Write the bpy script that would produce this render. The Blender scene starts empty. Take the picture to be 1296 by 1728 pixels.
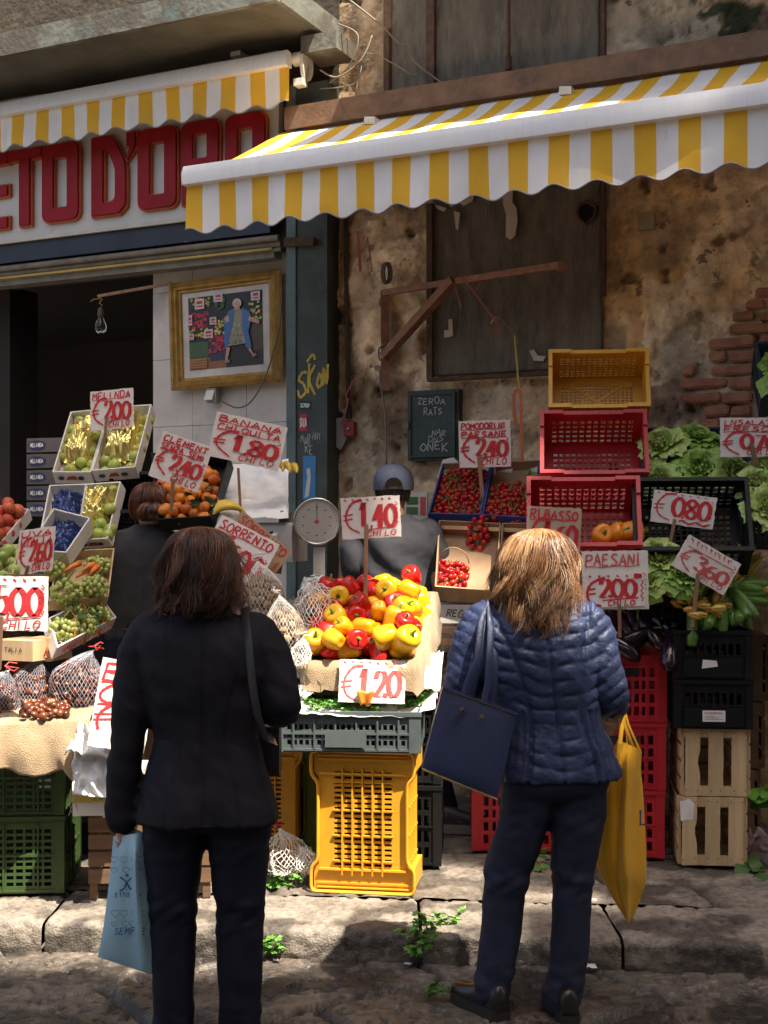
import bpy, bmesh, math, random
import numpy as np
from mathutils import Vector as V, Matrix as Mx, noise
S = bpy.context.scene
R = math.radians
random.seed(7); rnd = random.random; U = random.uniform
# ---- camera
F = 2200.0; YH = 905.0; CZ = 1.6
cd = bpy.data.cameras.new('camera'); cam = bpy.data.objects.new('camera', cd); S.collection.objects.link(cam)
cam.location = (0, 0, CZ); cam.rotation_euler = (math.pi/2, 0, 0)
cd.sensor_fit = 'VERTICAL'; cd.sensor_height = 36; cd.lens = F/1728*36; cd.shift_y = (YH-864)/1728
cd.clip_start = .05; cd.clip_end = 500
S.camera = cam
S.render.resolution_x = 768; S.render.resolution_y = 1024
# ---- sky and sun
SD = V((-.5, .55, -1.35)).normalized()          # the way the sunlight travels
W = bpy.data.worlds.new('World'); S.world = W; W.use_nodes = True
nt = W.node_tree; bg = nt.nodes['Background']; sky = nt.nodes.new('ShaderNodeTexSky')
sky.sky_type = 'NISHITA'; sky.sun_disc = False
sky.ozone_density = .4; sky.dust_density = 4.0; sky.air_density = .8; sky.sun_elevation = math.asin(-SD.z); sky.sun_rotation = math.atan2(-SD.x, -SD.y)
wm_ = nt.nodes.new('ShaderNodeMix'); wm_.data_type = 'RGBA'; wm_.blend_type = 'MULTIPLY'; wm_.inputs['Factor'].default_value = 1; wm_.inputs['B'].default_value = (1, .95, .87, 1)   # hazy warm air
nt.links.new(sky.outputs[0], wm_.inputs['A']); nt.links.new(wm_.outputs['Result'], bg.inputs[0]); bg.inputs[1].default_value = .125
sl = bpy.data.lights.new('sun', 'SUN'); sl.energy = 5.0; sl.angle = R(.5); sl.color = (1, .9, .76)
so = bpy.data.objects.new('sun', sl); S.collection.objects.link(so); so.rotation_euler = SD.to_track_quat('-Z', 'Y').to_euler()
S.view_settings.view_transform = 'Standard'; S.view_settings.look = 'None'
S.view_settings.exposure = 1.4; S.view_settings.gamma = 1
S.cycles.max_bounces = 7; S.cycles.diffuse_bounces = 4; S.cycles.transparent_max_bounces = 12
S.cycles.use_denoising = True; S.cycles.sample_clamp_indirect = 4

# ---- places: a photo pixel to a point in the street
def P(px, py, d): return V(((px-648)/F*d, d, CZ-(py-YH)/F*d))
TH = R(25.45); O = V((0, 7.72, 0)); UX = V((math.cos(TH), -math.sin(TH), 0)); NN = V((-math.sin(TH), -math.cos(TH), 0))
def wl(px, py, off=0.0):                         # (u, z) on the shop front, off metres in front of it
    r = V(((px-648)/F, 1, -(py-YH)/F)); c = V((0, 0, CZ))
    t = (off-(c-O).dot(NN))/r.dot(NN); p = c+r*t
    return (p-O).dot(UX), p.z
def WP(u, z, off=0.0): return O+UX*u+NN*off+V((0, 0, z))
def wp(px, py, off=0.0): u, z = wl(px, py, off); return WP(u, z, off)

# ---- scene helpers
COL = S.collection
def link(o, parent=None):
    COL.objects.link(o)
    if parent: o.parent = parent
    return o
def tag(o, label=None, cat=None, group=None, kind=None):
    if label: o['label'] = label
    if cat: o['category'] = cat
    if group: o['group'] = group
    if kind: o['kind'] = kind
    return o
def thing(name, label, cat, loc=(0, 0, 0), rot=(0, 0, 0), group=None):
    o = bpy.data.objects.new(name, None); o.empty_display_size = .05; link(o)
    if isinstance(rot, Mx): o.matrix_world = Mx.Translation(V(loc)) @ rot.to_4x4()
    else:
        o.location = loc; o.rotation_euler = rot if not isinstance(rot, (int, float)) else (0, 0, rot)
    return tag(o, label, cat, group)
def kids(o): return [c for c in bpy.data.objects if c.parent == o]
def dup(o, loc, rot=None, label=None, parent=None, tree=None):
    c = o.copy(); COL.objects.link(c); c.parent = parent
    if loc is not None:
        c.location = loc
        if rot is not None:
            if isinstance(rot, Mx): c.rotation_euler = rot.to_euler()
            else: c.rotation_euler = rot if not isinstance(rot, (int, float)) else (0, 0, rot)
    if label: c['label'] = label
    for k in (tree if tree is not None else kids(o)):
        d = k.copy(); COL.objects.link(d); d.parent = c
        for g in kids(k):
            e = g.copy(); COL.objects.link(e); e.parent = d
    return c
def inst(name, me, loc, rot=(0, 0, 0), sc=1, parent=None):
    o = bpy.data.objects.new(name, me); link(o, parent); o.location = loc
    o.rotation_euler = rot.to_euler() if isinstance(rot, Mx) else rot
    o.scale = (sc, sc, sc) if isinstance(sc, (int, float)) else sc
    return o
def face(ax_x, ax_z):                            # rotation whose local x, z follow the given directions
    x = V(ax_x).normalized(); z = V(ax_z).normalized(); y = z.cross(x).normalized(); z = x.cross(y)
    return Mx((x, y, z)).transposed()

class M:                                         # collects shapes into one mesh
    def __init__(s): s.v = []; s.f = []; s.mi = []; s.c = None
    def add(s, vs, fs, mi=0):
        b = len(s.v); s.v += [tuple(p) for p in vs]; s.f += [tuple(i+b for i in f) for f in fs]; s.mi += [mi]*len(fs)
        return s
    def join(s, o, T=None):
        s.add([T @ V(p) for p in o.v] if T is not None else o.v, o.f)
        return s
    def box(s, c, d, rot=None, mi=0):
        x, y, z = [k/2 for k in d]; c = V(c)
        vs = [V((a, b, e)) for a in (-x, x) for b in (-y, y) for e in (-z, z)]
        if rot is not None: vs = [rot @ p for p in vs]
        return s.add([c+p for p in vs], [(0, 1, 3, 2), (4, 6, 7, 5), (0, 4, 5, 1), (2, 3, 7, 6), (0, 2, 6, 4), (1, 5, 7, 3)], mi)
    def bar(s, a, b, w, t, up=(0, 0, 1), mi=0):
        a, b = V(a), V(b); d = (b-a); z = d.normalized(); x = V(up).cross(z)
        if x.length < 1e-4: x = V((1, 0, 0)).cross(z)
        x.normalize(); y = z.cross(x)
        return s.box((a+b)/2, (w, t, d.length), Mx((x, y, z)).transposed(), mi)
    def tube(s, pts, r, n=8, mi=0, cap=True, up=None, closed=False):
        pts = [V(p) for p in pts]; m = len(pts)
        rr = r if isinstance(r, (list, tuple)) else [r]*m
        vs = []; fr = None
        for i, p in enumerate(pts):
            t = (pts[min(i+1, m-1)]-pts[max(i-1, 0)])
            if closed: t = pts[(i+1) % m]-pts[i-1]
            t = t.normalized() if t.length > 1e-9 else V((0, 0, 1))
            if fr is None:
                a = V(up) if up is not None else (V((0, 0, 1)) if abs(t.z) < .9 else V((1, 0, 0)))
                fr = (a-t*a.dot(t)).normalized()
            else:
                q = fr-t*fr.dot(t); fr = q.normalized() if q.length > 1e-6 else fr
            b = t.cross(fr); ra = rr[i]; rx, ry = ra if isinstance(ra, (tuple, list)) else (ra, ra)
            for k in range(n):
                an = 2*math.pi*k/n; vs.append(p+fr*(math.cos(an)*ry)+b*(math.sin(an)*rx))
        fs = [(i*n+k, i*n+(k+1) % n, (i+1)*n+(k+1) % n, (i+1)*n+k) for i in range(m-1) for k in range(n)]
        if closed: fs += [((m-1)*n+k, (m-1)*n+(k+1) % n, (k+1) % n, k) for k in range(n)]
        elif cap: fs += [tuple(range(n))[::-1], tuple(range((m-1)*n, m*n))]
        return s.add(vs, fs, mi)
    def rings(s, rs, cap=True, mi=0):            # loft through rings of equal length
        n = len(rs[0]); m = len(rs); vs = [p for r in rs for p in r]
        fs = [(i*n+k, i*n+(k+1) % n, (i+1)*n+(k+1) % n, (i+1)*n+k) for i in range(m-1) for k in range(n)]
        if cap: fs += [tuple(range(n))[::-1], tuple(range((m-1)*n, m*n))]
        return s.add(vs, fs, mi)
    def lathe(s, prof, n=20, c=(0, 0, 0), T=None, mi=0, mod=None):
        c = V(c); rs = []
        for (r, z) in prof:
            q = []
            for k in range(n):
                a = 2*math.pi*k/n; e = mod(a, z, r) if mod else r
                p = V((e*math.cos(a), e*math.sin(a), z)); q.append((T @ p if T is not None else p)+c)
            rs.append(q)
        return s.rings(rs, mi=mi)
    def ell(s, c, r, n=14, m=9, rot=None, mi=0):
        r = r if isinstance(r, (tuple, list)) else (r, r, r); c = V(c); vs = [None]*(n*(m-1)+2)
        def tr(p):
            p = V((p[0]*r[0], p[1]*r[1], p[2]*r[2])); return c+(rot @ p if rot is not None else p)
        for i in range(1, m):
            t = math.pi*i/m
            for k in range(n):
                a = 2*math.pi*k/n; vs[(i-1)*n+k] = tr((math.sin(t)*math.cos(a), math.sin(t)*math.sin(a), math.cos(t)))
        vs[-2] = tr((0, 0, 1)); vs[-1] = tr((0, 0, -1)); A = len(vs)-2; B = A+1
        fs = [(i*n+k, (i+1)*n+k, (i+1)*n+(k+1) % n, i*n+(k+1) % n) for i in range(m-2) for k in range(n)]
        fs += [(A, k, (k+1) % n) for k in range(n)]+[((m-2)*n+k, B, (m-2)*n+(k+1) % n) for k in range(n)]
        return s.add(vs, fs, mi)
    def grid(s, fn, nu, nv, mi=0, thick=None):
        vs = [V(fn(i/nu, j/nv)) for j in range(nv+1) for i in range(nu+1)]
        fs = [(j*(nu+1)+i, j*(nu+1)+i+1, (j+1)*(nu+1)+i+1, (j+1)*(nu+1)+i) for j in range(nv) for i in range(nu)]
        return s.add(vs, fs, mi)
    def prism(s, poly, y0, y1, T=None, mi=0):    # polygon in x,z pushed along y
        n = len(poly); vs = [V((a, y0, b)) for a, b in poly]+[V((a, y1, b)) for a, b in poly]
        if T is not None: vs = [T @ p for p in vs]
        fs = [tuple(range(n)), tuple(range(n, 2*n))[::-1]]+[(i, i+n, (i+1) % n+n, (i+1) % n) for i in range(n)]
        return s.add(vs, fs, mi)
    def panel(s, xs, zs, solid, t, T=None, mi=0):  # slotted plate in x,z, thickness t along y
        nx, nz = len(xs)-1, len(zs)-1; sol = [[1 if solid(i, j) else 0 for j in range(nz)] for i in range(nx)]
        idx = {}; vs = []; fs = []
        def vid(i, j, k):
            if (i, j, k) not in idx:
                idx[(i, j, k)] = len(vs); p = V((xs[i], (-t/2, t/2)[k], zs[j])); vs.append(T @ p if T is not None else p)
            return idx[(i, j, k)]
        g = lambda i, j: 0 <= i < nx and 0 <= j < nz and sol[i][j]
        for i in range(nx):
            for j in range(nz):
                if not sol[i][j]: continue
                fs.append((vid(i, j, 0), vid(i+1, j, 0), vid(i+1, j+1, 0), vid(i, j+1, 0)))
                fs.append((vid(i, j, 1), vid(i, j+1, 1), vid(i+1, j+1, 1), vid(i+1, j, 1)))
                for (di, dj, a, b) in ((-1, 0, (i, j+1), (i, j)), (1, 0, (i+1, j), (i+1, j+1)), (0, -1, (i, j), (i+1, j)), (0, 1, (i+1, j+1), (i, j+1))):
                    if not g(i+di, j+dj): fs.append((vid(*a, 0), vid(*a, 1), vid(*b, 1), vid(*b, 0)))
        return s.add(vs, fs, mi)
    def mesh(s, name, mats, smooth=False, fix=True):
        me = bpy.data.meshes.new(name); me.from_pydata(s.v, [], s.f)
        for m in (mats if isinstance(mats, (list, tuple)) else [mats]): me.materials.append(m)
        if any(s.mi): me.polygons.foreach_set('material_index', s.mi)
        if s.c is not None:
            at = me.color_attributes.new('Col', 'FLOAT_COLOR', 'POINT')
            at.data.foreach_set('color', np.asarray(s.c, dtype=np.float32).ravel())
        if fix and len(s.f) < 60000:
            bm = bmesh.new(); bm.from_mesh(me); bmesh.ops.recalc_face_normals(bm, faces=bm.faces); bm.to_mesh(me); bm.free()
        if smooth:
            me.polygons.foreach_set('use_smooth', [True]*len(me.polygons))
            if smooth is not True:
                try: me.set_sharp_from_angle(angle=R(smooth))
                except Exception: pass
        me.update(); return me
    def build(s, name, mats, parent=None, smooth=False, loc=None, rot=None, fix=True):
        o = bpy.data.objects.new(name, s.mesh(name, mats, smooth, fix)); link(o, parent)
        if loc is not None: o.location = loc
        if rot is not None: o.rotation_euler = rot.to_euler() if isinstance(rot, Mx) else rot
        return o
def remesh(m, voxel, smooth=4):                  # M -> M fused into one skin
    me = m.mesh('t', [], fix=True); o = bpy.data.objects.new('t', me); COL.objects.link(o)
    a = o.modifiers.new('r', 'REMESH'); a.mode = 'VOXEL'; a.voxel_size = voxel
    b = o.modifiers.new('s', 'SMOOTH'); b.iterations = smooth; b.factor = .5
    dg = bpy.context.evaluated_depsgraph_get(); ev = o.evaluated_get(dg); r = bpy.data.meshes.new_from_object(ev)
    n = len(r.vertices); co = np.empty(n*3, np.float32); r.vertices.foreach_get('co', co)
    no = np.empty(n*3, np.float32); r.vertices.foreach_get('normal', no)
    out = M(); out.f = [tuple(p.vertices) for p in r.polygons]; out.mi = [0]*len(out.f)
    out.v = co.reshape(-1, 3); out.n = no.reshape(-1, 3)
    bpy.data.objects.remove(o); bpy.data.meshes.remove(r); bpy.data.meshes.remove(me)
    return out
def n3(x, y, z=0.0): return noise.noise((x, y, z))
def fbm(x, y, z=0.0, o=5): return noise.fractal((x, y, z), 1.0, 2.1, o)
def sst(a, b, x):
    t = min(1, max(0, (x-a)/(b-a))); return t*t*(3-2*t)
def lerp(a, b, t): return a+(b-a)*t

# ---- materials
def srgb(r, g, b):
    f = lambda c: (c/255/12.92) if c <= 10 else ((c/255+.055)/1.055)**2.4
    return (f(r), f(g), f(b))
def mat(name, col, rough=.6, var=.2, vs=6.0, bump=.0, bs=80.0, spec=.5, metal=0, rand=0.0, attr=False, dirt=None, coat=0, sss=0, trans=0, ani=(1, 1, 1), sheen=0, alpha=1, wave=None, hue=0.0):
    m = bpy.data.materials.new(name); m.use_nodes = True; t = m.node_tree; nd = t.nodes; L = t.links.new
    b = nd['Principled BSDF']; b.inputs['Roughness'].default_value = rough; b.inputs['Metallic'].default_value = metal
    b.inputs['Specular IOR Level'].default_value = spec; b.inputs['Coat Weight'].default_value = coat
    b.inputs['Sheen Weight'].default_value = sheen; b.inputs['Alpha'].default_value = alpha
    if trans: b.inputs['Transmission Weight'].default_value = trans
    if sss:
        b.inputs['Subsurface Weight'].default_value = sss; b.inputs['Subsurface Radius'].default_value = (.01, .004, .002); b.inputs['Subsurface Scale'].default_value = .5
    tc = nd.new('ShaderNodeTexCoord'); mp = nd.new('ShaderNodeMapping'); mp.inputs['Scale'].default_value = ani; L(tc.outputs['Object'], mp.inputs['Vector'])
    no = nd.new('ShaderNodeTexNoise'); no.inputs['Scale'].default_value = vs; no.inputs['Detail'].default_value = 8; no.inputs['Roughness'].default_value = .62
    L(mp.outputs[0], no.inputs['Vector'])
    mr = nd.new('ShaderNodeMapRange'); mr.inputs[1].default_value = .3; mr.inputs[2].default_value = .7; mr.inputs[3].default_value = 1-var; mr.inputs[4].default_value = 1+var
    L(no.outputs['Fac'], mr.inputs[0]); val = mr.outputs[0]
    if rand:
        oi = nd.new('ShaderNodeObjectInfo'); r2 = nd.new('ShaderNodeMapRange'); r2.inputs[3].default_value = 1-rand; r2.inputs[4].default_value = 1+rand
        L(oi.outputs['Random'], r2.inputs[0]); mu = nd.new('ShaderNodeMath'); mu.operation = 'MULTIPLY'; L(val, mu.inputs[0]); L(r2.outputs[0], mu.inputs[1]); val = mu.outputs[0]
    vm = nd.new('ShaderNodeVectorMath'); vm.operation = 'SCALE'; L(val, vm.inputs['Scale'])
    if attr:
        ca = nd.new('ShaderNodeAttribute'); ca.attribute_name = 'Col'; L(ca.outputs['Color'], vm.inputs[0])
    else: vm.inputs[0].default_value = col
    out = vm.outputs[0]
    if hue:
        oi2 = nd.new('ShaderNodeObjectInfo'); hs = nd.new('ShaderNodeHueSaturation'); r3 = nd.new('ShaderNodeMapRange'); r3.inputs[3].default_value = .5-hue; r3.inputs[4].default_value = .5+hue
        L(oi2.outputs['Random'], r3.inputs[0]); L(r3.outputs[0], hs.inputs['Hue']); L(out, hs.inputs['Color']); out = hs.outputs[0]
    for (dc, lo, hi, sc, amt) in (dirt or []):
        n2 = nd.new('ShaderNodeTexNoise'); n2.inputs['Scale'].default_value = sc; n2.inputs['Detail'].default_value = 9; n2.inputs['Roughness'].default_value = .68
        L(mp.outputs[0], n2.inputs['Vector']); r4 = nd.new('ShaderNodeMapRange'); r4.inputs[1].default_value = lo; r4.inputs[2].default_value = hi; r4.inputs[4].default_value = amt
        L(n2.outputs['Fac'], r4.inputs[0]); mx = nd.new('ShaderNodeMix'); mx.data_type = 'RGBA'; L(r4.outputs[0], mx.inputs['Factor']); L(out, mx.inputs['A']); mx.inputs['B'].default_value = (*dc, 1); out = mx.outputs['Result']
    L(out, b.inputs['Base Color'])
    if bump:
        n4 = nd.new('ShaderNodeTexNoise'); n4.inputs['Scale'].default_value = bs; n4.inputs['Detail'].default_value = 6; L(mp.outputs[0], n4.inputs['Vector']); h = n4.outputs['Fac']
        if wave:
            wv = nd.new('ShaderNodeTexWave'); wv.bands_direction = wave[0]; wv.inputs['Scale'].default_value = wave[1]; wv.inputs['Distortion'].default_value = wave[2]; L(mp.outputs[0], wv.inputs['Vector'])
            ad = nd.new('ShaderNodeMath'); ad.operation = 'ADD'; L(h, ad.inputs[0]); L(wv.outputs['Fac'], ad.inputs[1]); h = ad.outputs[0]
        bu = nd.new('ShaderNodeBump'); bu.inputs['Strength'].default_value = bump; bu.inputs['Distance'].default_value = .01; L(h, bu.inputs['Height']); L(bu.outputs[0], b.inputs['Normal'])
    return m
# ================= ground =================
CA, CB = -.098, 4.906                            # kerb foot line Y = CB + CA*X
KH = .11
def kerbY(x): return CB+CA*x
def cell(x, y, sx, sy, off=.5, jit=.08):         # running-bond slabs: distance to the joint and slab number
    r = math.floor(y/sy); fx = x/sx+(off*(r % 2))+.23*math.sin(r*12.9); c = math.floor(fx)
    j = jit*math.sin(c*7.1+r*3.7)
    dx = min(fx-c, 1-(fx-c))*sx; dy = min(y/sy-r, 1-(y/sy-r))*sy
    return min(dx, dy), (c*31+r*17) % 97
def stone_mesh(x0, x1, y0, y1, st, slab, base, rot=0.0, yfn=None, pit=1.0, tone=(.2, .175, .15), dark=(.05, .042, .037)):
    m = M(); cols = []; nx = int((x1-x0)/st); ny = int((y1-y0)/st); ca, sa = math.cos(rot), math.sin(rot)
    for j in range(ny+1):
        for i in range(nx+1):
            x = x0+(x1-x0)*i/nx; y = y0+(y1-y0)*j/ny
            yy = y+(yfn(x) if yfn else 0)
            wx = x+.03*n3(x*3, yy*3, 5); wy = yy+.03*n3(x*3+9, yy*3, 2)
            d, k = cell(wx*ca+wy*sa, -wx*sa+wy*ca, slab[0], slab[1])
            g = 1-sst(.008, .034, d); tl = math.sin(k*5.3)*.006
            pn = n3(x*21, yy*30, 1.3)*.6+n3(x*48, yy*60, 4)*.4; p = sst(.1, .3, pn)*pit
            w = fbm(x*2.2, yy*2.2, 3, 4); f = fbm(x*9, yy*9, 8, 4)
            z = base+tl-.032*g-.013*p*(.5+.5*pit)+.004*w+.003*f
            m.v.append((x, yy, z))
            t = .75+.25*math.sin(k*2.1)+.35*w+.3*f; t = max(.25, min(1.5, t)); b = sst(-.02, .3, fbm(x*3.1+4, yy*3.1, 6, 5)+.2*f)*.85
            b = max(b, g, p*.7)
            cols.append(tuple(lerp(tone[q]*t, dark[q], b) for q in range(3))+(1,))
    for j in range(ny):
        for i in range(nx):
            a = j*(nx+1)+i; m.f.append((a, a+1, a+nx+2, a+nx+1)); m.mi.append(0)
    m.c = cols; return m
m_stone = mat('basalt_stone', (.2, .2, .2), rough=.62, var=.4, vs=40, bump=.7, bs=120, attr=True, spec=.35)
m_wet = mat('worn_basalt', (.2, .2, .2), rough=.33, var=.5, vs=34, bump=.7, bs=95, attr=True, spec=.5)
tag(M().grid(lambda u, v: (-60+120*u, -60+120*v, -.05), 8, 8).build('ground', mat('ground', (.12, .11, .1), .8)), kind='structure')
tag(stone_mesh(-3.4, 3.2, -2.3, .005, .0135, (1.05, .62), 0.0, rot=.62, yfn=kerbY, tone=(.16, .132, .108), dark=(.018, .016, .014), pit=1.3).build('street', m_wet, smooth=True, fix=False), kind='structure')
tag(stone_mesh(-4, 3.4, .46, 5.0, .02, (.92, .56), KH, yfn=kerbY, tone=(.3, .256, .21), dark=(.055, .045, .037), pit=.8).build('pavement', m_stone, smooth=True, fix=False), kind='structure')
def kerb(x0, x1, seed):
    m = M(); cols = []; n = int((x1-x0)/.014); prof = []
    for k in range(30):                          # front foot -> rounded edge -> top back
        t = k/29
        if t < .38: prof.append((0, -.06+(KH+.03)*t/.38))
        elif t < .56: a = (t-.38)/.18*math.pi/2; prof.append((.03-.03*math.cos(a), KH-.03+.03*math.sin(a)))
        else: prof.append((.03+.425*(t-.56)/.44, KH))
    for i in range(n+1):
        x = lerp(x0+.006, x1-.006, i/n); e = min(i, n-i)*.014; rd = .012*max(0, 1-e/.02)**2
        for (a, z) in prof:
            q = fbm(x*7+seed, a*7, z*9, 5); r = n3(x*38, a*38+seed, z*38)
            fr = 1 if a < .03 else .35
            y = kerbY(x)+a+(.008*q+.008*r+.004*n3(x*90, a*90, z*90))*fr+rd*(1 if a < .2 else -1); zz = z+.005*q-.008*sst(.1, .4, r)-rd
            m.v.append((x, y, zz)); b = sst(-.08, .2, fbm(x*3, a*4+seed, z*3+2, 6))*.8+sst(.1, .5, r)*.3; t = .85+.3*q
            if z < .03: b = max(b, .7*(1-z/.03) if z > 0 else .8)
            cols.append(tuple(lerp(c*t, d, min(1, b)) for c, d in zip((.3, .258, .212), (.055, .046, .039)))+(1,))
    for i in range(n):
        for k in range(29):
            a = i*30+k; m.f.append((a, a+30, a+31, a+1)); m.mi.append(0)
    m.c = cols; return tag(m.build('kerb', m_stone, smooth=True, fix=False), kind='structure')
ks = [-4, -2.75, -1.32, .14, .885, 2.1, 3.4]
for i in range(6): kerb(ks[i], ks[i+1], i*3.1)

# ================= the shop building =================
bld = thing('building', 'old stained stucco building with grey boarding, exposed bricks and an open shop front', 'building', O, -TH)
def L3(px, py, off=0.0): u, z = wl(px, py, off); return V((u, -off, z))   # a photo pixel in the building's own axes
def uu(px, off=0.0): return wl(px, 900, off)[0]
def zz(px, py, off=0.0): return wl(px, py, off)[1]
uP0, uP1 = uu(500, .15), uu(552, .15)
m_pl = mat('old_stucco', (.3, .25, .2), rough=.93, var=.28, vs=16, bump=1.0, bs=45, attr=True, spec=.15, dirt=[((.62, .5, .36), .575, .6, 3.2, .5), ((.3, .2, .11), .6, .63, 4.5, .6), ((.07, .052, .036), .61, .64, 7, .75), ((.5, .42, .31), .66, .68, 16, .6)])
LT, MD, DK, GR, OC = (.58, .46, .32), (.33, .24, .15), (.12, .088, .058), (.33, .29, .225), (.5, .33, .16)
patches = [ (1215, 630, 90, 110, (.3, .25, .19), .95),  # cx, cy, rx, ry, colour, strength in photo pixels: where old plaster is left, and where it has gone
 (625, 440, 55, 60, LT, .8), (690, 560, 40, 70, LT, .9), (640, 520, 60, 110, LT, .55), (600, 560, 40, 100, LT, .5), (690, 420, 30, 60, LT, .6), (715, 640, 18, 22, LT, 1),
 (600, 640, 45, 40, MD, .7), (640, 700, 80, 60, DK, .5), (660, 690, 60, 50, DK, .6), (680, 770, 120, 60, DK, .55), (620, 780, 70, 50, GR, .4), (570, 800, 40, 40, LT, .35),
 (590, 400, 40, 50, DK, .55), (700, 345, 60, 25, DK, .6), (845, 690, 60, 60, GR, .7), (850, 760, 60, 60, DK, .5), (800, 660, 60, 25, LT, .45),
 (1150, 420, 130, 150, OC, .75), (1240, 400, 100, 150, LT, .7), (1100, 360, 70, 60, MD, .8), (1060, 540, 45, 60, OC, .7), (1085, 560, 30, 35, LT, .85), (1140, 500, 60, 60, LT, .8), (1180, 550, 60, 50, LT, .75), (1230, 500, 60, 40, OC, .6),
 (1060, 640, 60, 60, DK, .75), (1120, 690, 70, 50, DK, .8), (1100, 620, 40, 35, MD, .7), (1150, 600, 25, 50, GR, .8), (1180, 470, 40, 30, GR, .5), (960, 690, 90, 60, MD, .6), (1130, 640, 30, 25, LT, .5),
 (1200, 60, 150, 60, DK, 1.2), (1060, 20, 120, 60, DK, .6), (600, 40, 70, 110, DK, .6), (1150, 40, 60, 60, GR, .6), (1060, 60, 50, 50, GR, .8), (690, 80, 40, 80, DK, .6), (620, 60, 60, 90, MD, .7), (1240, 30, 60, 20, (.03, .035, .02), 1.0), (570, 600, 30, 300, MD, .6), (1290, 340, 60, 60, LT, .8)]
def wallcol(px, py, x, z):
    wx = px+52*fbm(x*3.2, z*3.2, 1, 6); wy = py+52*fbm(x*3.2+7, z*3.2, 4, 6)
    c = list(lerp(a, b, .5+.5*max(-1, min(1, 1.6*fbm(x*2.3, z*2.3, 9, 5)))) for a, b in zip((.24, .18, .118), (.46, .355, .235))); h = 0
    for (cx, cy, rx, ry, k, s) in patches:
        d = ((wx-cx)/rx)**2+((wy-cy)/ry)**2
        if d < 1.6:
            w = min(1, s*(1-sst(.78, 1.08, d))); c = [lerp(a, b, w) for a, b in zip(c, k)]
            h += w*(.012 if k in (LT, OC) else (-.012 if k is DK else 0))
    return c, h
wm = M(); cols = []; u1 = 4.6; st = .016; nu = int((u1-uP1)/st); nz = int(6.6/st)
for j in range(nz+1):
    z = 6.6*j/nz
    for i in range(nu+1):
        u = lerp(uP1, u1, i/nu); w = O+UX*u; d = w.y; px = 648+F*w.x/d; py = YH-F*(z-CZ)/d
        c, h = wallcol(px, py, u, z); f = fbm(u*6, z*6, 2, 6); rg = abs(fbm(u*3.3, z*3.3, 17, 4))
        cr = 1-sst(0, .022, rg)                  # cracks
        hole = sst(.46, .62, fbm(u*5.5+3, z*5.5, 21, 3))
        wm.v.append((u, -(h+.02*f+.006*n3(u*30, z*30)-.012*cr-.035*hole), z))
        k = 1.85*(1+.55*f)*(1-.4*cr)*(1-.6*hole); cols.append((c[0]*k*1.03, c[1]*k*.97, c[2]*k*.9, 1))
for j in range(nz):
    for i in range(nu):
        a = j*(nu+1)+i; wm.f.append((a, a+1, a+nu+2, a+nu+1)); wm.mi.append(0)
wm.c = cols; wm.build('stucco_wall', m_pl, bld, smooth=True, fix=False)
m_board = mat('weathered_board', (.165, .138, .1), rough=.8, var=.35, vs=5, ani=(3, 1, .8), bump=.5, bs=30, dirt=[((.06, .05, .04), .5, .72, 6, .75), ((.28, .25, .19), .6, .75, 9, .5)])
def plate(name, px0, py0, px1, py1, off, mt, th=.03, seed=0, parent=bld):
    a, b = L3(px0, py1, off), L3(px1, py0, off); m = M()
    nx, nz = max(2, int((b.x-a.x)/.03)), max(2, int((b.z-a.z)/.03))
    m.grid(lambda s, t: (lerp(a.x, b.x, s), -off-.006*fbm(s*4+seed, t*4, 3, 4), lerp(a.z, b.z, t)), nx, nz)
    for (c, d) in (((a.x+b.x)/2, a.z), ((a.x+b.x)/2, b.z)): m.box((c, -off+th/2+.004, d), (b.x-a.x, th, .012))
    for c in (a.x, b.x): m.box((c, -off+th/2+.004, (a.z+b.z)/2), (.012, th, b.z-a.z-.013))
    return m.build(name, mt, parent, smooth=30)
plate('board_panel', 732, 240, 1012, 632, .06, m_board, .06)
plate('board_panel', 662, -260, 1008, 215, .06, m_board, .06, 5)
m_rust = mat('rusty_iron', (.11, .06, .035), rough=.85, var=.4, vs=20, bump=.4, bs=60)
m_dark = mat('dark_paint', (.02, .02, .022), rough=.7)
fr = M()
a, b = L3(727, 640, .07), L3(1019, 310, .07)
fr.box((a.x, -.075, (a.z+b.z)/2), (.035, .04, b.z-a.z)); fr.box(((a.x+b.x)/2, -.072, a.z-.004), (b.x-a.x+.03, .045, .022)); fr.box((b.x, -.075, (a.z+5.4)/2+.2), (.022, .04, 5.4-a.z-.4))
c = L3(655, 100, .07); fr.box((c.x, -.075, 4.9), (.035, .045, 1.7)); c = L3(729, 100, .07); fr.box((c.x, -.08, 4.95), (.05, .04, 1.6))
fr.build('panel_frame', m_rust, bld)
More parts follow.
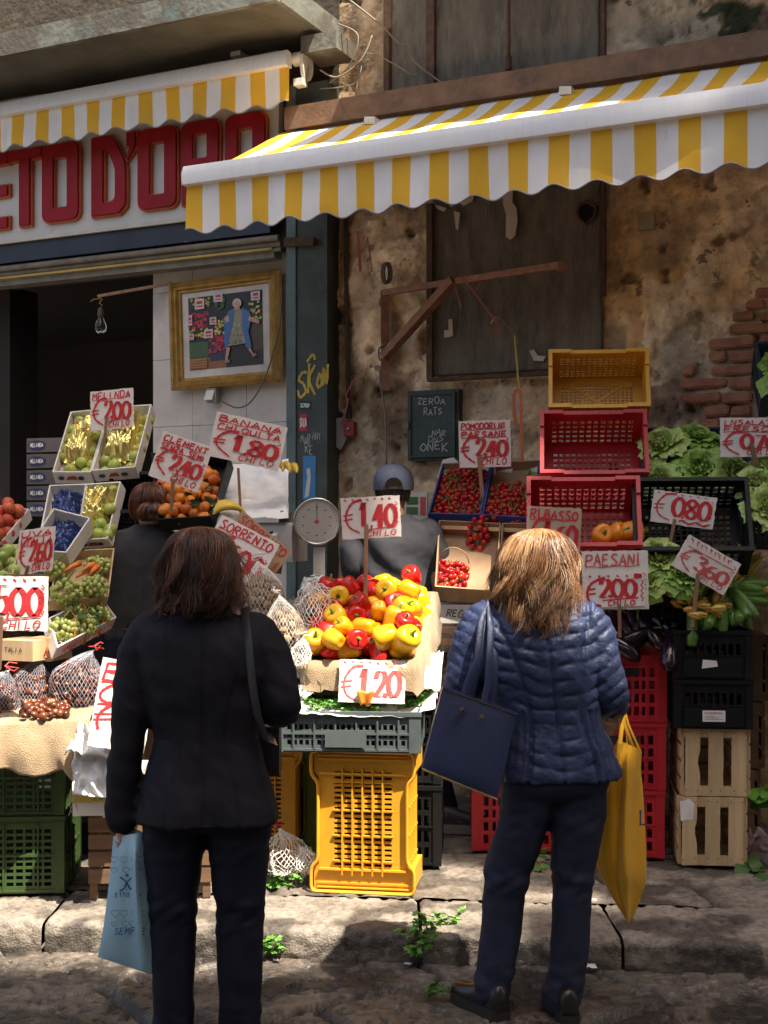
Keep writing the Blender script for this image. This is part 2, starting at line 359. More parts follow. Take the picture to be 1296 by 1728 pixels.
# exposed bricks
bk = M(); rows = [(80, 135, (1110, 1230, 1255, 1330)), (140, 205, (1095, 1330)), (212, 282, (990, 1232, 1250, 1330)), (290, 350, (990, 1085, 1097, 1240)), (360, 420, (850, 915, 1000, 1230)), (428, 490, (838, 1085, 1097, 1225)), (505, 565, (850, 1055, 1060, 1220)), (575, 635, (965, 1098, 1104, 1215)), (645, 705, (948, 1046, 1054, 1215)), (20, 74, (1180, 1290)), (-45, 12, (1230, 1330))]
for (y0, y1, xs) in rows:
    for k in range(0, len(xs)-1, 2):
        A, B = L3(880+xs[k]/3.115, 500+y1/3.115), L3(880+xs[k+1]/3.115, 500+y0/3.115)
        g = M().box((0, 0, 0), (1, 1, 1)); bm = bmesh.new(); bm.from_mesh(g.mesh('t', []))
        bmesh.ops.scale(bm, vec=(B.x-A.x-.005, .07, B.z-A.z-.001), verts=bm.verts)
        bmesh.ops.bevel(bm, geom=bm.edges[:], offset=.008, segments=2, affect='EDGES'); bmesh.ops.subdivide_edges(bm, edges=bm.edges[:], cuts=2, use_grid_fill=True)
        ro = Mx.Rotation(R(U(-1.5, 1.5)), 3, 'Y'); cc = V(((A.x+B.x)/2, -.001+U(-.006, .008), (A.z+B.z)/2))
        base = len(bk.v)
        for v in bm.verts:
            p = ro @ v.co+cc; q = V((fbm(p.x*20, p.y*20, p.z*20, 3), fbm(p.x*20+5, p.y*20, p.z*20, 3), fbm(p.x*20, p.y*20+8, p.z*20, 3)))*.005; bk.v.append(tuple(p+q))
        for f in bm.faces: bk.f.append(tuple(v.index+base for v in f.verts)); bk.mi.append(0)
        bm.free()
bk.build('brick_patch', mat('old_brick', (.52, .23, .13), rough=.9, var=.45, vs=7, bump=.6, bs=60, dirt=[((.36, .29, .2), .54, .7, 14, .7), ((.1, .07, .05), .62, .76, 9, .5)]), bld, smooth=40)
# left part: shop opening, tiled wall, fascia, upper wall
uL = -9.0; uO = uu(258, -.15); zl = zz(258, 455, -.15); zS = zz(160, 392, .1)
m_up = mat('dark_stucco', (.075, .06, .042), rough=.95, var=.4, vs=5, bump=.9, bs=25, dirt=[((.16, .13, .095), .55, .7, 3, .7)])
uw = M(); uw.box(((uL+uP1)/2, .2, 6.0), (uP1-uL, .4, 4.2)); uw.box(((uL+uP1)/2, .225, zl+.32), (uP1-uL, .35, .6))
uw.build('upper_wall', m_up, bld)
# marble-tiled wall beside the opening
uT = uu(487, -.15); uE0, uE1 = uu(483, .16), uu(500, .16)
m_tile = mat('white_marble_tile', (.66, .58, .5), rough=.35, var=.14, vs=3.5, bump=.05, bs=8, dirt=[((.4, .35, .32), .54, .66, 2.2, .55), ((.25, .16, .1), .7, .78, 5, .8)])
tw = M(); zg = [.12+.44*k for k in range(9)]; xg = [uO, uO+.31, uO+.72, uT+.05]
for i in range(3):
    for j in range(8):
        x0, x1, z0, z1 = xg[i]+.0015, xg[i+1]-.0015, zg[j]+.0015, min(zg[j+1], zl+.02)-.0015
        if z1 > z0: tw.box(((x0+x1)/2, .15+.02+U(0, .002), (z0+z1)/2), (x1-x0, .04, z1-z0))
tw.build('tiled_wall', m_tile, bld)
M().box(((uO+uT)/2+.02, .26, 1.75), (uT-uO-.02, .14, 3.5)).build('wall_core', mat('grout', (.3, .27, .24), .9), bld)
# dark room behind
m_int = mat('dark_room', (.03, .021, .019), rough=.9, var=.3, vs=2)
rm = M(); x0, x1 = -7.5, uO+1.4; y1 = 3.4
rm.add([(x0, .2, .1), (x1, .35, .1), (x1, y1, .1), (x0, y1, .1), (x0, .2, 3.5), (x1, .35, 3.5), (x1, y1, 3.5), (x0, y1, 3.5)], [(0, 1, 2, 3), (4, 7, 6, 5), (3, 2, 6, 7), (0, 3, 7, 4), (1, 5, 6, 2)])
c = L3(3, 700, -.3); rm.box((c.x-.05, .5, 1.75), (.16, .3, 3.3))
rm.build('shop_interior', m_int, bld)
# roller shutter, its box, tubes and the blue fascia under the sign
sh = M()
for k in range(5): sh.tube([(uL, .14, zl+.012-.0+k*.036), (uO+.03, .14, zl+.012+k*.036)], (.012, .02), 8)
sh.build('roller_shutter', mat('grey_slats', (.36, .31, .26), .55, var=.15), bld, smooth=40)
m_blue = mat('navy_fascia', (.016, .02, .036), rough=.45, var=.5, vs=4, dirt=[((.2, .2, .2), .66, .72, 6, .6)])
zb0 = zz(160, 425, .1)
M().box(((uL+uT)/2, -.03, (zS+zb0)/2), (uT-uL, .1, zS-zb0)).build('fascia', m_blue, bld)
tb = M()
for (py, off, r) in ((436, .06, .02), (446, .02, .026), (455, .03, .012)):
    z = zz(160, py, off); tb.tube([(uL, -off, z), (uT+.05, -off, z)], r, 10)
tb.box(((uL+uT)/2, .02, zz(160, 462, 0)+.0), (uT-uL, .1, .05))
tb.build('shutter_guide', mat('old_tubes', (.2, .17, .13), .6, var=.3, vs=10), bld, smooth=40)
z = zz(160, 452, .06); M().box(((uL+uT)/2, -.055, z), (uT-uL, .012, .014)).build('yellow_strip', mat('yellow_strip', (.5, .33, .06), .6), bld)
# green iron pilaster
m_grn = mat('green_iron', (.062, .075, .062), rough=.6, var=.35, vs=6, bump=.15, bs=40, dirt=[((.16, .15, .12), .6, .74, 7, .7)])
m_grn2 = mat('green_edge', (.12, .165, .155), rough=.5, var=.3, vs=8, dirt=[((.05, .045, .04), .6, .72, 12, .8)])
M().box(((uP0+uP1)/2, -.05, 2.2), (uP1-uP0, .2, 4.2)).build('pilaster', m_grn, bld)
M().box(((uE0+uE1)/2-.002, -.01, 2.2), (uE1-uE0-.006, .3, 4.2)).build('corner_post', m_grn2, bld)
a = L3(478, 398, .2); b = L3(528, 416, .2); M().box(((a.x+b.x)/2, -.18, (a.z+b.z)/2), (b.x-a.x, .03, .05), Mx.Rotation(R(4), 3, 'Y')).build('bracket', m_rust, bld)
# balcony slab
zB = 4.55; uB = wl(470, 5, .75)[0]
m_bal = mat('balcony_render', (.13, .12, .092), rough=.9, var=.3, vs=3, bump=.5, bs=20, dirt=[((.1, .085, .06), .5, .65, 2.5, .8), ((.2, .18, .14), .6, .72, 4, .6)])
m_balE = mat('balcony_edge', (.17, .175, .15), rough=.8, var=.35, vs=5, bump=.5, bs=30, dirt=[((.1, .085, .065), .5, .56, 1.8, .9), ((.13, .2, .19), .6, .7, 3, .7)])
M().grid(lambda s, t: (lerp(uL, uB-.012, s), -.735*t-.0, zB+.015*fbm(s*20, t*3, 0, 4)), 60, 10).box(((uL+uB)/2-.03, -.36, zB+.09), (uB-uL-.03, .7, .1)).build('balcony_slab', m_bal, bld, smooth=30)
e = M(); e.box(((uL+uB)/2, -.755, zB+.06), (uB-uL, .035, .14)); e.box((uB-.004, -.37, zB+.06), (.035, .735, .14)); e.build('balcony_edge', m_balE, bld)
a = L3(525, 112, .2); b = L3(584, 85, .2); M().box(((a.x+b.x)/2, -.2, zB-.09), (b.x-a.x, .25, .1)).build('balcony_bracket', m_balE, bld)
M().box((2.75, -.46, 5.22), (4.6, .92, .16)).build('balcony_slab', m_bal, bld)   # unseen slab added above the view to shade the upper wall and awning top
# rest of the building, to the sides and above
M().box((7.3, .2, 3.3), (5.4, .4, 6.6)).box((-1, .2, 11), (22, .4, 5.8)).build('side_wall', m_up, bld)

# ================= the houses across the street, behind the camera =================
m_opp = mat('ochre_stucco', (.42, .33, .22), rough=.9, var=.2, vs=1.2)
m_sh = mat('shutters', (.06, .1, .08), .6)
ob = thing('building', 'tall ochre house across the street with blocks added above it to shade the stall', 'building', (0, -3.5, 0))
w = M(); w.box((6.35, -4, 10.15), (6.7, 8, 20.3)).box((-9, -5, 3.4), (23.9, 8, 6.8)); w.build('wall', m_opp, ob)
def slant(x, z0, z1, wd, dp): return V((x, -.02, (z0+z1)/2))+Mx.Rotation(R(44), 3, 'Z') @ V((wd/2, -dp/2, 0)), (wd, dp, z1-z0), Mx.Rotation(R(44), 3, 'Z')
w = M(); w.box(*slant(8.95, 0, 24.9, 1.6, 4)); w.box(*slant(10.1, 0, 34, 5, 3)); w.box((8.72, -.3, 20.95), (.5, .5, 1.5)); w.build('stair_tower', m_opp, ob)  # unseen blocks added to keep the sun off the right stalls and kerb
w = M(); w.box((6.55, -.2, 26.6), (3.9, .3, 4.8))  # unseen screen added above the roof to shade the left stalls
for x in (4.7, 5.6): w.box((x, -.2, 22.25), (.2, .2, 3.9))
w.box((8.62, -.2, 27.6), (.46, .3, 3.4)); w.bar((11.2, -.2, 25.85), (7.2, -.2, 30.45), .55, .3, up=(0, 1, 0)); w.build('terrace_screen', m_opp, ob)  # added block shades the banana paper, added sloping bar the awning valance
for i in range(2, 5):
    for k in range(5): M().box((i*2.2, .03, 3+k*3.6), (1.1, .07, 2)).build('window_shutter', m_sh, ob)
# ================= awnings =================
m_yel = mat('awning_yellow', (.8, .44, .02), rough=.75, var=.08, vs=3, ani=(1, 1, .35), bump=.25, bs=22, dirt=[((.45, .28, .08), .55, .75, 5, .45), ((.3, .22, .12), .66, .72, 14, .35)])
m_whi = mat('awning_white', (.82, .79, .765), rough=.75, var=.06, vs=3, ani=(1, 1, .35), bump=.25, bs=22, dirt=[((.55, .49, .41), .53, .76, 5, .5), ((.4, .35, .28), .66, .72, 14, .4)])
m_pip = mat('grey_piping', (.3, .29, .3), rough=.7)
m_bar = mat('white_bar', (.8, .79, .78), rough=.35, var=.05, dirt=[((.5, .48, .45), .56, .75, 6, .4)], ani=(6, 1, 1))
m_plast = mat('cream_plastic', (.7, .67, .58), rough=.4)
def awning(label, u0, u1, off, zb, off0, z0, bh, vh, half, phase, sag, seed):
    t = thing('awning', label, 'awning', WP((u0+u1)/2, zb, off), -TH); uc = (u0+u1)/2
    n = int((u1-u0)/half)+1; ed = [u0]+[u0+phase+half*k for k in range(n+1) if 0 < phase+half*k < u1-u0]+[u1]
    cl, va = M(), M(); sc = 0
    for k in range(len(ed)-1):
        a, b = ed[k], ed[k+1]; mi = k % 2
        def fc(s, q):
            u = lerp(a, b, s); y = lerp(off-.03, off0, q)
            z = lerp(zb+bh-.004, z0, q)-sag*math.sin(math.pi*q)+.012*n3(u*3.1, q*3, seed)+.006*math.sin(u*16+q*7)*q*(1-q)*4
            return (u-uc, off-y, z-zb)
        cl.grid(fc, 4, 18, mi)
        def fv(s, q):
            u = lerp(a, b, s); w = vh-.018+.018*math.cos((u-u0-phase)/half*math.pi/1.0*.5*2-.8)*1.0
            return (u-uc, .006-.012*q*math.sin(u*9+seed)*1.2-.01*n3(u*5, q*2, seed)*q, -w*q)
        va.grid(fv, 6, 8, mi)
    cl.build('cloth', [m_yel, m_whi], t, smooth=True); va.build('valance', [m_yel, m_whi], t, smooth=True)
    pp = M(); pts = []
    for k in range(int((u1-u0)/.016)+1):
        u = u0+k*.016; w = vh-.018+.018*math.cos((u-u0-phase)/half*math.pi-.8)
        pts.append((u-uc, .006-.012*math.sin(u*9+seed)*1.2-.01*n3(u*5, 2, seed), -w))
    pp.tube(pts, .004, 5); pp.build('piping', m_pip, t, smooth=True)
    b = M(); pr = [(-.035, 0), (.03, -.004), (.036, bh*.5), (.02, bh), (-.02, bh+.004), (-.04, bh*.6)]
    b.rings([[V((u-uc, y, z)) for y, z in pr] for u in (u0-.004, u1+.004)]); b.build('front_bar', m_bar, t, smooth=35)
    return t, uc
u0 = wl(314, 330, 1.2)[0]
ta, uc = awning('long yellow and white striped awning let out over the vegetable stall', u0, u0+4.3, 1.2, 3.45, .22, 4.0, .095, .262, .1, .1, .035, 1)
hd = M(); a = wl(484, 190, .25)[0]-uc; b = u0+4.4-uc
for (y0, y1, z0, z1) in ((1.2-.28, 1.2-.262, 4.0, 4.13), (1.2-.26, 1.2-.0, 4.118, 4.134), (1.2-.1, 1.2-.02, 4.0, 4.02)): hd.box(((a+b)/2, (y0+y1)/2, (z0+z1)/2-3.45), (b-a, y1-y0, z1-z0))
hd.tube([(a+.1, 1.2-.17, 4.03-3.45), (b, 1.2-.17, 4.03-3.45)], .045, 14)
hd.build('hood', mat('brown_hood', (.17, .095, .05), rough=.6, var=.4, vs=9, bump=.3, bs=50, dirt=[((.3, .12, .06), .55, .7, 14, .6)]), ta, smooth=35)
for px in (628, 957):
    p = wl(px, 205-.153*(px-628)+0, .32); M().rings([[V((p[0]-uc+x, y, p[1]-3.45+z)) for x, z in ((-.035, -.02), (.035, -.03), (.035, .012), (-.03, .02))] for y in (.84, .92)]).build('bracket', m_plast, ta)
for du in (.35, 2.2, 3.9):                          # folding arms under the cloth
    q = M(); p0 = (u0+du-uc, 1.1, .33); p1 = (u0+du+.5-uc, .5, .2); p2 = (u0+du-.05-uc, .05, .03); q.bar(p0, p1, .04, .05).bar(p1, p2, .035, .045); q.build('folding_arm', m_bar, ta)
u1 = wl(487, 150, .36)[0]; u0 = u1-4.2
tb_, uc = awning('short yellow and white striped awning rolled in above the red lettered sign', u0, u1, .36, 4.335, .08, 4.47, .085, .225, .1, .035, .0, 4)
c = M(); pr = []
for k in range(20): a = 2*math.pi*k/20; pr.append((.03+.075*math.cos(a)*(1.15 if math.cos(a) > 0 else .8), .03+.1*math.sin(a)))
c.prism(pr, 0, .0, None) if False else None
c.rings([[V((u1-uc+x, .06+y*.9, z)) for y, z in pr] for x in (.055, .075)]); c.tube([(u1-uc+.0, .07, .06), (u1-uc+.06, .07, .06)], .04, 14); c.box((u1-uc+.045, .06, -.085), (.06, .06, .04)); c.bar((u1-uc+.065, .11, .03), (u1-uc+.065, .07, -.09), .02, .025)
c.build('end_cap', m_plast, tb_, smooth=40)
p = wl(400, 92, .2); M().box((p[0]-uc, .2, p[1]-4.335), (.07, .12, .03)).build('bracket', m_plast, tb_)
# ================= hand lettering =================
GL = {
 'A': [[(0, 0), (.5, 1), (1, 0)], [(.2, .36), (.85, .4)]], 'B': [[(.05, 0), (.05, 1)], '~', [(.05, .98), (.7, .95), (.72, .66), (.1, .53)], '~', [(.1, .53), (.9, .42), (.85, .06), (.05, .02)]],
 'C': ['~', [(.95, .85), (.5, 1), (.05, .6), (.1, .2), (.5, 0), (.95, .15)]], 'D': [[(.05, 0), (.05, 1)], '~', [(.05, .98), (.75, .9), (.95, .5), (.7, .08), (.05, .02)]],
 'E': [[(.85, .97), (.05, 1), (.05, 0), (.9, .03)], [(.05, .52), (.7, .54)]], 'F': [[(.9, .97), (.05, 1), (.05, 0)], [(.05, .5), (.7, .52)]],
 'G': ['~', [(.9, .85), (.5, 1), (.05, .6), (.1, .15), (.6, 0), (.9, .2)], [(.9, .2), (.9, .45), (.55, .45)]], 'H': [[(.05, 0), (.05, 1)], [(.9, 0), (.9, 1)], [(.05, .5), (.9, .54)]],
 'I': [[(.5, 0), (.5, 1)]], 'K': [[(.05, 0), (.05, 1)], [(.9, 1), (.1, .45), (.95, 0)]], 'L': [[(.05, 1), (.05, 0), (.9, .05)]], 'M': [[(0, 0), (.1, 1), (.5, .35), (.9, 1), (1, 0)]],
 'N': [[(.05, 0), (.05, 1), (.9, 0), (.9, 1)]], 'O': ['~', [(.5, 1), (.05, .7), (.05, .3), (.5, 0), (.95, .3), (.95, .7), (.5, 1)]], 'P': [[(.05, 0), (.05, 1)], '~', [(.05, .98), (.8, .95), (.85, .6), (.05, .48)]],
 'Q': ['~', [(.5, 1), (.05, .7), (.05, .3), (.5, 0), (.95, .3), (.95, .7), (.5, 1)], [(.6, .3), (1, -.1)]], 'R': [[(.05, 0), (.05, 1)], '~', [(.05, .98), (.8, .95), (.8, .6), (.05, .5)], [(.3, .5), (.95, 0)]],
 'S': ['~', [(.9, .88), (.5, 1), (.12, .78), (.5, .52), (.9, .25), (.5, 0), (.05, .12)]], 'T': [[(0, .98), (1, 1)], [(.5, .98), (.48, 0)]], 'U': ['~', [(.05, 1), (.08, .25), (.5, 0), (.9, .25), (.95, 1)]],
 'V': [[(0, 1), (.5, 0), (1, 1)]], 'W': [[(0, 1), (.25, 0), (.5, .7), (.75, 0), (1, 1)]], 'X': [[(0, 0), (1, 1)], [(0, 1), (1, 0)]], 'Y': [[(0, 1), (.5, .5), (1, 1)], [(.5, .5), (.5, 0)]], 'Z': [[(.05, .97), (.95, 1), (.05, 0), (1, .04)]],
 '0': ['~', [(.5, 1), (.06, .72), (.06, .28), (.5, 0), (.94, .28), (.94, .72), (.5, 1)]], '1': [[(.1, .68), (.62, 1), (.45, 0)]], '2': ['~', [(.1, .72), (.25, .97), (.75, .97), (.85, .7), (.5, .35), (.08, .05)], [(.05, .05), (.95, .03), (.98, .18)]],
 '3': ['~', [(.08, .85), (.5, 1), (.85, .78), (.4, .55)], '~', [(.4, .55), (.95, .4), (.8, .05), (.4, 0), (.05, .15)]], '4': [[(.65, 0), (.7, 1)], [(.68, .98), (.05, .32), (1, .34)]],
 '5': [[(.9, .98), (.2, .98), (.15, .55)], '~', [(.15, .55), (.7, .62), (.95, .3), (.6, 0), (.05, .08)]], '6': ['~', [(.85, .92), (.35, .8), (.06, .35), (.4, 0), (.92, .22), (.75, .52), (.2, .42)]],
 '7': [[(.05, .95), (.95, 1), (.35, 0)]], '8': ['~', [(.5, 1), (.1, .78), (.5, .52), (.94, .25), (.5, 0), (.06, .25), (.5, .52), (.9, .78), (.5, 1)]],
 ',': [[(.5, .1), (.3, -.15)]], '.': [[(.4, .02), (.6, .08)]], "'": [[(.5, 1), (.4, .75)]], '-': [[(.1, .5), (.9, .5)]], '+': [[(.1, .5), (.9, .5)], [(.5, .1), (.5, .9)]],
 '€': ['~', [(.95, .95), (.5, 1), (.1, .6), (.15, .25), (.5, -.02), (.95, .02)], [(-.1, .58), (.6, .64)], [(-.1, .38), (.55, .44)]]}
def smoothpts(p, k=5):
    o = []; n = len(p)
    for i in range(n-1):
        a, b, c, d = p[max(i-1, 0)], p[i], p[i+1], p[min(i+2, n-1)]
        for q in range(k):
            t = q/k; o.append(tuple(.5*(2*b[j]+(c[j]-a[j])*t+(2*a[j]-5*b[j]+4*c[j]-d[j])*t*t+(3*b[j]-a[j]-3*c[j]+d[j])*t**3) for j in (0, 1)))
    return o+[p[-1]]
class Ink:                                       # brush strokes lying on a board, local x,z, front towards -y
    def __init__(s, y=-.004): s.m = M(); s.y = y; s.k = 0
    def stroke(s, pts, w, nib=0.0, w1=None):
        s.k += 1; y = s.y-.00012*(s.k % 40); n = len(pts); vs = []; last = None
        for i, p in enumerate(pts):
            a, b = pts[max(i-1, 0)], pts[min(i+1, n-1)]; d = (b[0]-a[0], b[1]-a[1]); l = math.hypot(*d) or 1
            q = V((-d[1]/l, d[0]/l))
            if nib:
                if q.x < 0: q = -q
                o = q*w*.5+V((nib*.5, 0))
            else:
                f = w if w1 is None else lerp(w, w1, i/max(1, n-1)); o = q*f*.5*(1+.25*math.sin(i*2.3+s.k))
            vs += [(p[0]-o.x, y, p[1]-o.y), (p[0]+o.x, y, p[1]+o.y)]
        s.m.add(vs, [(2*i, 2*i+1, 2*i+3, 2*i+2) for i in range(n-1)])
    def text(s, t, x, z, h, wd, w, nib=0.0, slant=.0, wob=.03, gap=.28, gw=.62):
        n = len(t); adv = wd/n if wd else h*gw*(1+gap); cw = adv/(1+gap)
        for i, ch in enumerate(t):
            if ch in GL:
                cur = False; ox = x+i*adv; oz = z+h*wob*U(-1, 1); hh = h*(1+wob*U(-1, 1)); ww = cw*(.5 if ch in "1I',." else 1)
                if ch in ",.'": ox -= cw*.1
                for st in GL[ch]:
                    if st == '~': cur = True; continue
                    p = smoothpts(st, 6) if cur else [q for a, b in zip(st, st[1:]) for q in ((lerp(a[0], b[0], k/3), lerp(a[1], b[1], k/3)) for k in range(3))]+[st[-1]]
                    cur = False
                    s.stroke([(ox+ww*(a+slant*b)+h*wob*.4*n3(a*2+i, b*2, s.k), oz+hh*b) for a, b in p], w, nib)
        return s
    def line(s, a, b, w, wav=.0, n=12, fr=7):
        s.stroke([(lerp(a[0], b[0], k/n), lerp(a[1], b[1], k/n)+wav*math.sin(k*fr/n*2)) for k in range(n+1)], w)
    def squig(s, x, z0, z1, amp, w, n=5):
        s.stroke([(x+amp*(1 if k % 2 else -1)*(1 if 0 < k < n*2 else .3), lerp(z0, z1, k/(2*n))) for k in range(2*n+1)], w)
m_ink = mat('red_paint', (.58, .028, .035), rough=.6, var=.25, vs=40)
m_ink2 = mat('faded_red_paint', (.6, .1, .09), rough=.7, var=.35, vs=40)
m_card = mat('painted_card', (.78, .72, .67), rough=.7, var=.1, vs=9, rand=.05, dirt=[((.45, .36, .28), .6, .76, 7, .6)], bump=.15, bs=30)
m_brown = mat('raw_card', (.5, .36, .22), rough=.85, var=.15, rand=.1)
m_stick = mat('stick_wood', (.3, .17, .1), rough=.75, var=.3, vs=30, ani=(1, 1, .15), rand=.25)
def price_sign(label, px, py, wpx, hpx, rot, d, price, top=(), stick=None, chilo=True, tilt=0, yaw=None, faded=False, card=None, shear=0, extra=None, sq=1, ph=.46, pz=.26, board=None):
    w, h = wpx/F*d, hpx/F*d; c = P(px, py, d)
    rm = Mx.Rotation(R(rot), 3, 'Y') @ Mx.Rotation(R(tilt), 3, 'X'); rm = Mx.Rotation(R(yaw if yaw is not None else U(-8, 8)), 3, 'Z') @ rm
    t = thing('price_sign', label, 'price sign', c, rm, 'hand painted price signs')
    b = M(); n = 14; pl = []
    for (a, e) in (((-1, -1), (1, -1)), ((1, -1), (1, 1)), ((1, 1), (-1, 1)), ((-1, 1), (-1, -1))):
        for k in range(n):
            x, z = lerp(a[0], e[0], k/n)*w/2, lerp(a[1], e[1], k/n)*h/2
            pl.append((x+shear*z+.0035*n3(x*60+px, z*60), z+.0035*n3(x*60, z*60+px, 4)))
    b.prism(pl, -.003, .003); b.build('board', board or m_card, t)
    k = Ink(); lw = h*.028; X = lambda f: (f-.5)*w; Z = lambda f: (f-.5)*h
    sh = lambda: None
    z = .96
    for line in top:
        hh = (.125 if len(top) > 1 else .17) if price else .2; z -= hh+.015
        k.text(line, X(.05), Z(z), hh*h, w*.9, lw*1.1, slant=.12, wob=.05); z -= .02
        k.line((X(.05), Z(z)), (X(.88), Z(z+.02)), lw*.6, .003); z -= .015 if len(top) > 1 else .03
    if len(top) == 0:
        for q in range(7): k.line((X(.06+.125*q), Z(.95)), (X(.1+.125*q), Z(.9+.04*rnd())), lw*1.1, 0, 2)
    if price:
        f = price.replace(',', ''); x0 = .3; cw = (.62)/len(f)
        k.stroke(smoothpts([(X(.36), Z(pz+ph+.08)), (X(.2), Z(pz+ph+.03)), (X(.08), Z(pz+ph*.55)), (X(.12), Z(pz+.02)), (X(.3), Z(pz-.14))], 6), lw*2.2, 0, lw*1.2)
        k.line((X(.03), Z(pz+ph*.5)), (X(.2), Z(pz+ph*.56)), lw*1.2); k.line((X(.03), Z(pz+ph*.3)), (X(.19), Z(pz+ph*.36)), lw*1.2)
        for i, ch in enumerate(f):
            k.text(ch, X(x0+.03+cw*i), Z(pz-(.03 if i else 0)), h*(ph if i else ph*1.02), cw*w*.86, lw*.75, nib=w*.062*(1 if ch not in '14' else 1.15), slant=.05, wob=.015, gap=.02)
        k.stroke([(X(x0+cw*1.03), Z(pz+.03)), (X(x0+cw*.95), Z(pz-.05))], lw*1.6)
    if chilo:
        k.line((X(.42), Z(.2)), (X(.92), Z(.27)), lw*.9); k.text('CHILO', X(.42), Z(.05), h*.14, w*.5, lw*.9, slant=.25, wob=.08)
    if sq: k.squig(X(.93), Z(.3), Z(.62 if top else .85), w*.028, lw*.9, 4 if top else 5)
    if extra: extra(k, X, Z, lw, w, h)
    if shear: k.m.v = [(x+shear*z, y, z) for x, y, z in k.m.v]
    k.m.build('lettering', m_ink2 if faded else m_ink, t, fix=False)
    if card:                                     # a smaller card fixed over the lower half
        g = M().prism([(X(a), Z(e)) for a, e in ((.03, .03), (.95, .06), (.94, .6), (.04, .62))], -.011, -.007); cc = g.build('card', m_card, t)
        k2 = Ink(-.0125); k2.stroke(smoothpts([(X(.34), Z(.55)), (X(.14), Z(.45)), (X(.07), Z(.28)), (X(.12), Z(.12)), (X(.28), Z(.06))], 6), lw*1.6); k2.line((X(.06), Z(.34)), (X(.2), Z(.36)), lw); k2.line((X(.06), Z(.26)), (X(.2), Z(.28)), lw)
        for i, ch in enumerate(card): k2.text(ch, X(.26+.19*i), Z(.2), h*.32, w*.17, lw*.7, nib=w*.055, wob=.01, gap=.02)
        k2.line((X(.3), Z(.16)), (X(.85), Z(.2)), lw*.8); k2.text('CHILO', X(.38), Z(.07), h*.09, w*.42, lw*.8, slant=.2); k2.squig(X(.9), Z(.14), Z(.5), w*.02, lw*.7, 4)
        for q in range(5): k2.line((X(.1+.14*q), Z(.585)), (X(.13+.14*q), Z(.555)), lw, 0, 2)
        k2.m.lathe([(0.001, 0), (.001, 0)], 3) if False else None
        k2.stroke([(X(.78), Z(.57)), (X(.9), Z(.57))], h*.09); k2.m.build('lettering', m_ink, cc, fix=False)
    if stick:
        (ax, ay), (bx, by), wd = stick; inv = (Mx.Translation(c) @ rm.to_4x4()).inverted()
        p, q = inv @ P(ax, ay, d-.012), inv @ P(bx, by, d+.02); p.y = -.013
        M().bar(p, q, wd, .007, up=(0, 1, 0)).build('stick', m_stick, t)
    return t
ps = price_sign
ps('price card for 2.00 on the green apples in yellow foil', 189, 691, 72, 66, -6, 6.55, '2,00', ['MELINDA'], ((180, 705), (172, 790), .014), shear=.1)
ps('white price card for the clementines at 2.40', 305, 779, 88, 80, 19, 6.0, '2,40', ['CLEMENT', 'SENZA SEMI'], ((292, 808), (289, 862), .016), ph=.34, pz=.26)
ps('wide price card for the bananas at 1.80', 418, 745, 122, 76, 12.5, 6.2, '1,80', ['BANANA', 'CHIQUITA'], ((402, 790), (406, 865), .013), ph=.36, pz=.22)
ps('leaning price card for grapes at 2.60 beside the carrots', 61, 929, 60, 74, -8, 5.75, '2,60', ['UVA', 'ITALIA'], ((48, 955), (35, 1000), .014), shear=.22)
ps('sunlit price card ending in 00 cut off at the left edge', 14, 1018, 134, 92, 1, 5.15, '5,00', [], ((2, 1040), (-2, 1130), .018), ph=.52, pz=.3, yaw=0)
ps('tall price card standing between the chestnuts and the white paper', 208, 1190, 98, 150, 7, 5.1, '', ['BA', 'CH'], None, chilo=False, tilt=-12, yaw=-6, sq=0,
   extra=lambda k, X, Z, l, w, h: (k.stroke(smoothpts([(X(.6), Z(.56)), (X(.25), Z(.46)), (X(.1), Z(.33)), (X(.14), Z(.2))], 6), .012), k.line((X(.03), Z(.36)), (X(.36), Z(.39)), .006), k.line((X(.03), Z(.3)), (X(.34), Z(.33)), .006)))
ps('price card for sorrento walnuts tilted above the walnut sacks', 402, 934, 112, 92, 27, 5.9, '6,00', ['SORRENTO'], None, faded=False, tilt=-8, ph=.4, pz=.24)
ps('brown edged price card half hidden behind the sorrento card', 428, 925, 110, 74, 40, 5.98, '', ['SORRENTO'], None, chilo=False, board=m_brown, tilt=-6)
ps('sunlit price card for 1.40 on a tall stick in the peppers', 626, 873, 100, 70, -3, 5.75, '1,40', [], ((618, 885), (617, 1012), .017), yaw=-4, ph=.56, pz=.28)
ps('weathered price card for 1.20 leaning on the pepper crate over the parsley', 628, 1150, 112, 72, 1.5, 5.4, '1,20', [], None, chilo=False, tilt=-14, yaw=-3, faded=True, ph=.62, pz=.16)
ps('price card for the small tomatoes at 2.40', 818, 749, 87, 79, -1.5, 6.8, '2,40', ['POMODORINI', 'PAESANE'], ((808, 770), (815, 850), .02), ph=.36, pz=.24)
ps('brown price card for 1.60 behind the fair haired woman', 934, 902, 92, 92, 3, 5.75, '1,60', ['RIBASSO'], None, board=mat('brown_painted_card', (.5, .38, .28), .8, dirt=[((.32, .24, .17), .5, .7, 12, .6)]))
ps('price card for 0.70 on the salad at the right edge', 1268, 738, 104, 66, 0, 6.05, '0,70', ['INSALATA', 'FRESCA'], ((1267, 748), (1291, 838), .02), ph=.38, pz=.2)
ps('ragged price card for 0.80 in front of the empty black crate', 1153, 860, 105, 54, 8, 5.9, '0,80', [], ((1139, 876), (1119, 975), .015), ph=.62, pz=.25, chilo=False, extra=lambda k, X, Z, l, w, h: k.line((X(.45), Z(.12)), (X(.95), Z(.1)), .008, .006))
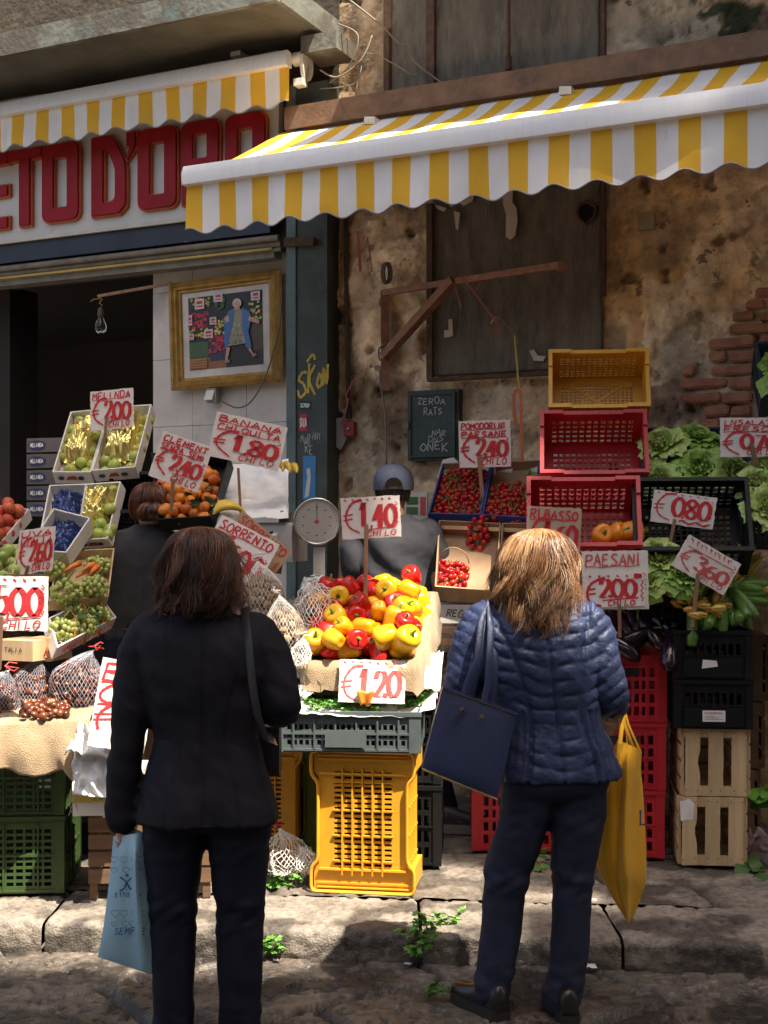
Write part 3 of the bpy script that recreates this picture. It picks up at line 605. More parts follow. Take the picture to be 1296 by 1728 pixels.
def scrib(k, X, Z, l, w, h):
    for q in range(9): k.stroke([(X(.1+.085*q+.03*(i % 2)), Z(.78+.15*((i+1) % 2))) for i in range(5)], l*1.5)
    k.line((X(.08), Z(.7)), (X(.93), Z(.74)), l)
ps('tilted price card for 3.60 over the courgettes', 1192, 953, 102, 60, 30, 5.75, '3,60', [], ((1178, 968), (1168, 1058), .017), faded=True, extra=scrib, ph=.4, pz=.22)
ps('large price card with a smaller 2.00 card over the aubergines', 1038, 979, 110, 99, -1, 5.65, '', ['PAESANI'], ((1045, 1020), (1046, 1075), .014), chilo=False, card='200', faded=True, yaw=-5)

# ================= shop sign =================
so_ = .1; zA, zBt = zS, zS+1.05; uR = wl(470, 280, so_)[0]; uC = (uL+uR)/2
sg = thing('shop_sign', 'long white shop sign with big red block letters under the rolled awning', 'shop sign', WP(uR-2, zA, so_), -TH)
ox = uR-2
b = M(); b.box((-1.5+1-.0, .03, .525), (7-.0, .06, 1.05)); b.v = [(x if x < 1.9 else 2.0, y, z) for x, y, z in b.v]
b.build('board', mat('sign_white', (.6, .58, .54), rough=.45, var=.08, vs=3, dirt=[((.3, .26, .21), .62, .78, 6, .7), ((.12, .09, .07), .73, .8, 18, .8)]), sg)
b = M(); b.box((-1.5, -.004, .008), (7, .012, .022)); b.build('trim', mat('sign_trim', (.6, .55, .45), .5), sg)
m_lr = mat('letter_red', (.3, .008, .014), rough=.5, var=.2, vs=4, spec=.25); m_lo = mat('letter_edge', (.5, .1, .025), rough=.5, var=.2)
z0, z1 = zz(107, 374, so_)-zA, zz(107, 246, so_)-zA
def rrect(x0, x1, a, b, r):
    p = []
    for (cx, cz, st) in ((x1-r, b-r, 0), (x0+r, b-r, 1), (x0+r, a+r, 2), (x1-r, a+r, 3)):
        for k in range(5): an = math.pi/2*(st+k/4); p.append((cx+r*math.cos(an), cz+r*math.sin(an)))
    return p
def holed(m, outer, inner, y0, y1, mi=0):        # ring plate between two outlines with the same point count
    n = len(outer)
    vs = [(x, y0, z) for x, z in outer]+[(x, y0, z) for x, z in inner]+[(x, y1, z) for x, z in outer]+[(x, y1, z) for x, z in inner]
    m.add(vs, [f for i in range(n) for f in ((i, (i+1) % n, n+(i+1) % n, n+i), (i, 2*n+i, 2*n+(i+1) % n, (i+1) % n), (n+i, n+(i+1) % n, 3*n+(i+1) % n, 3*n+i))], mi)
def letter(ch, pa, pb):
    x0, x1 = wl(pa, 310, so_)[0]-ox, wl(pb, 310, so_)[0]-ox; w = x1-x0; tk = w*.3
    m = M(); e = .012
    def O_(a, b, c, d, r=.05, hole=None):
        o = rrect(a, b, c, d, r); h = hole or rrect(a+tk, b-tk, c+tk*.95, d-tk*.95, .012)
        holed(m, o, h, -.045, -.003); o2 = rrect(a-e, b+e, c-e, d+e, r+e); h2 = [(lerp(x, (a+b)/2, .1), lerp(z, (c+d)/2, .04)) for x, z in h]
        holed(m, o2, h2, -.028, -.002, 1)
    def bar(a, b, c, d):
        m.box(((a+b)/2, -.024, (c+d)/2), (b-a, .042, d-c)); m.box(((a+b)/2, -.014, (c+d)/2), (b-a+2*e, .026, d-c+2*e), mi=1)
    if ch == 'O': O_(x0, x1, z0, z1)
    if ch == 'D':
        n = 20; H_ = z1-z0
        def ring(pp):                            # an outline resampled to 20 points
            pp = pp+[pp[0]]; L_ = [math.dist(a, b) for a, b in zip(pp, pp[1:])]; tot = sum(L_); o = []
            for q in range(n):
                d = tot*q/n
                for a, b, l in zip(pp, pp[1:], L_):
                    if d <= l: o.append((lerp(a[0], b[0], d/l), lerp(a[1], b[1], d/l))); break
                    d -= l
            return o
        def dshape(g): return ring([(x0+g, z0+g), (x1-g-.05, z0+g), (x1-g*.9, z0+g+.05), (x1-g*.9, z0+H_*.62), (x0+w*.62-g*.3, z1-g), (x0+g, z1-g)])
        def hshape(g): return ring([(x0+tk*1.1+g, z0+tk*.9+g), (x1-tk*1.1-g-.01, z0+tk*.9+g), (x1-tk-g, z0+tk*.9+g+.02), (x1-tk-g, z0+H_*.58), (x0+w*.48, z1-tk*1.1-g), (x0+tk*1.1+g, z1-tk*.9-g)])
        holed(m, dshape(0), hshape(0), -.045, -.003); holed(m, dshape(-e), hshape(.012), -.028, -.002, 1)
    if ch == 'R':
        zm = z0+(z1-z0)*.42; O_(x0, x1, zm, z1, .05, rrect(x0+tk, x1-tk, zm+tk*.75, z1-tk*.9, .012)); bar(x0+.005, x0+tk, z0, zm+.02); bar(x1-tk, x1-.005, z0, zm+.02)
    if ch == 'T': bar((x0+x1)/2-tk*.5, (x0+x1)/2+tk*.5, z0, z1-tk*.75); bar(x0, x1, z1-tk*.72, z1)
    if ch == 'E':
        bar(x0, x0+tk, z0, z1)
        for (a, b) in ((z0, z0+tk*.72), (z1-tk*.72, z1), ((z0+z1)/2-tk*.35, (z0+z1)/2+tk*.35)): bar(x0+tk+.001, x1, a, b)
    if ch == "'":
        p = [(x0, z1), (x1, z1), (x1+.0, z1-.09), (x0+w*.1, z1-.17), (x0, z1-.15), (x0+w*.45, z1-.09), (x0, z1-.08)]
        m.prism(p, -.045, -.003); m.prism([(x+(e if x > x0+w*.5 else -e), z+(e if z > z1-.05 else -e)) for x, z in p], -.028, -.002, mi=1)
    m.build('letter', [m_lr, m_lo], sg)
for ch, a, b in (('E', -42, 19), ('T', 20, 76), ('O', 78, 138), ('D', 161, 218), ("'", 220, 234), ('O', 239, 303), ('R', 312, 374), ('O', 386, 452), ('V', 0, 0)): letter(ch, a, b) if b else None
# ================= plastic and wooden crates =================
def pmat(n, c, r=.42, d=.5): return mat(n, c, rough=r, var=.1, vs=5, rand=.08, spec=.45, bump=.06, bs=30, dirt=[(tuple(.5*x+.004 for x in c), .52, .72, 6, d), ((.1, .075, .05), .64, .8, 14, .35)])
m_cy = pmat('yellow_plastic', (.72, .36, .025)); m_cr = pmat('red_plastic', (.5, .02, .032)); m_cg = pmat('green_plastic', (.04, .075, .02)); m_cg2 = pmat('grass_green_plastic', (.17, .27, .05))
m_ck = mat('black_plastic', (.009, .0095, .01), rough=.5, var=.2, vs=6, spec=.22, dirt=[((.035, .03, .025), .58, .8, 10, .5)]); m_cn = pmat('navy_plastic', (.025, .04, .075)); m_cgr = pmat('grey_plastic', (.1, .125, .125))
def cuts(a, b, n, solid):                       # alternating solid/slot edges from a to b: n slots
    p = (b-a)/n; o = []
    for k in range(n): o += [a+p*k+p*solid/2, a+p*(k+1)-p*solid/2]
    return [a]+o+[b]
def slot_wall(W, H, t, nx, nz, mx=.045, mz0=.03, mz1=.05, sx=.35, sz=.35, solidrow=None, solidcol=None, hand=False):
    """a wall in x,z with nx by nz slots inside a solid margin"""
    xs = [-W/2]+cuts(-W/2+mx, W/2-mx, nx, sx)+[W/2]; zs = [0]+cuts(mz0, H-mz1, nz, sz)+[H]
    def sol(i, j):
        if i < 1 or j < 1 or i > len(xs)-3 or j > len(zs)-3: return True
        if i % 2 == 1 or j % 2 == 1: return True
        if solidcol and (i//2-1) in solidcol: return True
        if solidrow and (j//2-1) in solidrow: return True
        return False
    m = M(); m.panel(xs, zs, sol, t); return m
def crate_parts(W, D, H, mt, nx=12, ny=7, nz=5, t=.008, vert=True, ribs=3, hand=True, lip=.018, floor=(14, 9), notch=.0, solidrow=None, posts=.03):
    """W along x, D along y, H up, origin at the bottom centre; returns [(part name, mesh)]"""
    out = []; sx, sz = (.35, .3) if vert else (.25, .4)
    for (w, T, n) in ((W, Mx.Translation((0, -D/2+t/2, 0)), nx), (W, Mx.Translation((0, D/2-t/2, 0)) @ Mx.Rotation(math.pi, 4, 'Z'), nx), (D-2*t, Mx.Translation((-W/2+t/2, 0, 0)) @ Mx.Rotation(-math.pi/2, 4, 'Z'), ny), (D-2*t, Mx.Translation((W/2-t/2, 0, 0)) @ Mx.Rotation(math.pi/2, 4, 'Z'), ny)):
        m = slot_wall(w, H-lip-.001, t, n, nz, mx=posts+.012, mz0=.025, mz1=.03, sx=sx, sz=sz, solidrow=solidrow)
        for k in range(ribs):
            x = -w/2+posts+(w-2*posts)*(k+.5)/ribs if ribs > 1 else 0
            m.box((x, -t/2-.0042, (H-lip)/2), (.007, .008, H-lip-.03))
        for z in (.012, (H-lip)*.52): m.box((0, -t/2-.0035, z), (w-.01, .0066, .009))
        if hand: m.box((0, -t/2-.005, H-lip-.035), (min(.2, w*.5), .0096, .007)); m.box((0, -t/2+.0005, H-lip-.06), (min(.17, w*.42), .0112, .028), mi=1)
        q = M(); q.join(m, T); q.mi = list(m.mi); out.append(('side_panel', q.mesh('side_panel', [mt, m_dark])))
    xs = [-W/2+t]+cuts(-W/2+.05, W/2-.05, floor[0], .35)+[W/2-t]; ys = [-D/2+t]+cuts(-D/2+.05, D/2-.05, floor[1], .35)+[D/2-t]
    m = M().panel(xs, ys, lambda i, j: i < 1 or j < 1 or i > len(xs)-3 or j > len(ys)-3 or i % 2 == 1 or j % 2 == 1, .008, Mx.Translation((0, 0, .008)) @ Mx.Rotation(-math.pi/2, 4, 'X'))
    out.append(('base', m.mesh('base', mt)))
    m = M(); L = lip; e = .012
    for s in (-1, 1):
        for seg in ((-W/2-e, -W/2+.1, L+notch), (-W/2+.1, W/2-.1, L), (W/2-.1, W/2+e, L+notch)):
            m.box(((seg[0]+seg[1])/2, s*(D/2+e/2-t/2), H-L+seg[2]/2), (seg[1]-seg[0]-.0005, e+t, seg[2]))
        for seg in ((-D/2+.005, -D/2+.08, L+notch), (-D/2+.0805, D/2-.0805, L), (D/2-.08, D/2-.005, L+notch)):
            m.box((s*(W/2+e/2-t/2), (seg[0]+seg[1])/2, H-L+seg[2]/2+.0003), (e+t-.001, seg[1]-seg[0], seg[2]))
    out.append(('rim', m.mesh('rim', mt)))
    for sx_ in (-1, 1):
        for sy_ in (-1, 1):
            a, b, c = W/2+.008, W/2-posts, W/2-.006; e_, f, g = D/2+.008, D/2-posts, D/2-.006
            pl = [(a, e_), (b, e_), (b, g), (c, g), (c, f), (a, f)]; m = M(); m.prism([(sx_*x, sy_*y) for x, y in pl], .002, H-L-.002, Mx.Rotation(math.pi/2, 4, 'X')); out.append(('corner_post', m.mesh('corner_post', mt)))
    return out
def crate(label, parts, loc, rot=0, group=None, name='crate'):
    t = thing(name, label, 'crate', loc, rot, group)
    for n, me in parts: inst(n, me, (0, 0, 0), parent=t)
    return t
def crate_on(label, parts, px, py, d, yaw=0, tilt=0, roll=0, group=None, name='crate'):   # bottom front middle at a photo pixel
    return crate(label, parts, P(px, py, d), tip(yaw, tilt, roll), group, name)
def tip(yaw, tilt, roll=0): return Mx.Rotation(R(yaw), 3, 'Z') @ Mx.Rotation(R(tilt), 3, 'X') @ Mx.Rotation(R(roll), 3, 'Y')
def shift(parts, dy):                            # move the origin to the bottom front edge
    for n, me in parts: me.transform(Mx.Translation((0, dy, 0)))
    return parts
G1 = 'red plastic crates'
# --- red crates stacked on the pavement under the aubergines (end-on)
pr = shift(crate_parts(.4, .56, .31, m_cr, nx=9, ny=12, nz=4, hand=True, ribs=3), .28)
xr, yr = P(1040, 1450, 6.06).x, 6.0
for k in range(3):
    lb = ['lowest red crate of the stack under the aubergines', 'middle red crate of the stack under the aubergines', 'top red crate of the stack, filled with aubergines'][k]
    crate(lb, pr, (xr+.004*k, yr-.01*k, KH+.012+.311*k), R(-5+1.5*k), G1)
    lb = ['lowest red crate behind the jeans of the fair haired woman', 'second red crate behind the fair haired woman', 'top red crate behind the fair haired woman'][k]
    crate(lb, pr, (xr-.46, yr+.12, KH+.012+.311*k), R(-3), G1)
# --- tilted red crates and the yellow one above
pt = shift(crate_parts(.49, .34, .28, m_cr, nx=12, ny=7, nz=5, vert=True, floor=(13, 8), ribs=0, hand=False, notch=.012), .17)
def facing(px, py, d, tilt, yaw, parts, label, group=None, zoff=0):  # a crate on its side, open towards the street: px,py = lower front edge
    return crate(label, parts, P(px, py, d), tip(yaw, 90-tilt), group)
facing(983, 968, 6.05, 30, -7, pt, 'lower of the two tipped red crates with orange peppers in its corner', 'tipped red crates')
facing(1000, 848, 6.42, 30, -7, pt, 'upper empty tipped red crate under the yellow one', 'tipped red crates')
py_ = shift(crate_parts(.47, .3, .27, m_cy, nx=14, ny=9, nz=8, floor=(17, 12), ribs=0, hand=False, notch=.012, vert=False), .15)
ty = facing(1008, 726, 6.62, 22, -7, py_, 'empty yellow plastic crate tipped on top of the red crates')
q = M(); q.bar((-.16, .03, .016), (.16, .27, .016), .012, .006, up=(0, 0, 1)); q.bar((-.16, .27, .017), (.16, .03, .017), .012, .006); q.build('cross_brace', m_cy, ty)
for s in (-1, 1): M().box((s*.16, .25, .017), (.04, .03, .006)).build('corner_plate', m_cy, ty)
# --- black crates of courgettes at the right
pk = shift(crate_parts(.33, .5, .22, m_ck, nx=8, ny=10, nz=2, hand=False, ribs=3, solidrow=None, posts=.025), .25)
xk, yk = P(1201, 1225, 5.86).x, 5.83
G2 = 'black plastic crates at the right'
kb = crate('lower black crate with a white label standing on the wooden crates', pk, (xk, yk, KH+.628), R(-6), G2)
kt = crate('upper black crate heaped with courgettes and their flowers', pk, (xk-.004, yk-.004, KH+.628+.222), R(-6), G2)
m_lab = mat('label_paper', (.75, .73, .7), .6)
lb = M().box((-.0, -.0175, .06), (.1, .001, .05)).build('paper_label', m_lab, kb); k = Ink(-.0185); k.text('MADONNA', -.04, .07, .009, .08, .0018); k.m.build('lettering', m_ink, lb, fix=False)
k = Ink(-.0185)
for q in range(3): k.line((-.04, .06-q*.007), (.0+.02*q, .06-q*.007), .0015)
k.m.build('small_print', m_dark, lb, fix=False)
for k_ in (kb, kt):
    M().box((0, -.0125, .055), (.26, .004, .085)).build('front_plate', m_ck, k_)
M().prism([(-.05, .05), (.02, .06), (.015, .085), (-.045, .09)], -.0165, -.0155).build('torn_label', m_lab, kt)
# --- wooden crates, upright on their sides
m_wd = mat('poplar_wood', (.56, .4, .22), rough=.8, var=.22, vs=14, ani=(1, 1, .12), rand=.12, bump=.15, bs=40, dirt=[((.3, .2, .1), .6, .78, 8, .6)])
m_wdd = mat('old_wood', (.15, .085, .045), rough=.85, var=.3, vs=14, ani=(.15, 1, 1), rand=.15, bump=.25, bs=40)
def slat_crate(W, D, H, n=3, gap=.06, mt=m_wd, t=.007, nd=4):     # slats upright on the front, origin bottom front middle
    out = []; p = W/n
    for k in range(n):
        x = -W/2+p*(k+.5); a = (p-gap)/2; z0 = .002*k; m = M()
        pl = [(x-a, z0), (x+a, .004), (x+a-.002, H*.35), (x+a*(1-(.28 if k == 0 else 0)), H*.45), (x+a*(1-(.3 if k == 0 else 0)), H*.55), (x+a-.001, H*.66), (x+a, H), (x-a+.003, H-.003)]
        m.prism(pl, -t, -.0005); out.append(('slat', m.mesh('slat', mt)))
    m = M()
    for z in (.025, H-.025):
        for y in (.006, D-.006): out.append(('batten', M().box((0, y, z), (W-.03, .012, .045)).mesh('batten', mt)))
    for s in (-1, 1):
        for y in (.022, D-.022): out.append(('corner_post', M().box((s*(W/2-.009), y, H/2), (.012, .018, H-.004)).mesh('corner_post', mt)))
    m = M()
    for s in (-1, 1):
        for k in range(nd): z = H*(k+.5)/nd; m.box((s*(W/2-.001), D/2, z), (.005, D-.016, H/nd-.016))
    for k in range(4): z = H*(k+.5)/4; m.box((0, D+.004, z), (W-.02, .005, H/4-.02))
    out.append(('side_board', m.mesh('side_board', mt)))
    
    for z in (.005, H-.006): out.append(('end_board', M().box((0, D/2, z), (W-.03, D-.03, .006)).mesh('end_board', mt)))
    return out
pw = slat_crate(.305, .42, .312, gap=.034); xw = P(1203, 1462, 5.9).x
G3 = 'pale wooden crates under the black crates'
w1 = crate('lower pale wooden crate with a torn paper label on its left slat', pw, (xw-.012, 5.86, KH+.008), R(-7), G3, 'wooden_crate'); w2 = crate('upper pale wooden crate just below the black crates', pw, (xw+.002, 5.86, KH+.32), R(-6), G3, 'wooden_crate')
M().prism([(-.14, .2), (-.085, .21), (-.08, .28), (-.1, .3), (-.145, .29)], -.0085, -.0078).build('torn_label', m_lab, w1)
for wc in (w1, w2):
    m = M()
    for x in (-.13, -.08, -.02, .02, .08, .13):
        for z in (.03, .29): m.ell((x, -.0078, z+U(-.006, .006)), (.003, .0015, .003), 6, 4)
    m.build('nail', m_rust, wc)
# --- lettuce crates on the right
pl_ = shift(crate_parts(.5, .36, .2, m_cn, nx=12, ny=8, nz=4, hand=False, ribs=0), .18)
la = crate_on('navy crate of big open lettuces beside the tipped red crates', pl_, 1172, 850, 6.35, -8, 38, 0, None)
pe = shift(crate_parts(.5, .36, .24, m_ck, nx=12, ny=8, nz=5, hand=False, ribs=0), .18)
facing(1163, 968, 5.98, 30, -8, pe, 'empty tipped black crate behind the ragged price card', None)
pg = shift(crate_parts(.4, .36, .2, pmat('slate_plastic', (.05, .07, .085)), nx=10, ny=8, nz=4, hand=False, ribs=0), .18)
lc = crate_on('slate crate of pale lettuces cut off at the right edge', pg, 1326, 922, 6.0, -8, 38)
ld = crate_on('high slate crate of green lettuces at the right edge above the salad card', pg, 1352, 702, 6.5, -8, 42)
le = crate_on('low black crate of escarole half hidden behind the 3.60 card', pk, 1118, 1000, 6.1, -8, 30)
# --- side stack of old wooden crates at the far right
for k, (y, z) in enumerate(((1240, 0), (1150, 1))):
    pass
ps_ = slat_crate(.36, .5, .33, mt=m_wdd, nd=4)
for k in range(3): crate(['lowest', 'middle', 'highest'][k]+' worn brown wooden crate behind the black and pale crates', ps_, (P(1226, 1400, 6.4).x+.02*k, 6.46, KH+.008+.333*k), R(-9), 'worn wooden crates at the right', 'wooden_crate')
# --- centre: the upright yellow crate
def end_crate(W, D, H, mt, label, loc, rot, group=None, nx=6, nz=20, notch=True):
    """a plastic crate standing on its short end with its slotted base towards the street: origin bottom front middle"""
    t = thing('crate', label, 'crate', loc, rot, group); th = .009; cut = .03 if notch else 0
    a = .17*H; m = M()
    m1 = slot_wall(W-2*cut, H-.1, th, nx, nz, mx=.06, mz0=.03, mz1=.03, sx=.28, sz=.5); m.join(m1, Mx.Translation((0, .01, .05)))
    for s in (-1, 1):
        A = lambda z: z if s < 0 else H-z
        m.prism([(-W/2+.01, A(.005)), (W/2-.01, A(.005)), (W/2-.01, A(a-.01)), (W/2-cut-.01, A(a+.022)), (W/2-cut-.06, A(a+.03)), (W/2-cut-.062, A(.0495)), (-W/2+cut+.062, A(.0495)), (-W/2+cut+.06, A(a+.03)), (-W/2+cut+.01, A(a+.022)), (-W/2+.01, A(a-.01))], .006, .0145)
    for k in range(nx-1): x = -(W-2*cut)/2+.06+(W-2*cut-.12)*(k+1)/nx; m.box((x, -.002, H/2), (.006, .018, H*.76))
    for z in (.22, .4, .58, .78): m.box((0, .0, H*z), (W-2*cut-.12, .012, .006))
    m.build('base_panel', mt, t)
    m = M()                                      # raised frame with wide ears at both ends
    out = [(-W/2, .0), (W/2, 0), (W/2, a), (W/2-cut, a+.03), (W/2-cut, H-a-.03), (W/2, H-a), (W/2, H), (-W/2, H), (-W/2, H-a), (-W/2+cut, H-a-.03), (-W/2+cut, a+.03), (-W/2, a)]
    pts = []
    for i in range(len(out)):
        p, q, r_ = V((*out[i-1], 0)), V((*out[i], 0)), V((*out[(i+1) % len(out)], 0)); rr = .025
        d1, d2 = (p-q), (r_-q); A = q+d1.normalized()*min(rr, d1.length*.45); B = q+d2.normalized()*min(rr, d2.length*.45)
        for k in range(4): s = k/3; c = A*(1-s)**2+q*2*s*(1-s)+B*s*s; pts.append((c.x, -.008, c.y))
    m.tube(pts, (.007, .0125), 8, closed=True, up=(0, 1, 0)) if False else m.tube(pts, [(.0075, .012)]*len(pts), 8, closed=True, up=(0, 1, 0))
    for s in (-1, 1):
        y = .16*H if s < 0 else H-.16*H
        m.box((0, -.004, y), (W-.07, .014, .008)); m.box((0, .004, .035 if s < 0 else H-.035), (W-.05, .01, .008)); m.box((0, -.002, .018 if s < 0 else H-.018), (W-.05, .012, .005))
    m.build('frame', mt, t, smooth=40)
    for s in (-1, 1):                            # long sides
        m2 = slot_wall(D-.02, H-.03, th, 5, 22, mx=.03, mz0=.04, mz1=.04, sx=.5, sz=.55, solidrow=(4, 9, 13, 17)); m = M().join(m2, Mx.Translation((s*(W/2-cut-.012), D/2+.012, .015)) @ Mx.Rotation(s*math.pi/2, 4, 'Z'))
        for k in range(4): m.box((s*(W/2-cut), .06+D*.2*k, H/2), (.016, .01, H-.1-.1*(k % 2)))
        for z in (.2, .4, .6, .8): m.box((s*(W/2-cut-.001), D/2+.01, H*z), (.012, D-.04, .008))
        for z in (.085*H, .915*H): m.box((s*(W/2-cut/2-.005), D/2+.012, z), (cut-.002, D-.03, .15*H))
        m.build('side_panel', mt, t)
    for z in (.006, H-.006): M().box((0, D/2+.015, z), (W-2*cut-.04, D-.03, .01)).build('end_panel', mt, t)
    return t
yc = end_crate(.435, .3, .585, m_cy, 'big yellow plastic crate standing upright in the sun under the parsley crate', P(612, 1512, 5.42), tip(-9, 0))
yc.location.z = KH+.01
gc = end_crate(.32, .3, .58, m_cg2, 'grass green crate standing upright behind the yellow one', V((P(560, 1400, 5.8).x, 5.95, KH+.01)), tip(2, 0))
yd = end_crate(.36, .3, .58, m_cy, 'shaded yellow crate standing behind the dark haired woman', V((P(440, 1400, 5.8).x, 5.85, KH+.01)), tip(-3, 0))
# --- grey crate with parsley on top of the yellow one
pgr = shift(crate_parts(.6, .4, .17, m_cgr, nx=20, ny=12, nz=3, hand=False, ribs=6, posts=.04), .2)
pc = crate('low grey plastic crate of parsley lined with white paper on the yellow crate', pgr, V((P(584, 1265, 5.36).x, 5.36, KH+.6)), tip(-4, 1), None)
M().box((0, -.0165, .06), (.17, .004, .07)).build('name_plate', m_cgr, pc)
# --- left: green crates under the chestnuts, old wooden crate beside
pgn = shift(crate_parts(.62, .42, .32, m_cg, nx=14, ny=9, nz=9, vert=False, hand=False, ribs=4), .21)
G4 = 'dark green crates under the chestnuts'
for k in range(2): crate(['lower', 'upper'][k]+' dark green plastic crate under the chestnuts at the left edge', pgn, (P(-18, 1500, 5.42).x, 5.38, KH+.012+.322*k), R(4), G4)
for k in range(4):
    m = None
po = slat_crate(.5, .34, .2, n=1, gap=.0, mt=m_wdd, nd=1)
def board_crate(label, W, D, H, nb, loc, rot, mt=m_wdd, group=None, legs=.06):   # wooden box of level boards on short legs
    t = thing('wooden_crate', label, 'crate', loc, rot, group); p = (H-legs)/nb
    for k in range(nb):
        m = M(); z = legs+p*(k+.5); m.box((0, .005, z), (W, .008, p-.012)); m.box((0, D-.005, z), (W, .008, p-.012))
        for s in (-1, 1): m.box((s*(W/2-.005), D/2, z+.001), (.008, D-.02, p-.012))
        m.build('board', mt, t)
    for sx_ in (-1, 1):
        for sy_ in (0, 1): M().box((sx_*(W/2-.02), .022 if sy_ == 0 else D-.022, H/2), (.03, .026, H)).build('corner_post', mt, t)
    return t
board_crate('dark wooden crate on legs behind the dark haired woman and her blue bag', (.5), .36, .41, 5, (P(250, 1540, 5.3).x, 5.34, KH+.004), R(3))
# ================= produce =================
def leafmat(n, c, **k): return mat(n, c, rough=k.pop('rough', .45), var=.25, vs=k.pop('vs', 14), **k)
m_yp = mat('yellow_pepper', (.82, .4, .012), rough=.22, var=.12, vs=8, hue=.012, rand=.08, spec=.5); m_rp = mat('red_pepper', (.58, .016, .012), rough=.2, var=.2, vs=8, rand=.15, spec=.5)
m_op = mat('orange_pepper', (.75, .24, .012), rough=.25, var=.1)
m_gs = mat('green_stem', (.13, .24, .03), rough=.5, var=.25, vs=20, rand=.2)
m_tom = mat('tomato', (.5, .012, .01), rough=.2, var=.2, vs=25, rand=.2, hue=.008)
m_vine = mat('tomato_vine', (.16, .22, .04), rough=.6, var=.2)
m_ches = mat('chestnut', (.13, .035, .014), rough=.22, var=.4, vs=18, rand=.35, spec=.5); m_chb = mat('chestnut_base', (.3, .18, .1), rough=.6)
m_wal = mat('walnut', (.5, .34, .19), rough=.7, var=.25, vs=40, rand=.15, bump=.8, bs=90)
m_net = mat('white_net', (.85, .82, .76), rough=.5); m_netd = mat('dark_net', (.33, .33, .38), rough=.5); m_netr = mat('red_cord', (.6, .06, .05), rough=.6)
m_bur = mat('burlap', (.42, .3, .18), rough=.95, var=.22, vs=10, bump=.7, bs=240, sheen=.2, dirt=[((.26, .18, .1), .55, .75, 6, .5)])
m_pap = mat('white_paper', (.8, .79, .77), rough=.75, var=.05, bump=.25, bs=18)
m_carton = mat('white_carton', (.72, .68, .62), rough=.7, var=.08, rand=.06, dirt=[((.45, .38, .3), .62, .78, 6, .5)]); m_kraft = mat('brown_carton', (.36, .23, .13), rough=.85, var=.15)
m_bcart = mat('blue_carton', (.05, .08, .3), rough=.6)
m_app = mat('green_apple', (.42, .46, .09), rough=.3, var=.15, vs=12, rand=.15, hue=.02); m_peach = mat('red_peach', (.5, .07, .04), rough=.5, var=.4, vs=12, rand=.2, hue=.02)
m_gra = mat('green_grape', (.42, .47, .13), rough=.22, var=.15, vs=30, sss=.15); m_cle = mat('clementine', (.72, .2, .02), rough=.42, var=.12, vs=20, rand=.15, hue=.015, bump=.2, bs=160)
m_leaf = leafmat('dark_leaf', (.05, .11, .025)); m_par = leafmat('parsley_leaf', (.1, .26, .03), rand=.1)
m_egg = mat('aubergine', (.018, .008, .016), rough=.16, var=.4, vs=10, spec=.6); m_zuc = mat('courgette', (.1, .21, .035), rough=.35, var=.45, vs=26, ani=(1, 1, .12), rand=.2); m_flo = mat('squash_flower', (.62, .42, .08), rough=.6, var=.35, vs=18, rand=.2, hue=.02, dirt=[((.65, .22, .03), .5, .7, 9, .9)])
m_ban = mat('banana', (.72, .5, .07), rough=.45, var=.15, vs=10, dirt=[((.2, .12, .03), .66, .76, 10, .7)])
def bell(seed, lobes):
    rg = random.Random(seed); ph = rg.random()*6; L_ = rg.uniform(1.0, 1.28)
    def md(a, z, r):
        t = z/L_; k = .05+.09*(1-t)
        return r*(1-k+k*1.3*abs(math.cos(lobes*(a+ph)/2))**.8)*(1+.05*math.sin(a+ph))
    pr = [(.02, .05), (.16, -.0), (.3, .02), (.4, .1), (.46, .25), (.5, .45*L_), (.54, .65*L_), (.52, .8*L_), (.43, .92*L_), (.27, .95*L_), (.1, .9*L_), (.02, .87*L_)]
    m = M().lathe(pr, 28, mod=md); m.v = [(x, y, z-L_*.5) for x, y, z in m.v]
    s = M(); s.tube([(0, 0, .36*L_), (0, 0, .42*L_), (.02, .01, .5*L_), (.06, .02, .62*L_)], [(.16, .16), (.1, .1), (.05, .05), (.06, .06)], 8)
    return m, s
BELL = [bell(i, 3+i % 2) for i in range(4)]
bm_y = [b[0].mesh('pepper', m_yp, True) for b in BELL]; bm_r = [b[0].mesh('pepper', m_rp, True) for b in BELL]; bm_o = [b[0].mesh('pepper', m_op, True) for b in BELL]; bm_s = [b[1].mesh('stem', m_gs, True) for b in BELL]
RG = random.Random(11)
def rrot(): return Mx.Rotation(RG.uniform(0, 6.28), 3, 'Z') @ Mx.Rotation(RG.uniform(0, 3.14), 3, 'X') @ Mx.Rotation(RG.uniform(0, 6.28), 3, 'Y')
def quad(c, s, t): return c[0]*(1-s)*(1-t)+c[1]*s*(1-t)+c[2]*s*t+c[3]*(1-s)*t
def pile(c, n, r, bulge=0, pack=.82, K=24, mask=None, up=None):
    """settle n balls of radius r on the four-cornered surface c; returns their centres"""
    up = up or ((c[1]-c[0]).cross(c[3]-c[0])).normalized(); got = []
    for i in range(n):
        best = None
        for k in range(K):
            s, t = RG.random(), RG.random()
            if mask and not mask(s, t): continue
            p = quad(c, s, t)+up*(bulge*(16*s*(1-s)*t*(1-t))**.6+r*.75); h = 0
            for q in got:
                d = q-p; al = d.dot(up); la2 = d.length_squared-al*al; R2 = (2*r*pack)**2
                if la2 < R2: h = max(h, al+math.sqrt(R2-la2))
            if best is None or h < best[0]: best = (h, p+up*h)
        if best: got.append(best[1])
    return got
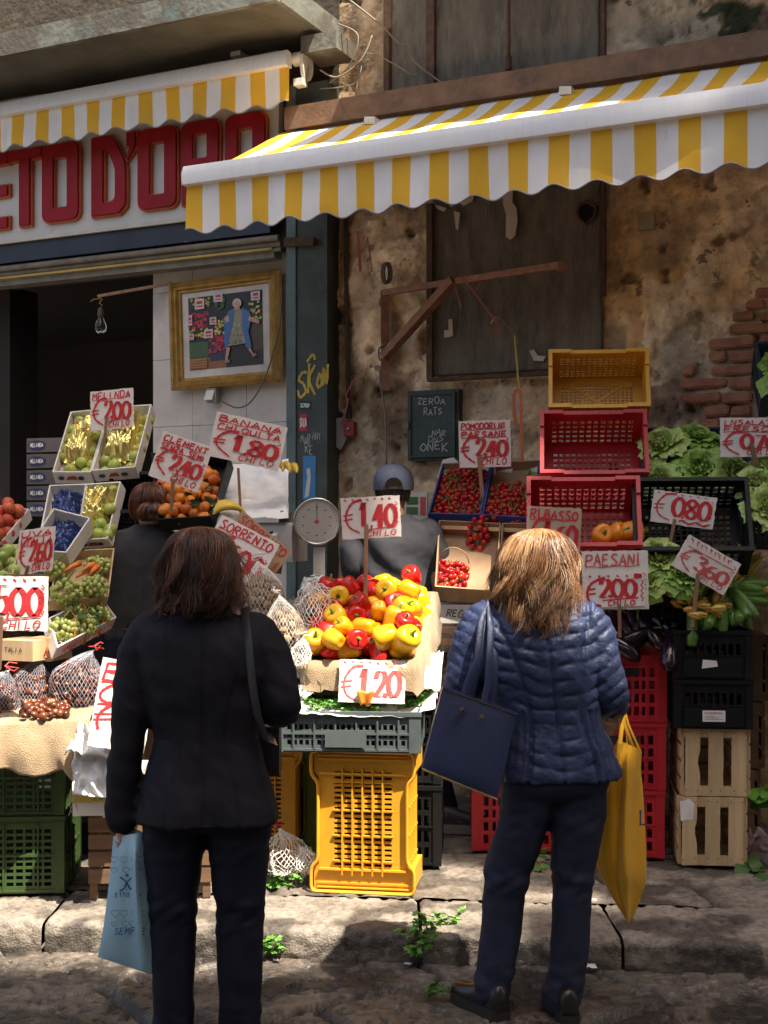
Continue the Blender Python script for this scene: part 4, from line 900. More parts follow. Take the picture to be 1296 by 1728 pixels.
def scatter(name, label, cat, meshes, pts, sc, group, rot=rrot, parts=None, var=.12):
    o = []
    for p in pts:
        k = RG.randrange(len(meshes)); q = sc*(1+RG.uniform(-var, var))
        e = inst(name, meshes[k], p, rot(), q); tag(e, label, cat, group); o.append(e)
        if parts: inst(parts[0], parts[1][k], (0, 0, 0), parent=e)
    return o
def tray(label, cs, h, mo, name='carton', cat='fruit box', group=None, flare=0, rim=None, bottom=None):
    c = [P(*q) for q in cs]; n = ((c[1]-c[0]).cross(c[3]-c[0])).normalized(); ctr = (c[0]+c[1]+c[2]+c[3])/4
    t = thing(name, label, cat, ctr, 0, group); L = [q-ctr for q in c]
    M().add([*(q-n*.003 for q in L), *(q+n*.003 for q in L)], [(3, 2, 1, 0), (4, 5, 6, 7), (0, 1, 5, 4), (1, 2, 6, 5), (2, 3, 7, 6), (3, 0, 4, 7)]).build('base', bottom or mo, t)
    for i in range(4):
        a, b = L[i], L[(i+1) % 4]; d = (b-a).normalized(); o = d.cross(n); e = .004
        a2, b2 = a+d*(.0 if i % 2 else .004), b-d*(.0 if i % 2 else .004)
        vs = [a2+o*e*.2, b2+o*e*.2, b2+o*(e*.2+flare)+n*h, a2+o*(e*.2+flare)+n*h]; vs += [v-o*.007 for v in vs]
        M().add([v-n*.0031 for v in vs[:2]]+vs[2:4]+[v-n*.0031 for v in vs[4:6]]+vs[6:], [(0, 1, 2, 3), (7, 6, 5, 4), (0, 4, 5, 1), (1, 5, 6, 2), (2, 6, 7, 3), (3, 7, 4, 0)]).build('side', rim[i] if rim and rim[i] else mo, t)
    return t, c, n
def rot_of(ax, n):                               # local x along ax, z along n
    return face(ax, n)
# ---- bell peppers in a sacking-lined crate
pc4 = [P(512, 1118, 5.5), P(700, 1118, 5.42), P(733, 1008, 6.02), P(556, 1004, 6.08)]
n4 = ((pc4[1]-pc4[0]).cross(pc4[3]-pc4[0])).normalized()
sk = thing('sacking', 'brown burlap sacking folded over the pepper crate rim', 'sacking', (pc4[0]+pc4[2])/2); o0 = (pc4[0]+pc4[2])/2
ring = []
for i in range(4):
    for k in range(16): ring.append(pc4[i].lerp(pc4[(i+1) % 4], k/16))
N = len(ring); ctr4 = sum(pc4, V())/4
def skr(j, inn, dz, wob):
    r_ = []
    for i, p in enumerate(ring):
        d = (p-ctr4); d.z = 0; d.normalize(); w = n3(i*.55, j*.7, 3)*wob+.5*wob*math.sin(i*1.9+j)
        k = i/16; right = max(0, 1-abs(k-1.6)/.7); back = max(0, 1-abs(k-2.5)/.6); zz_ = dz
        if dz < -.02: zz_ = dz*(1+.9*right-.3*back)
        r_.append(p+d*(-inn+w)+V((0, 0, zz_+w*.5+(.035*right if dz > -.01 else 0)))-o0)
    return r_
m = M(); m.rings([skr(j, *q) for j, q in enumerate([(.05, -.1, .004), (.035, -.02, .006), (.01, .012, .01), (-.02, .008, .014), (-.034, -.04, .022), (-.038, -.08, .028), (-.034, -.118, .03)])], cap=False)
m.build('cloth', m_bur, sk, smooth=True)
M().add([p-V((0, 0, .12))-n4*.02-o0 for p in pc4], [(0, 1, 2, 3)]).build('lining', m_bur, sk)
pin = [quad(pc4, *q)-n4*.015 for q in ((.05, .04), (.94, .05), (.93, .93), (.06, .93))]
pts = pile(pin, 76, .042, .02, .9)
for i, p in enumerate(pts):
    f = (p-ctr4).x; red = RG.random() < (.46 if f < -.02 else .3); k = RG.randrange(4)
    o = inst('bell_pepper', (bm_r if red else bm_y)[k], p, rrot() if RG.random() < .5 else Mx.Rotation(R(RG.uniform(-50, 50)), 3, 'Z') @ Mx.Rotation(R(RG.uniform(35, 95)), 3, 'X') @ Mx.Rotation(RG.uniform(0, 6), 3, 'Z'), .087*(1+RG.uniform(-.22, .22))); tag(o, ('shiny red' if red else 'bright yellow')+' bell pepper in the sunlit heap above the parsley crate', 'bell pepper', ('red' if red else 'yellow')+' bell peppers in the heap'); inst('stem', bm_s[k], (0, 0, 0), parent=o)
cb = crate('hidden black crate holding up the peppers under the sacking', shift(crate_parts(.46, .4, .2, m_ck, nx=12, ny=9, nz=4, hand=False, ribs=0), .2), V((pc4[0].x+.24, 5.56, .885)), tip(3, 12))
stand = crate('upright black crate behind the yellow one carrying the pepper crate', shift(crate_parts(.5, .4, .36, m_ck, nx=12, ny=9, nz=4, hand=False, ribs=2), .2), V((.0, 5.86, KH+.01)), tip(-4, 0))
crate('second black crate behind the yellow one just below the peppers', shift(crate_parts(.5, .4, .36, m_ck, nx=12, ny=9, nz=4, hand=False, ribs=2), .2), V((.0, 5.87, KH+.375)), tip(-3, 0))
for i, (px, py) in enumerate(((1017, 905), (1040, 903), (1066, 898))):
    o = inst('bell_pepper', bm_o[i], P(px, py, 5.93), Mx.Rotation(R(70-20*i), 3, 'X') @ Mx.Rotation(R(40*i), 3, 'Y'), .095); tag(o, ['leftmost', 'middle', 'rightmost'][i]+' of three orange peppers left in the tipped red crate', 'bell pepper', 'orange peppers in the red crate'); inst('stem', bm_s[i], (0, 0, 0), parent=o)
# ---- parsley on white paper
def sheet(name, label, cat, cs, nu, nv, amp, mt, seed=0, sag=0, parent=None, fr=4, thick=.0015, crease=0):
    c = [P(*q) for q in cs] if not isinstance(cs[0], V) else cs; ctr = sum(c, V())/4; n = ((c[1]-c[0]).cross(c[3]-c[0])).normalized()
    def fn(s, t):
        p = quad(c, s, t); w = amp*(fbm(s*fr+seed, t*fr, seed, 4)+crease*abs(n3(s*fr*2.3+seed, t*fr*1.1, 3+seed)))-sag*16*s*(1-s)*t*(1-t)
        return p+n*w-ctr
    o = M().grid(fn, nu, nv).build(name, mt, None, smooth=True, loc=ctr)
    if thick: so_m = o.modifiers.new('s', 'SOLIDIFY'); so_m.thickness = thick
    return tag(o, label, cat)
tp = [P(490, 1196, 5.37), P(734, 1206, 5.35), P(746, 1152, 5.7), P(506, 1134, 5.74)]
ctr = sum(tp, V())/4
def pf(s, t):
    p = quad(tp, s, t); z = -.03*sst(.0, .2, min(s, 1-s))*sst(0, .15, t)*sst(0, .1, 1-t)+.012*fbm(s*6, t*6, 1, 4)
    hang = max(0, (.14-t)/.14); z -= hang*(.012+.05*max(0, n3(s*4.5, 1.7, 2)+.15)); z += .02*math.exp(-((t-.14)/.07)**2)*(n3(s*5, 4, 1)+.3)
    if s > .86: z += .07*((s-.86)/.14)*(.7+n3(t*5, 3))
    if s < .12: z += .05*(.12-s)/.12
    return p+V((0, -.025*hang, z))-ctr
o = M().grid(pf, 50, 34).build('paper_liner', m_pap, smooth=True, loc=ctr); tag(o, 'crumpled white paper lining the parsley crate', 'paper')
tag(sheet('paper_sheet', 'white paper sticking up beside the peppers by the blue handbag', 'paper', [(706, 1160, 5.5), (742, 1170, 5.48), (748, 1100, 5.6), (728, 1104, 5.62)], 16, 14, .02, m_pap, 3, crease=1))
tag(sheet('paper_sheet', 'white paper rising left of the parsley by the walnut sack', 'paper', [(488, 1190, 5.4), (530, 1172, 5.45), (522, 1140, 5.56), (486, 1128, 5.56)], 14, 12, .02, m_pap, 5, crease=1))
def sprig(m, p, h, rg, dirn=None, n=7, sz=.012):      # a small branching herb of toothed leaflets
    d = dirn or V((rg.uniform(-1, 1), rg.uniform(-1, 1), rg.uniform(.3, 1))).normalized()
    m.tube([p, p+d*h*.5+V((0, 0, .1*h)), p+d*h], .0012, 4)
    for k in range(n):
        b = p+d*h*(.35+.65*k/n)+V((rg.uniform(-1, 1), rg.uniform(-1, 1), rg.uniform(-.5, 1)))*h*.3
        x = V((rg.uniform(-1, 1), rg.uniform(-1, 1), rg.uniform(-.4, .4))).normalized(); y = x.cross(V((rg.uniform(-.5, .5), rg.uniform(-.5, .5), 1))).normalized(); u = x.cross(y)
        for a in (-.9, 0, .9):
            e = (x*math.cos(a)+y*math.sin(a)); f = (y*math.cos(a)-x*math.sin(a)); s = sz*rg.uniform(.7, 1.3)
            m.add([b, b+e*s*.5+f*s*.38, b+e*s*.8+f*s*.2+u*s*.12, b+e*s*1.15, b+e*s*.75-f*s*.24+u*s*.1, b+e*s*.5-f*s*.4, b+e*s*.5+u*s*.1], [(0, 6, 1), (1, 6, 2), (2, 6, 3), (3, 6, 4), (4, 6, 5), (5, 6, 0)])
rg = random.Random(4)
for nm, (s0, s1, t0, t1), cnt, lb in (('parsley', (.06, .6, .1, .6), 260, 'chopped green parsley spread on white paper left of the 1.20 card'), ('parsley', (.6, .96, .35, .75), 110, 'parsley sprigs on white paper right of the 1.20 card')):
    m = M()
    for i in range(cnt):
        s, t = rg.uniform(s0, s1), rg.uniform(t0, t1); sprig(m, ctr+V(pf(s, t))+V((0, 0, rg.uniform(-.002, .014))), rg.uniform(.015, .035), rg, n=4, sz=.011)
    tag(m.build(nm, m_par), lb, 'parsley', kind='stuff')
fl = M().grid(lambda s, t: V(((s-.5)*.05*(.6+.8*t), .012*math.sin(s*5), .055*t+.006*math.sin(s*9))), 8, 6).build('pumpkin_piece', mat('pumpkin_orange', (.75, .25, .02), .5), smooth=True, loc=P(618, 1190, 5.36)); fl.modifiers.new('s', 'SOLIDIFY').thickness = .012; tag(fl, 'orange piece of pumpkin lying at the foot of the 1.20 card', 'pumpkin')
# ---- nets
def net_bag(label, c, r, mt, seed, nu=34, nv=22, th=.0011, neck=None, group=None, cord=None, rot=None, lump=.12, name='net_bag'):
    t = thing(name, label, 'net bag', c, rot or 0, group); vs = {}
    for j in range(nv+1):
        for i in range(nu):
            a = 2*math.pi*(i+.5*(j % 2))/nu; th_ = math.pi*(.02+.96*j/nv); k = 1+lump*fbm(math.cos(a)*1.5+seed, math.sin(a)*1.5, th_*1.4, 4)
            p = V((r[0]*math.sin(th_)*math.cos(a)*k, r[1]*math.sin(th_)*math.sin(a)*k, r[2]*math.cos(th_)*k))
            if neck and th_ < .9: s = 1-th_/.9; p = p.lerp(V(neck)+V((p.x, p.y, 0))*.25, s**1.3)
            vs[(i, j)] = p
    m = M()
    for j in range(nv):
        for i in range(nu):
            for q in ((i, (i+1) % nu) if j % 2 else (i, (i-1) % nu)): m.tube([vs[(i, j)], vs[(q, j+1)]], th, 3, cap=False)
    m.build('mesh', mt, t)
    if neck: q = V(neck); rg = random.Random(seed); M().tube([q+V((.03*rg.uniform(-1, 1), .03*rg.uniform(-1, 1), .014*math.sin(k*1.1)+.002*k)) for k in range(9)], .003, 6).build('cord', cord or m_netr, t, smooth=True)
    return t
# ---- chestnuts on burlap
che = M().lathe([(.02, -.42), (.3, -.4), (.47, -.2), (.5, 0), (.44, .22), (.28, .4), (.1, .5), (.02, .58)], 14); che.v = [(x, y*.78, z) for x, y, z in che.v]; che.mi = [1 if sum(che.v[i][2] for i in f)/len(f) < -.4 else 0 for f in che.f]
me_ch = che.mesh('chestnut', [m_ches, m_chb], True)
cc = [P(-30, 1222, 5.22), P(152, 1212, 5.28), P(176, 1150, 5.75), P(-20, 1150, 5.75)]
ctr = sum(cc, V())/4
def bf(s, t):                                    # the cloth: flat on the crates, hanging over the front and the right corner
    if t < .45:
        q = t/.45; p = quad(cc, s*1.0, 0); drop = .2+.13*sst(.7, 1, s)-.02*math.sin(s*9); p = p+V((.02*n3(s*5, q*2)+.045*sst(.8, 1, s)*(1-q), -.03*math.sin((1-q)*2.2)-.016*math.sin(s*17+q)*(1-q), -drop*(1-q)))
    else: p = quad(cc, s, (t-.45)/.55)
    return p+V((0, 0, .006*fbm(s*7, t*7, 2, 4)))-ctr
o = M().grid(bf, 60, 50).build('burlap_cloth', m_bur, smooth=True, loc=ctr); o.modifiers.new('s', 'SOLIDIFY').thickness = .004; tag(o, 'frayed burlap cloth hanging over the green crates under the chestnuts', 'burlap')
f_ = M(); e = P(122, 1342, 5.2)
for k in range(4): f_.tube([e+V((.004*k, 0, .02)), e+V((.012*math.sin(k*2.1), -.004, -.02-.006*k)), e+V((.006+.02*math.sin(k*1.3+1), 0, -.045-.012*k))], .0016, 5)
tag(f_.build('loose_thread', m_bur), 'frayed strands hanging from the burlap corner at the green crates', 'thread')
def heap(c, r, n, rr, seed, pk=.9):              # nuts over the upper shell of an ellipsoid
    o = []
    for k in range(900):
        if len(o) >= n: break
        a, b = RG.uniform(0, 6.283), RG.uniform(-.35, 1); q = math.sqrt(max(0, 1-b*b)); p = V(c)+V((r[0]*q*math.cos(a), r[1]*q*math.sin(a), r[2]*b))
        if p.y > c[1]+r[1]*.45: continue
        if all((p-x).length > 2*rr*pk for x in o): o.append(p)
    return o
bags = [((130, 1163, 5.5), (.115, .11, .125), 'largest dark net of chestnuts beside the tall price card', 60), ((52, 1168, 5.5), (.085, .09, .11), 'middle dark net of chestnuts standing behind the loose ones', 42), ((-8, 1182, 5.42), (.095, .09, .095), 'dark net of chestnuts cut off by the left edge', 44)]
for i, (q, r_, lb, n) in enumerate(bags):
    c = P(*q)
    net_bag(lb, c, tuple(x*1.07 for x in r_), m_netd, i+2, 42, 28, .0008, (r_[0]*.7, 0, r_[2]*1.35), 'nets of chestnuts', m_netr)
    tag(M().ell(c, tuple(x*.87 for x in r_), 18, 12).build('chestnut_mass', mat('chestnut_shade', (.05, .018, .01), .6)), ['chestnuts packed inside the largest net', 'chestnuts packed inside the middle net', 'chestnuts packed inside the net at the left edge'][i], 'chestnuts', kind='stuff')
    scatter('chestnut', ['glossy brown chestnut in the largest net beside the tall price card', 'glossy brown chestnut in the middle dark net', 'glossy brown chestnut in the dark net at the left edge'][i], 'chestnut', [me_ch], heap(c, tuple(x*.93 for x in r_), n, .0155, i), .034, ['chestnuts in the largest net', 'chestnuts in the middle net', 'chestnuts in the left net'][i])
lo = [P(36, 1215, 5.24), P(118, 1212, 5.27), P(112, 1188, 5.42), P(42, 1188, 5.42)]
scatter('chestnut', 'loose glossy chestnut on the burlap in front of the nets', 'chestnut', [me_ch], pile(lo, 34, .015, .01, .8), .035, 'loose chestnuts on the burlap')
tag(sheet('paper_sheet', 'crumpled white paper hanging over a carton beside the burlap', 'paper', [(122, 1340, 5.16), (215, 1352, 5.12), (212, 1232, 5.2), (128, 1240, 5.22)], 34, 34, .035, m_pap, 7, crease=1.4, fr=3))
tag(sheet('paper_sheet', 'white paper bunched above the carton right of the burlap corner', 'paper', [(108, 1275, 5.14), (215, 1280, 5.14), (210, 1215, 5.3), (140, 1222, 5.3)], 24, 18, .04, m_pap, 9, crease=1.2, fr=3))
t = thing('carton', 'white fruit carton with a yellow band under the hanging paper', 'carton', P(180, 1370, 5.24), R(4)); M().box((0, .15, .07), (.27, .3, .17)).build('box', m_carton, t); bnd = M().box((0, -.002, .055), (.272, .003, .03)).build('band', mat('band_yellow', (.6, .42, .08), .6), t); k = Ink(-.0045); k.text('EXTRA', -.05, .048, .014, .09, .002); k.m.build('lettering', m_dark, bnd, fix=False)
# ---- walnuts in white nets
wal = M().ell((0, 0, 0), (.5, .46, .44), 14, 10); wal.v = [tuple(V(v)*(1+.07*n3(v[0]*7, v[1]*7, v[2]*7))) for v in wal.v]; wal.tube([(.46*math.cos(a), 0, .42*math.sin(a)) for a in [6.283*k/16 for k in range(16)]], .06, 5, closed=True)
me_w = wal.mesh('walnut', m_wal, True)
for i, (q, r_, lb, n) in enumerate((((442, 1020, 5.7), (.1, .1, .13), 'white net of walnuts below the sorrento card', 60), ((478, 1068, 5.5), (.085, .1, .11), 'white net of walnuts lying against the pepper sacking', 55))):
    c = P(*q); net_bag(lb, c, tuple(x*1.08 for x in r_), m_net, i+11, 36, 24, .0006, (-.02, 0, r_[2]*1.5), 'white nets of walnuts', m_net)
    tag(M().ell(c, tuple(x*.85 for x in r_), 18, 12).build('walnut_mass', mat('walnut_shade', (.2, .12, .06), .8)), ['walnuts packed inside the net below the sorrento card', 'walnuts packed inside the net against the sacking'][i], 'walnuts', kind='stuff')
    scatter('walnut', ['pale walnut in the net below the sorrento card', 'pale walnut in the net against the pepper sacking'][i], 'walnut', [me_w], heap(c, tuple(x*.92 for x in r_), n, .0165, i), .036, ['walnuts in the upper net', 'walnuts in the lower net'][i])
net_bag('empty white net draped over the red peppers', P(527, 1028, 5.62), (.075, .08, .1), m_net, 21, 26, 18, .0012, (.01, 0, .12), None, m_net, lump=.5)
net_bag('knotted white net end in front of the walnuts', P(508, 1102, 5.42), (.045, .04, .05), m_net, 23, 22, 14, .0014, (.01, 0, .06), None, m_net, lump=.4)
net_bag('crumpled pale net bag lying on the pavement beside the yellow crate', P(482, 1447, 5.6), (.085, .08, .07), m_net, 25, 26, 16, .0012, (-.03, 0, .13), None, m_netr, lump=.6)
net_bag('small white net scrap on the pavement next to the yellow crate', P(517, 1452, 5.55), (.045, .05, .05), m_net, 27, 20, 12, .0014, None, None, lump=.5)
tag(sheet('plastic_bag', 'clear plastic bag behind the walnut nets on the scale', 'plastic bag', [(505, 1000, 5.9), (555, 1000, 5.9), (552, 975, 6.05), (512, 978, 6.05)], 18, 14, .03, mat('clear_film', (.75, .78, .8), .15, spec=.6, alpha=.45), 4, crease=1))
# ================= left display: boxes of fruit =================
me_ap = [M().lathe([(.01, -.4), (.18, -.44), (.36, -.36), (.49, -.1), (.5, .1), (.4, .36), (.22, .45), (.06, .38), (.01, .34)], 16, mod=lambda a, z, r, s=s: r*(1+.03*math.cos(5*a+s)*(1 if z < 0 else .3))).tube([(0, 0, .34), (.02, 0, .52)], .025, 5).mesh('apple', m_app, True) for s in (0, 2)]
me_pe = [M().ell((0, 0, 0), (.5, .5, .47), 14, 10).mesh('peach', m_peach, True)]
me_cl = [M().lathe([(.01, -.4), (.3, -.4), (.47, -.18), (.5, .02), (.42, .25), (.2, .4), (.05, .4), (.01, .37)], 16).mesh('clementine', m_cle, True)]
me_pear = [M().lathe([(.01, -.45), (.3, -.42), (.43, -.15), (.36, .1), (.2, .32), (.14, .5), (.06, .58), (.01, .56)], 14).mesh('pear', mat('green_pear', (.36, .46, .12), .35, rand=.12), True)]
me_gl = M().add([(-.5, 0, 0), (-.2, .16, .05), (.2, .18, .03), (.55, 0, -.06), (.2, -.18, .03), (-.2, -.16, .05), (0, 0, -.01)], [(0, 6, 1), (1, 6, 2), (2, 6, 3), (3, 6, 4), (4, 6, 5), (5, 6, 0)]).mesh('leaf', m_leaf)
m_foil = mat('gold_foil', (.8, .66, .22), rough=.24, metal=.75, var=.1); m_foilb = mat('dark_foil', (.03, .05, .16), rough=.15, metal=.4, var=.5, vs=16, dirt=[((.5, .5, .45), .62, .7, 9, .8)])
m_oval = mat('dark_oval', (.03, .03, .09), rough=.4); m_wlet = mat('white_lettering', (.8, .8, .78), rough=.6); m_blet = mat('black_lettering', (.02, .02, .02), rough=.6)
def oval_logo(par, c, n, ax, w, h, text=None):   # small dark oval with pale lettering, printed on a carton
    rm = face(ax, V(n).cross(V(ax))); pts = [(w/2*math.cos(k*.3142)*1, h/2*math.sin(k*.3142)) for k in range(20)]
    o = M().prism(pts, -.0012, .0).build('printed_mark', m_oval, par, loc=c, rot=rm)
    if text: k = Ink(-.002); k.text(text, -w*.36, -h*.2, h*.42, w*.74, h*.07, wob=.02); k.m.build('lettering', m_wlet, o, fix=False)
def foil(par, c4, ctr, lift, mt, seed, focus=(.5, .1), amp=.02):
    n = ((c4[1]-c4[0]).cross(c4[3]-c4[0])).normalized()
    def fn(s, t):
        p = quad(c4, s, t); a = math.atan2(t-focus[1], s-focus[0]); r = math.hypot(s-focus[0], t-focus[1])
        w = amp*(.5*math.sin(a*13+seed+2*n3(a*2, seed))*min(1, r*2)+1.2*fbm(s*4+seed, t*4, seed, 4))
        e = min(s, 1-s, t, 1-t); return p+n*(lift*sst(0, .18, e)+w)-ctr
    return M().grid(fn, 46, 46).build('foil_wrap', mt, par, smooth=True)
def fruit_box(label, cs, h, mo, fruit=None, fl=None, n=20, r=.033, fmat=None, flabel='', group=None, logo=True, gname='', fpos=((.12, .2), (.88, .2), (.88, .9), (.12, .9)), lift=.075, focus=(.5, .1), bulge=.01):
    t, c, nn = tray(label, cs, h, mo, group=group); ctr = sum(c, V())/4
    ins = [quad(c, *q)+nn*.004 for q in ((.07, .06), (.93, .06), (.93, .95), (.07, .95))]
    if fruit: scatter(fl, flabel, fl.replace('_', ' '), fruit, pile(ins, n, r, bulge, .9), r*2.05, gname)
    if fmat: foil(t, [quad(c, *q)+nn*.03 for q in fpos], ctr, lift, fmat, len(label), focus)
    if logo:
        ax = (c[1]-c[0]).normalized(); w = (c[1]-c[0]).length
        for f in (.2, .72): oval_logo(t, quad(c, f, 0)-ctr+nn*h*.5-nn.cross(ax)*-.0+(ax.cross(nn))*.006, ax.cross(nn), ax, w*.16, h*.34)
        M().prism([(-.03, -.012), (.03, -.01), (.02, .012), (-.015, .009)], -.001, 0).build('red_mark', mat('mark_red', (.3, .05, .03), .6) if 'mark_red' not in bpy.data.materials else bpy.data.materials['mark_red'], t, loc=quad(c, .47, 0)-ctr+nn*h*.52+ax.cross(nn)*.006, rot=face(ax, nn))
    return t, c, nn
A1 = 'white cartons of green apples in yellow foil'
fruit_box('upper left apple carton in yellow foil under the 2.00 card', [(94, 815, 6.5), (158, 815, 6.48), (190, 706, 6.85), (124, 713, 6.87)], .07, m_carton, me_ap, 'green_apple', 18, .03, m_foil, 'green apple in the upper left foil wrapped carton', A1, gname='apples in the upper left carton')
fruit_box('upper right apple carton in yellow foil beside the tiled wall', [(162, 812, 6.48), (235, 806, 6.44), (262, 700, 6.82), (194, 704, 6.85)], .07, m_carton, me_ap, 'green_apple', 20, .03, m_foil, 'green apple in the upper right foil wrapped carton', A1, gname='apples in the upper right carton')
fruit_box('lower left carton covered with dark blue foil', [(74, 905, 6.25), (140, 910, 6.22), (151, 832, 6.46), (88, 834, 6.48)], .06, m_carton, None, None, 0, .03, m_foilb, '', None, focus=(.5, .5), lift=.04)
fruit_box('lower right apple carton in yellow foil behind the red haired vendor', [(138, 925, 6.2), (190, 922, 6.15), (212, 826, 6.42), (153, 830, 6.44)], .06, m_carton, me_ap, 'green_apple', 16, .03, m_foil, 'green apple in the lower foil wrapped carton', A1, gname='apples in the lower carton', fpos=((.05, .3), (.8, .3), (.9, .9), (.1, .9)))
t5, c5, n5 = tray('white carton on its side with dark foil beside the leaning grape card', [(52, 950, 5.95), (118, 955, 5.92), (158, 896, 6.15), (96, 880, 6.18)], .08, m_carton); foil(t5, [quad(c5, *q)+n5*.04 for q in ((.06, .1), (.9, .1), (.9, .9), (.06, .9))], sum(c5, V())/4, .03, m_foilb, 3, (.5, .5))
fruit_box('carton of red peaches at the left edge', [(-45, 938, 5.95), (6, 934, 5.95), (54, 876, 6.2), (-10, 868, 6.2)], .06, m_carton, me_pe, 'peach', 26, .032, None, 'red peach in the carton at the left edge', None, gname='red peaches at the left edge')
tg, cg_, ng_ = tray('shallow box of green pears below the peaches at the left edge', [(-60, 985, 5.7), (24, 985, 5.7), (36, 935, 5.95), (-40, 935, 5.95)], .05, m_wd); scatter('green_pear', 'green pear in the shallow box at the left edge', 'pear', me_pear, pile([q+ng_*.005 for q in cg_], 26, .03, .01), .062, 'green pears at the left edge')
# stacked dark cartons in the dark doorway
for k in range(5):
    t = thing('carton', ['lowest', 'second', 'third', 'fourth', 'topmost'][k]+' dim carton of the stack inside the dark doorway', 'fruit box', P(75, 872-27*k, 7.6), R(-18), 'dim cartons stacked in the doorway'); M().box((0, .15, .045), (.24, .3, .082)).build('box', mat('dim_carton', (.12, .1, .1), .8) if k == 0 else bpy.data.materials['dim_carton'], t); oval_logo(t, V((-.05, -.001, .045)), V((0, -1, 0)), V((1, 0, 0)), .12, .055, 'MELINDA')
# grapes
def bunch(label, c, r, n, rr, group, seed):
    t = thing('grape_bunch', label, 'grapes', c, 0, group); m = M(); rg = random.Random(seed); got = []
    for k in range(n*12):
        if len(got) >= n: break
        a = rg.uniform(0, 6.28); z = rg.uniform(-1, 1); q = math.sqrt(1-z*z); s = rg.uniform(.75, 1); p = V((r[0]*q*math.cos(a), r[1]*q*math.sin(a), r[2]*z))*s
        if all((p-o).length > rr*1.55 for o in got): got.append(p); m.ell(p, (rr*.95, rr*.95, rr*1.12), 8, 6)
    m.build('berries', m_gra, t, smooth=True); M().tube([(0, 0, r[2]*.2), (.01, 0, r[2]+.01), (.03, .01, r[2]+.035)], .004, 6).build('stem', m_vine, t)
for i, (px, py, d, r) in enumerate(((112, 1000, 5.72, (.07, .06, .055)), (160, 990, 5.8, (.06, .05, .045)), (165, 955, 6.0, (.06, .05, .04)), (95, 965, 5.85, (.05, .05, .045)), (110, 935, 6.0, (.05, .045, .04)), (105, 1062, 5.55, (.055, .05, .045)), (140, 1055, 5.65, (.055, .05, .045)), (168, 1040, 5.8, (.05, .05, .04)), (125, 1030, 5.75, (.05, .05, .03)))):
    bunch(['big pale green grape bunch in front of the carrots', 'grape bunch by the sleeve of the red haired vendor', 'grape bunch under the orange strips beside the vendor', 'grape bunch right behind the leaning grape card', 'farthest grape bunch below the dark foil carton', 'grape bunch at the near end of the lettered fruit box', 'grape bunch in the middle of the lettered fruit box', 'grape bunch at the far end of the lettered fruit box', 'flat grape bunch under leaves behind the lettered box'][i], P(px, py, d), r, 60, .0125, 'green grape bunches', i)
tray('wooden grape box with a pale front behind the sunlit card', [(80, 1030, 5.7), (180, 1022, 5.85), (190, 940, 6.15), (96, 945, 6.05)], .05, m_wd)
ta_, ca_, na_ = tray('white lettered grape box tied with orange ribbons', [(88, 1112, 5.42), (188, 1060, 5.88), (160, 1022, 6.0), (74, 1062, 5.6)], .06, m_carton)
ax = (ca_[1]-ca_[0]).normalized(); k = Ink(-.0012); w = (ca_[1]-ca_[0]).length
k.text('AMERICAN FRUITS', .1*w, .012, .034, w*.86, .0055, wob=.04, gap=.2); nf = na_.cross(ax)
k.m.build('lettering', m_ink, ta_, loc=ca_[0]-sum(ca_, V())/4+ax.cross(na_)*.006+na_*.002, rot=face(ax, na_), fix=False)
for i, f in enumerate((.3, .52, .78)):           # orange ribbons over the box
    a, b = quad(ca_, f, -.02)-sum(ca_, V())/4, quad(ca_, f, 1)-sum(ca_, V())/4; pts = [a-na_*.01, a+na_*.07+nf*.01, a.lerp(b, .35)+na_*.105, a.lerp(b, .7)+na_*.1, b+na_*.06]
    M().tube([p for p in pts], [(.012, .0015)]*5, 6, up=tuple(na_)).build('ribbon', mat('orange_ribbon', (.7, .2, .03), .5) if i == 0 else bpy.data.materials['orange_ribbon'], ta_, smooth=True)
t = thing('wooden_crate', 'small pale wooden crate with a tricolour stamp behind the sunlit card', 'crate', P(22, 1112, 5.45), R(-22)); M().box((0, .1, .035), (.2, .2, .085)).build('box', m_wd, t); k = Ink(-.0015); k.text('ITALIA', -.06, .03, .018, .11, .003); k.m.build('lettering', m_blet, t, fix=False)
t = thing('wooden_crate', 'small brown wooden crate with red lettering behind the chestnuts', 'crate', P(68, 1112, 5.5), R(-12)); M().box((0, .1, .04), (.1, .2, .1)).build('box', m_wd, t); k = Ink(-.0015); k.text('VATORE', -.045, .03, .018, .09, .003); k.m.build('lettering', m_ink, t, fix=False)
m = M(); rg = random.Random(5)
for i in range(26):
    q = P(rg.uniform(98, 172), rg.uniform(1022, 1052), rg.uniform(5.6, 5.9)); s = rg.uniform(.03, .05); x = V((rg.uniform(-1, 1), rg.uniform(-.5, .5), rg.uniform(-.3, .3))).normalized(); y = V((0, -.6, .8)).cross(x)
    m.add([q-x*s, q-x*s*.3+y*s*.5, q+x*s*.6+y*s*.4, q+x*s*1.1, q+x*s*.5-y*s*.4, q-x*s*.3-y*s*.5], [(0, 1, 2, 3, 4, 5)])
tag(m.build('vine_leaves', m_leaf), 'dark green leaves lying over the tied grapes', 'leaves', kind='stuff')
mc = mat('carrot', (.72, .22, .04), .5, var=.2, vs=20)
for i, (x0, y0, x1, y1) in enumerate(((105, 968, 135, 950), (128, 975, 160, 958), (140, 990, 165, 962), (138, 965, 158, 952), (150, 972, 166, 955))):
    m = M().tube([P(x0, y0, 5.8), P((x0+x1)/2, (y0+y1)/2-2, 5.82), P(x1, y1, 5.86)], [.004, .011, .014], 8); tag(m.build('paper_strip', mc, smooth=True), 'bright orange strip lying across the grapes left of the red haired vendor', 'ribbon', 'orange strips on the grapes')
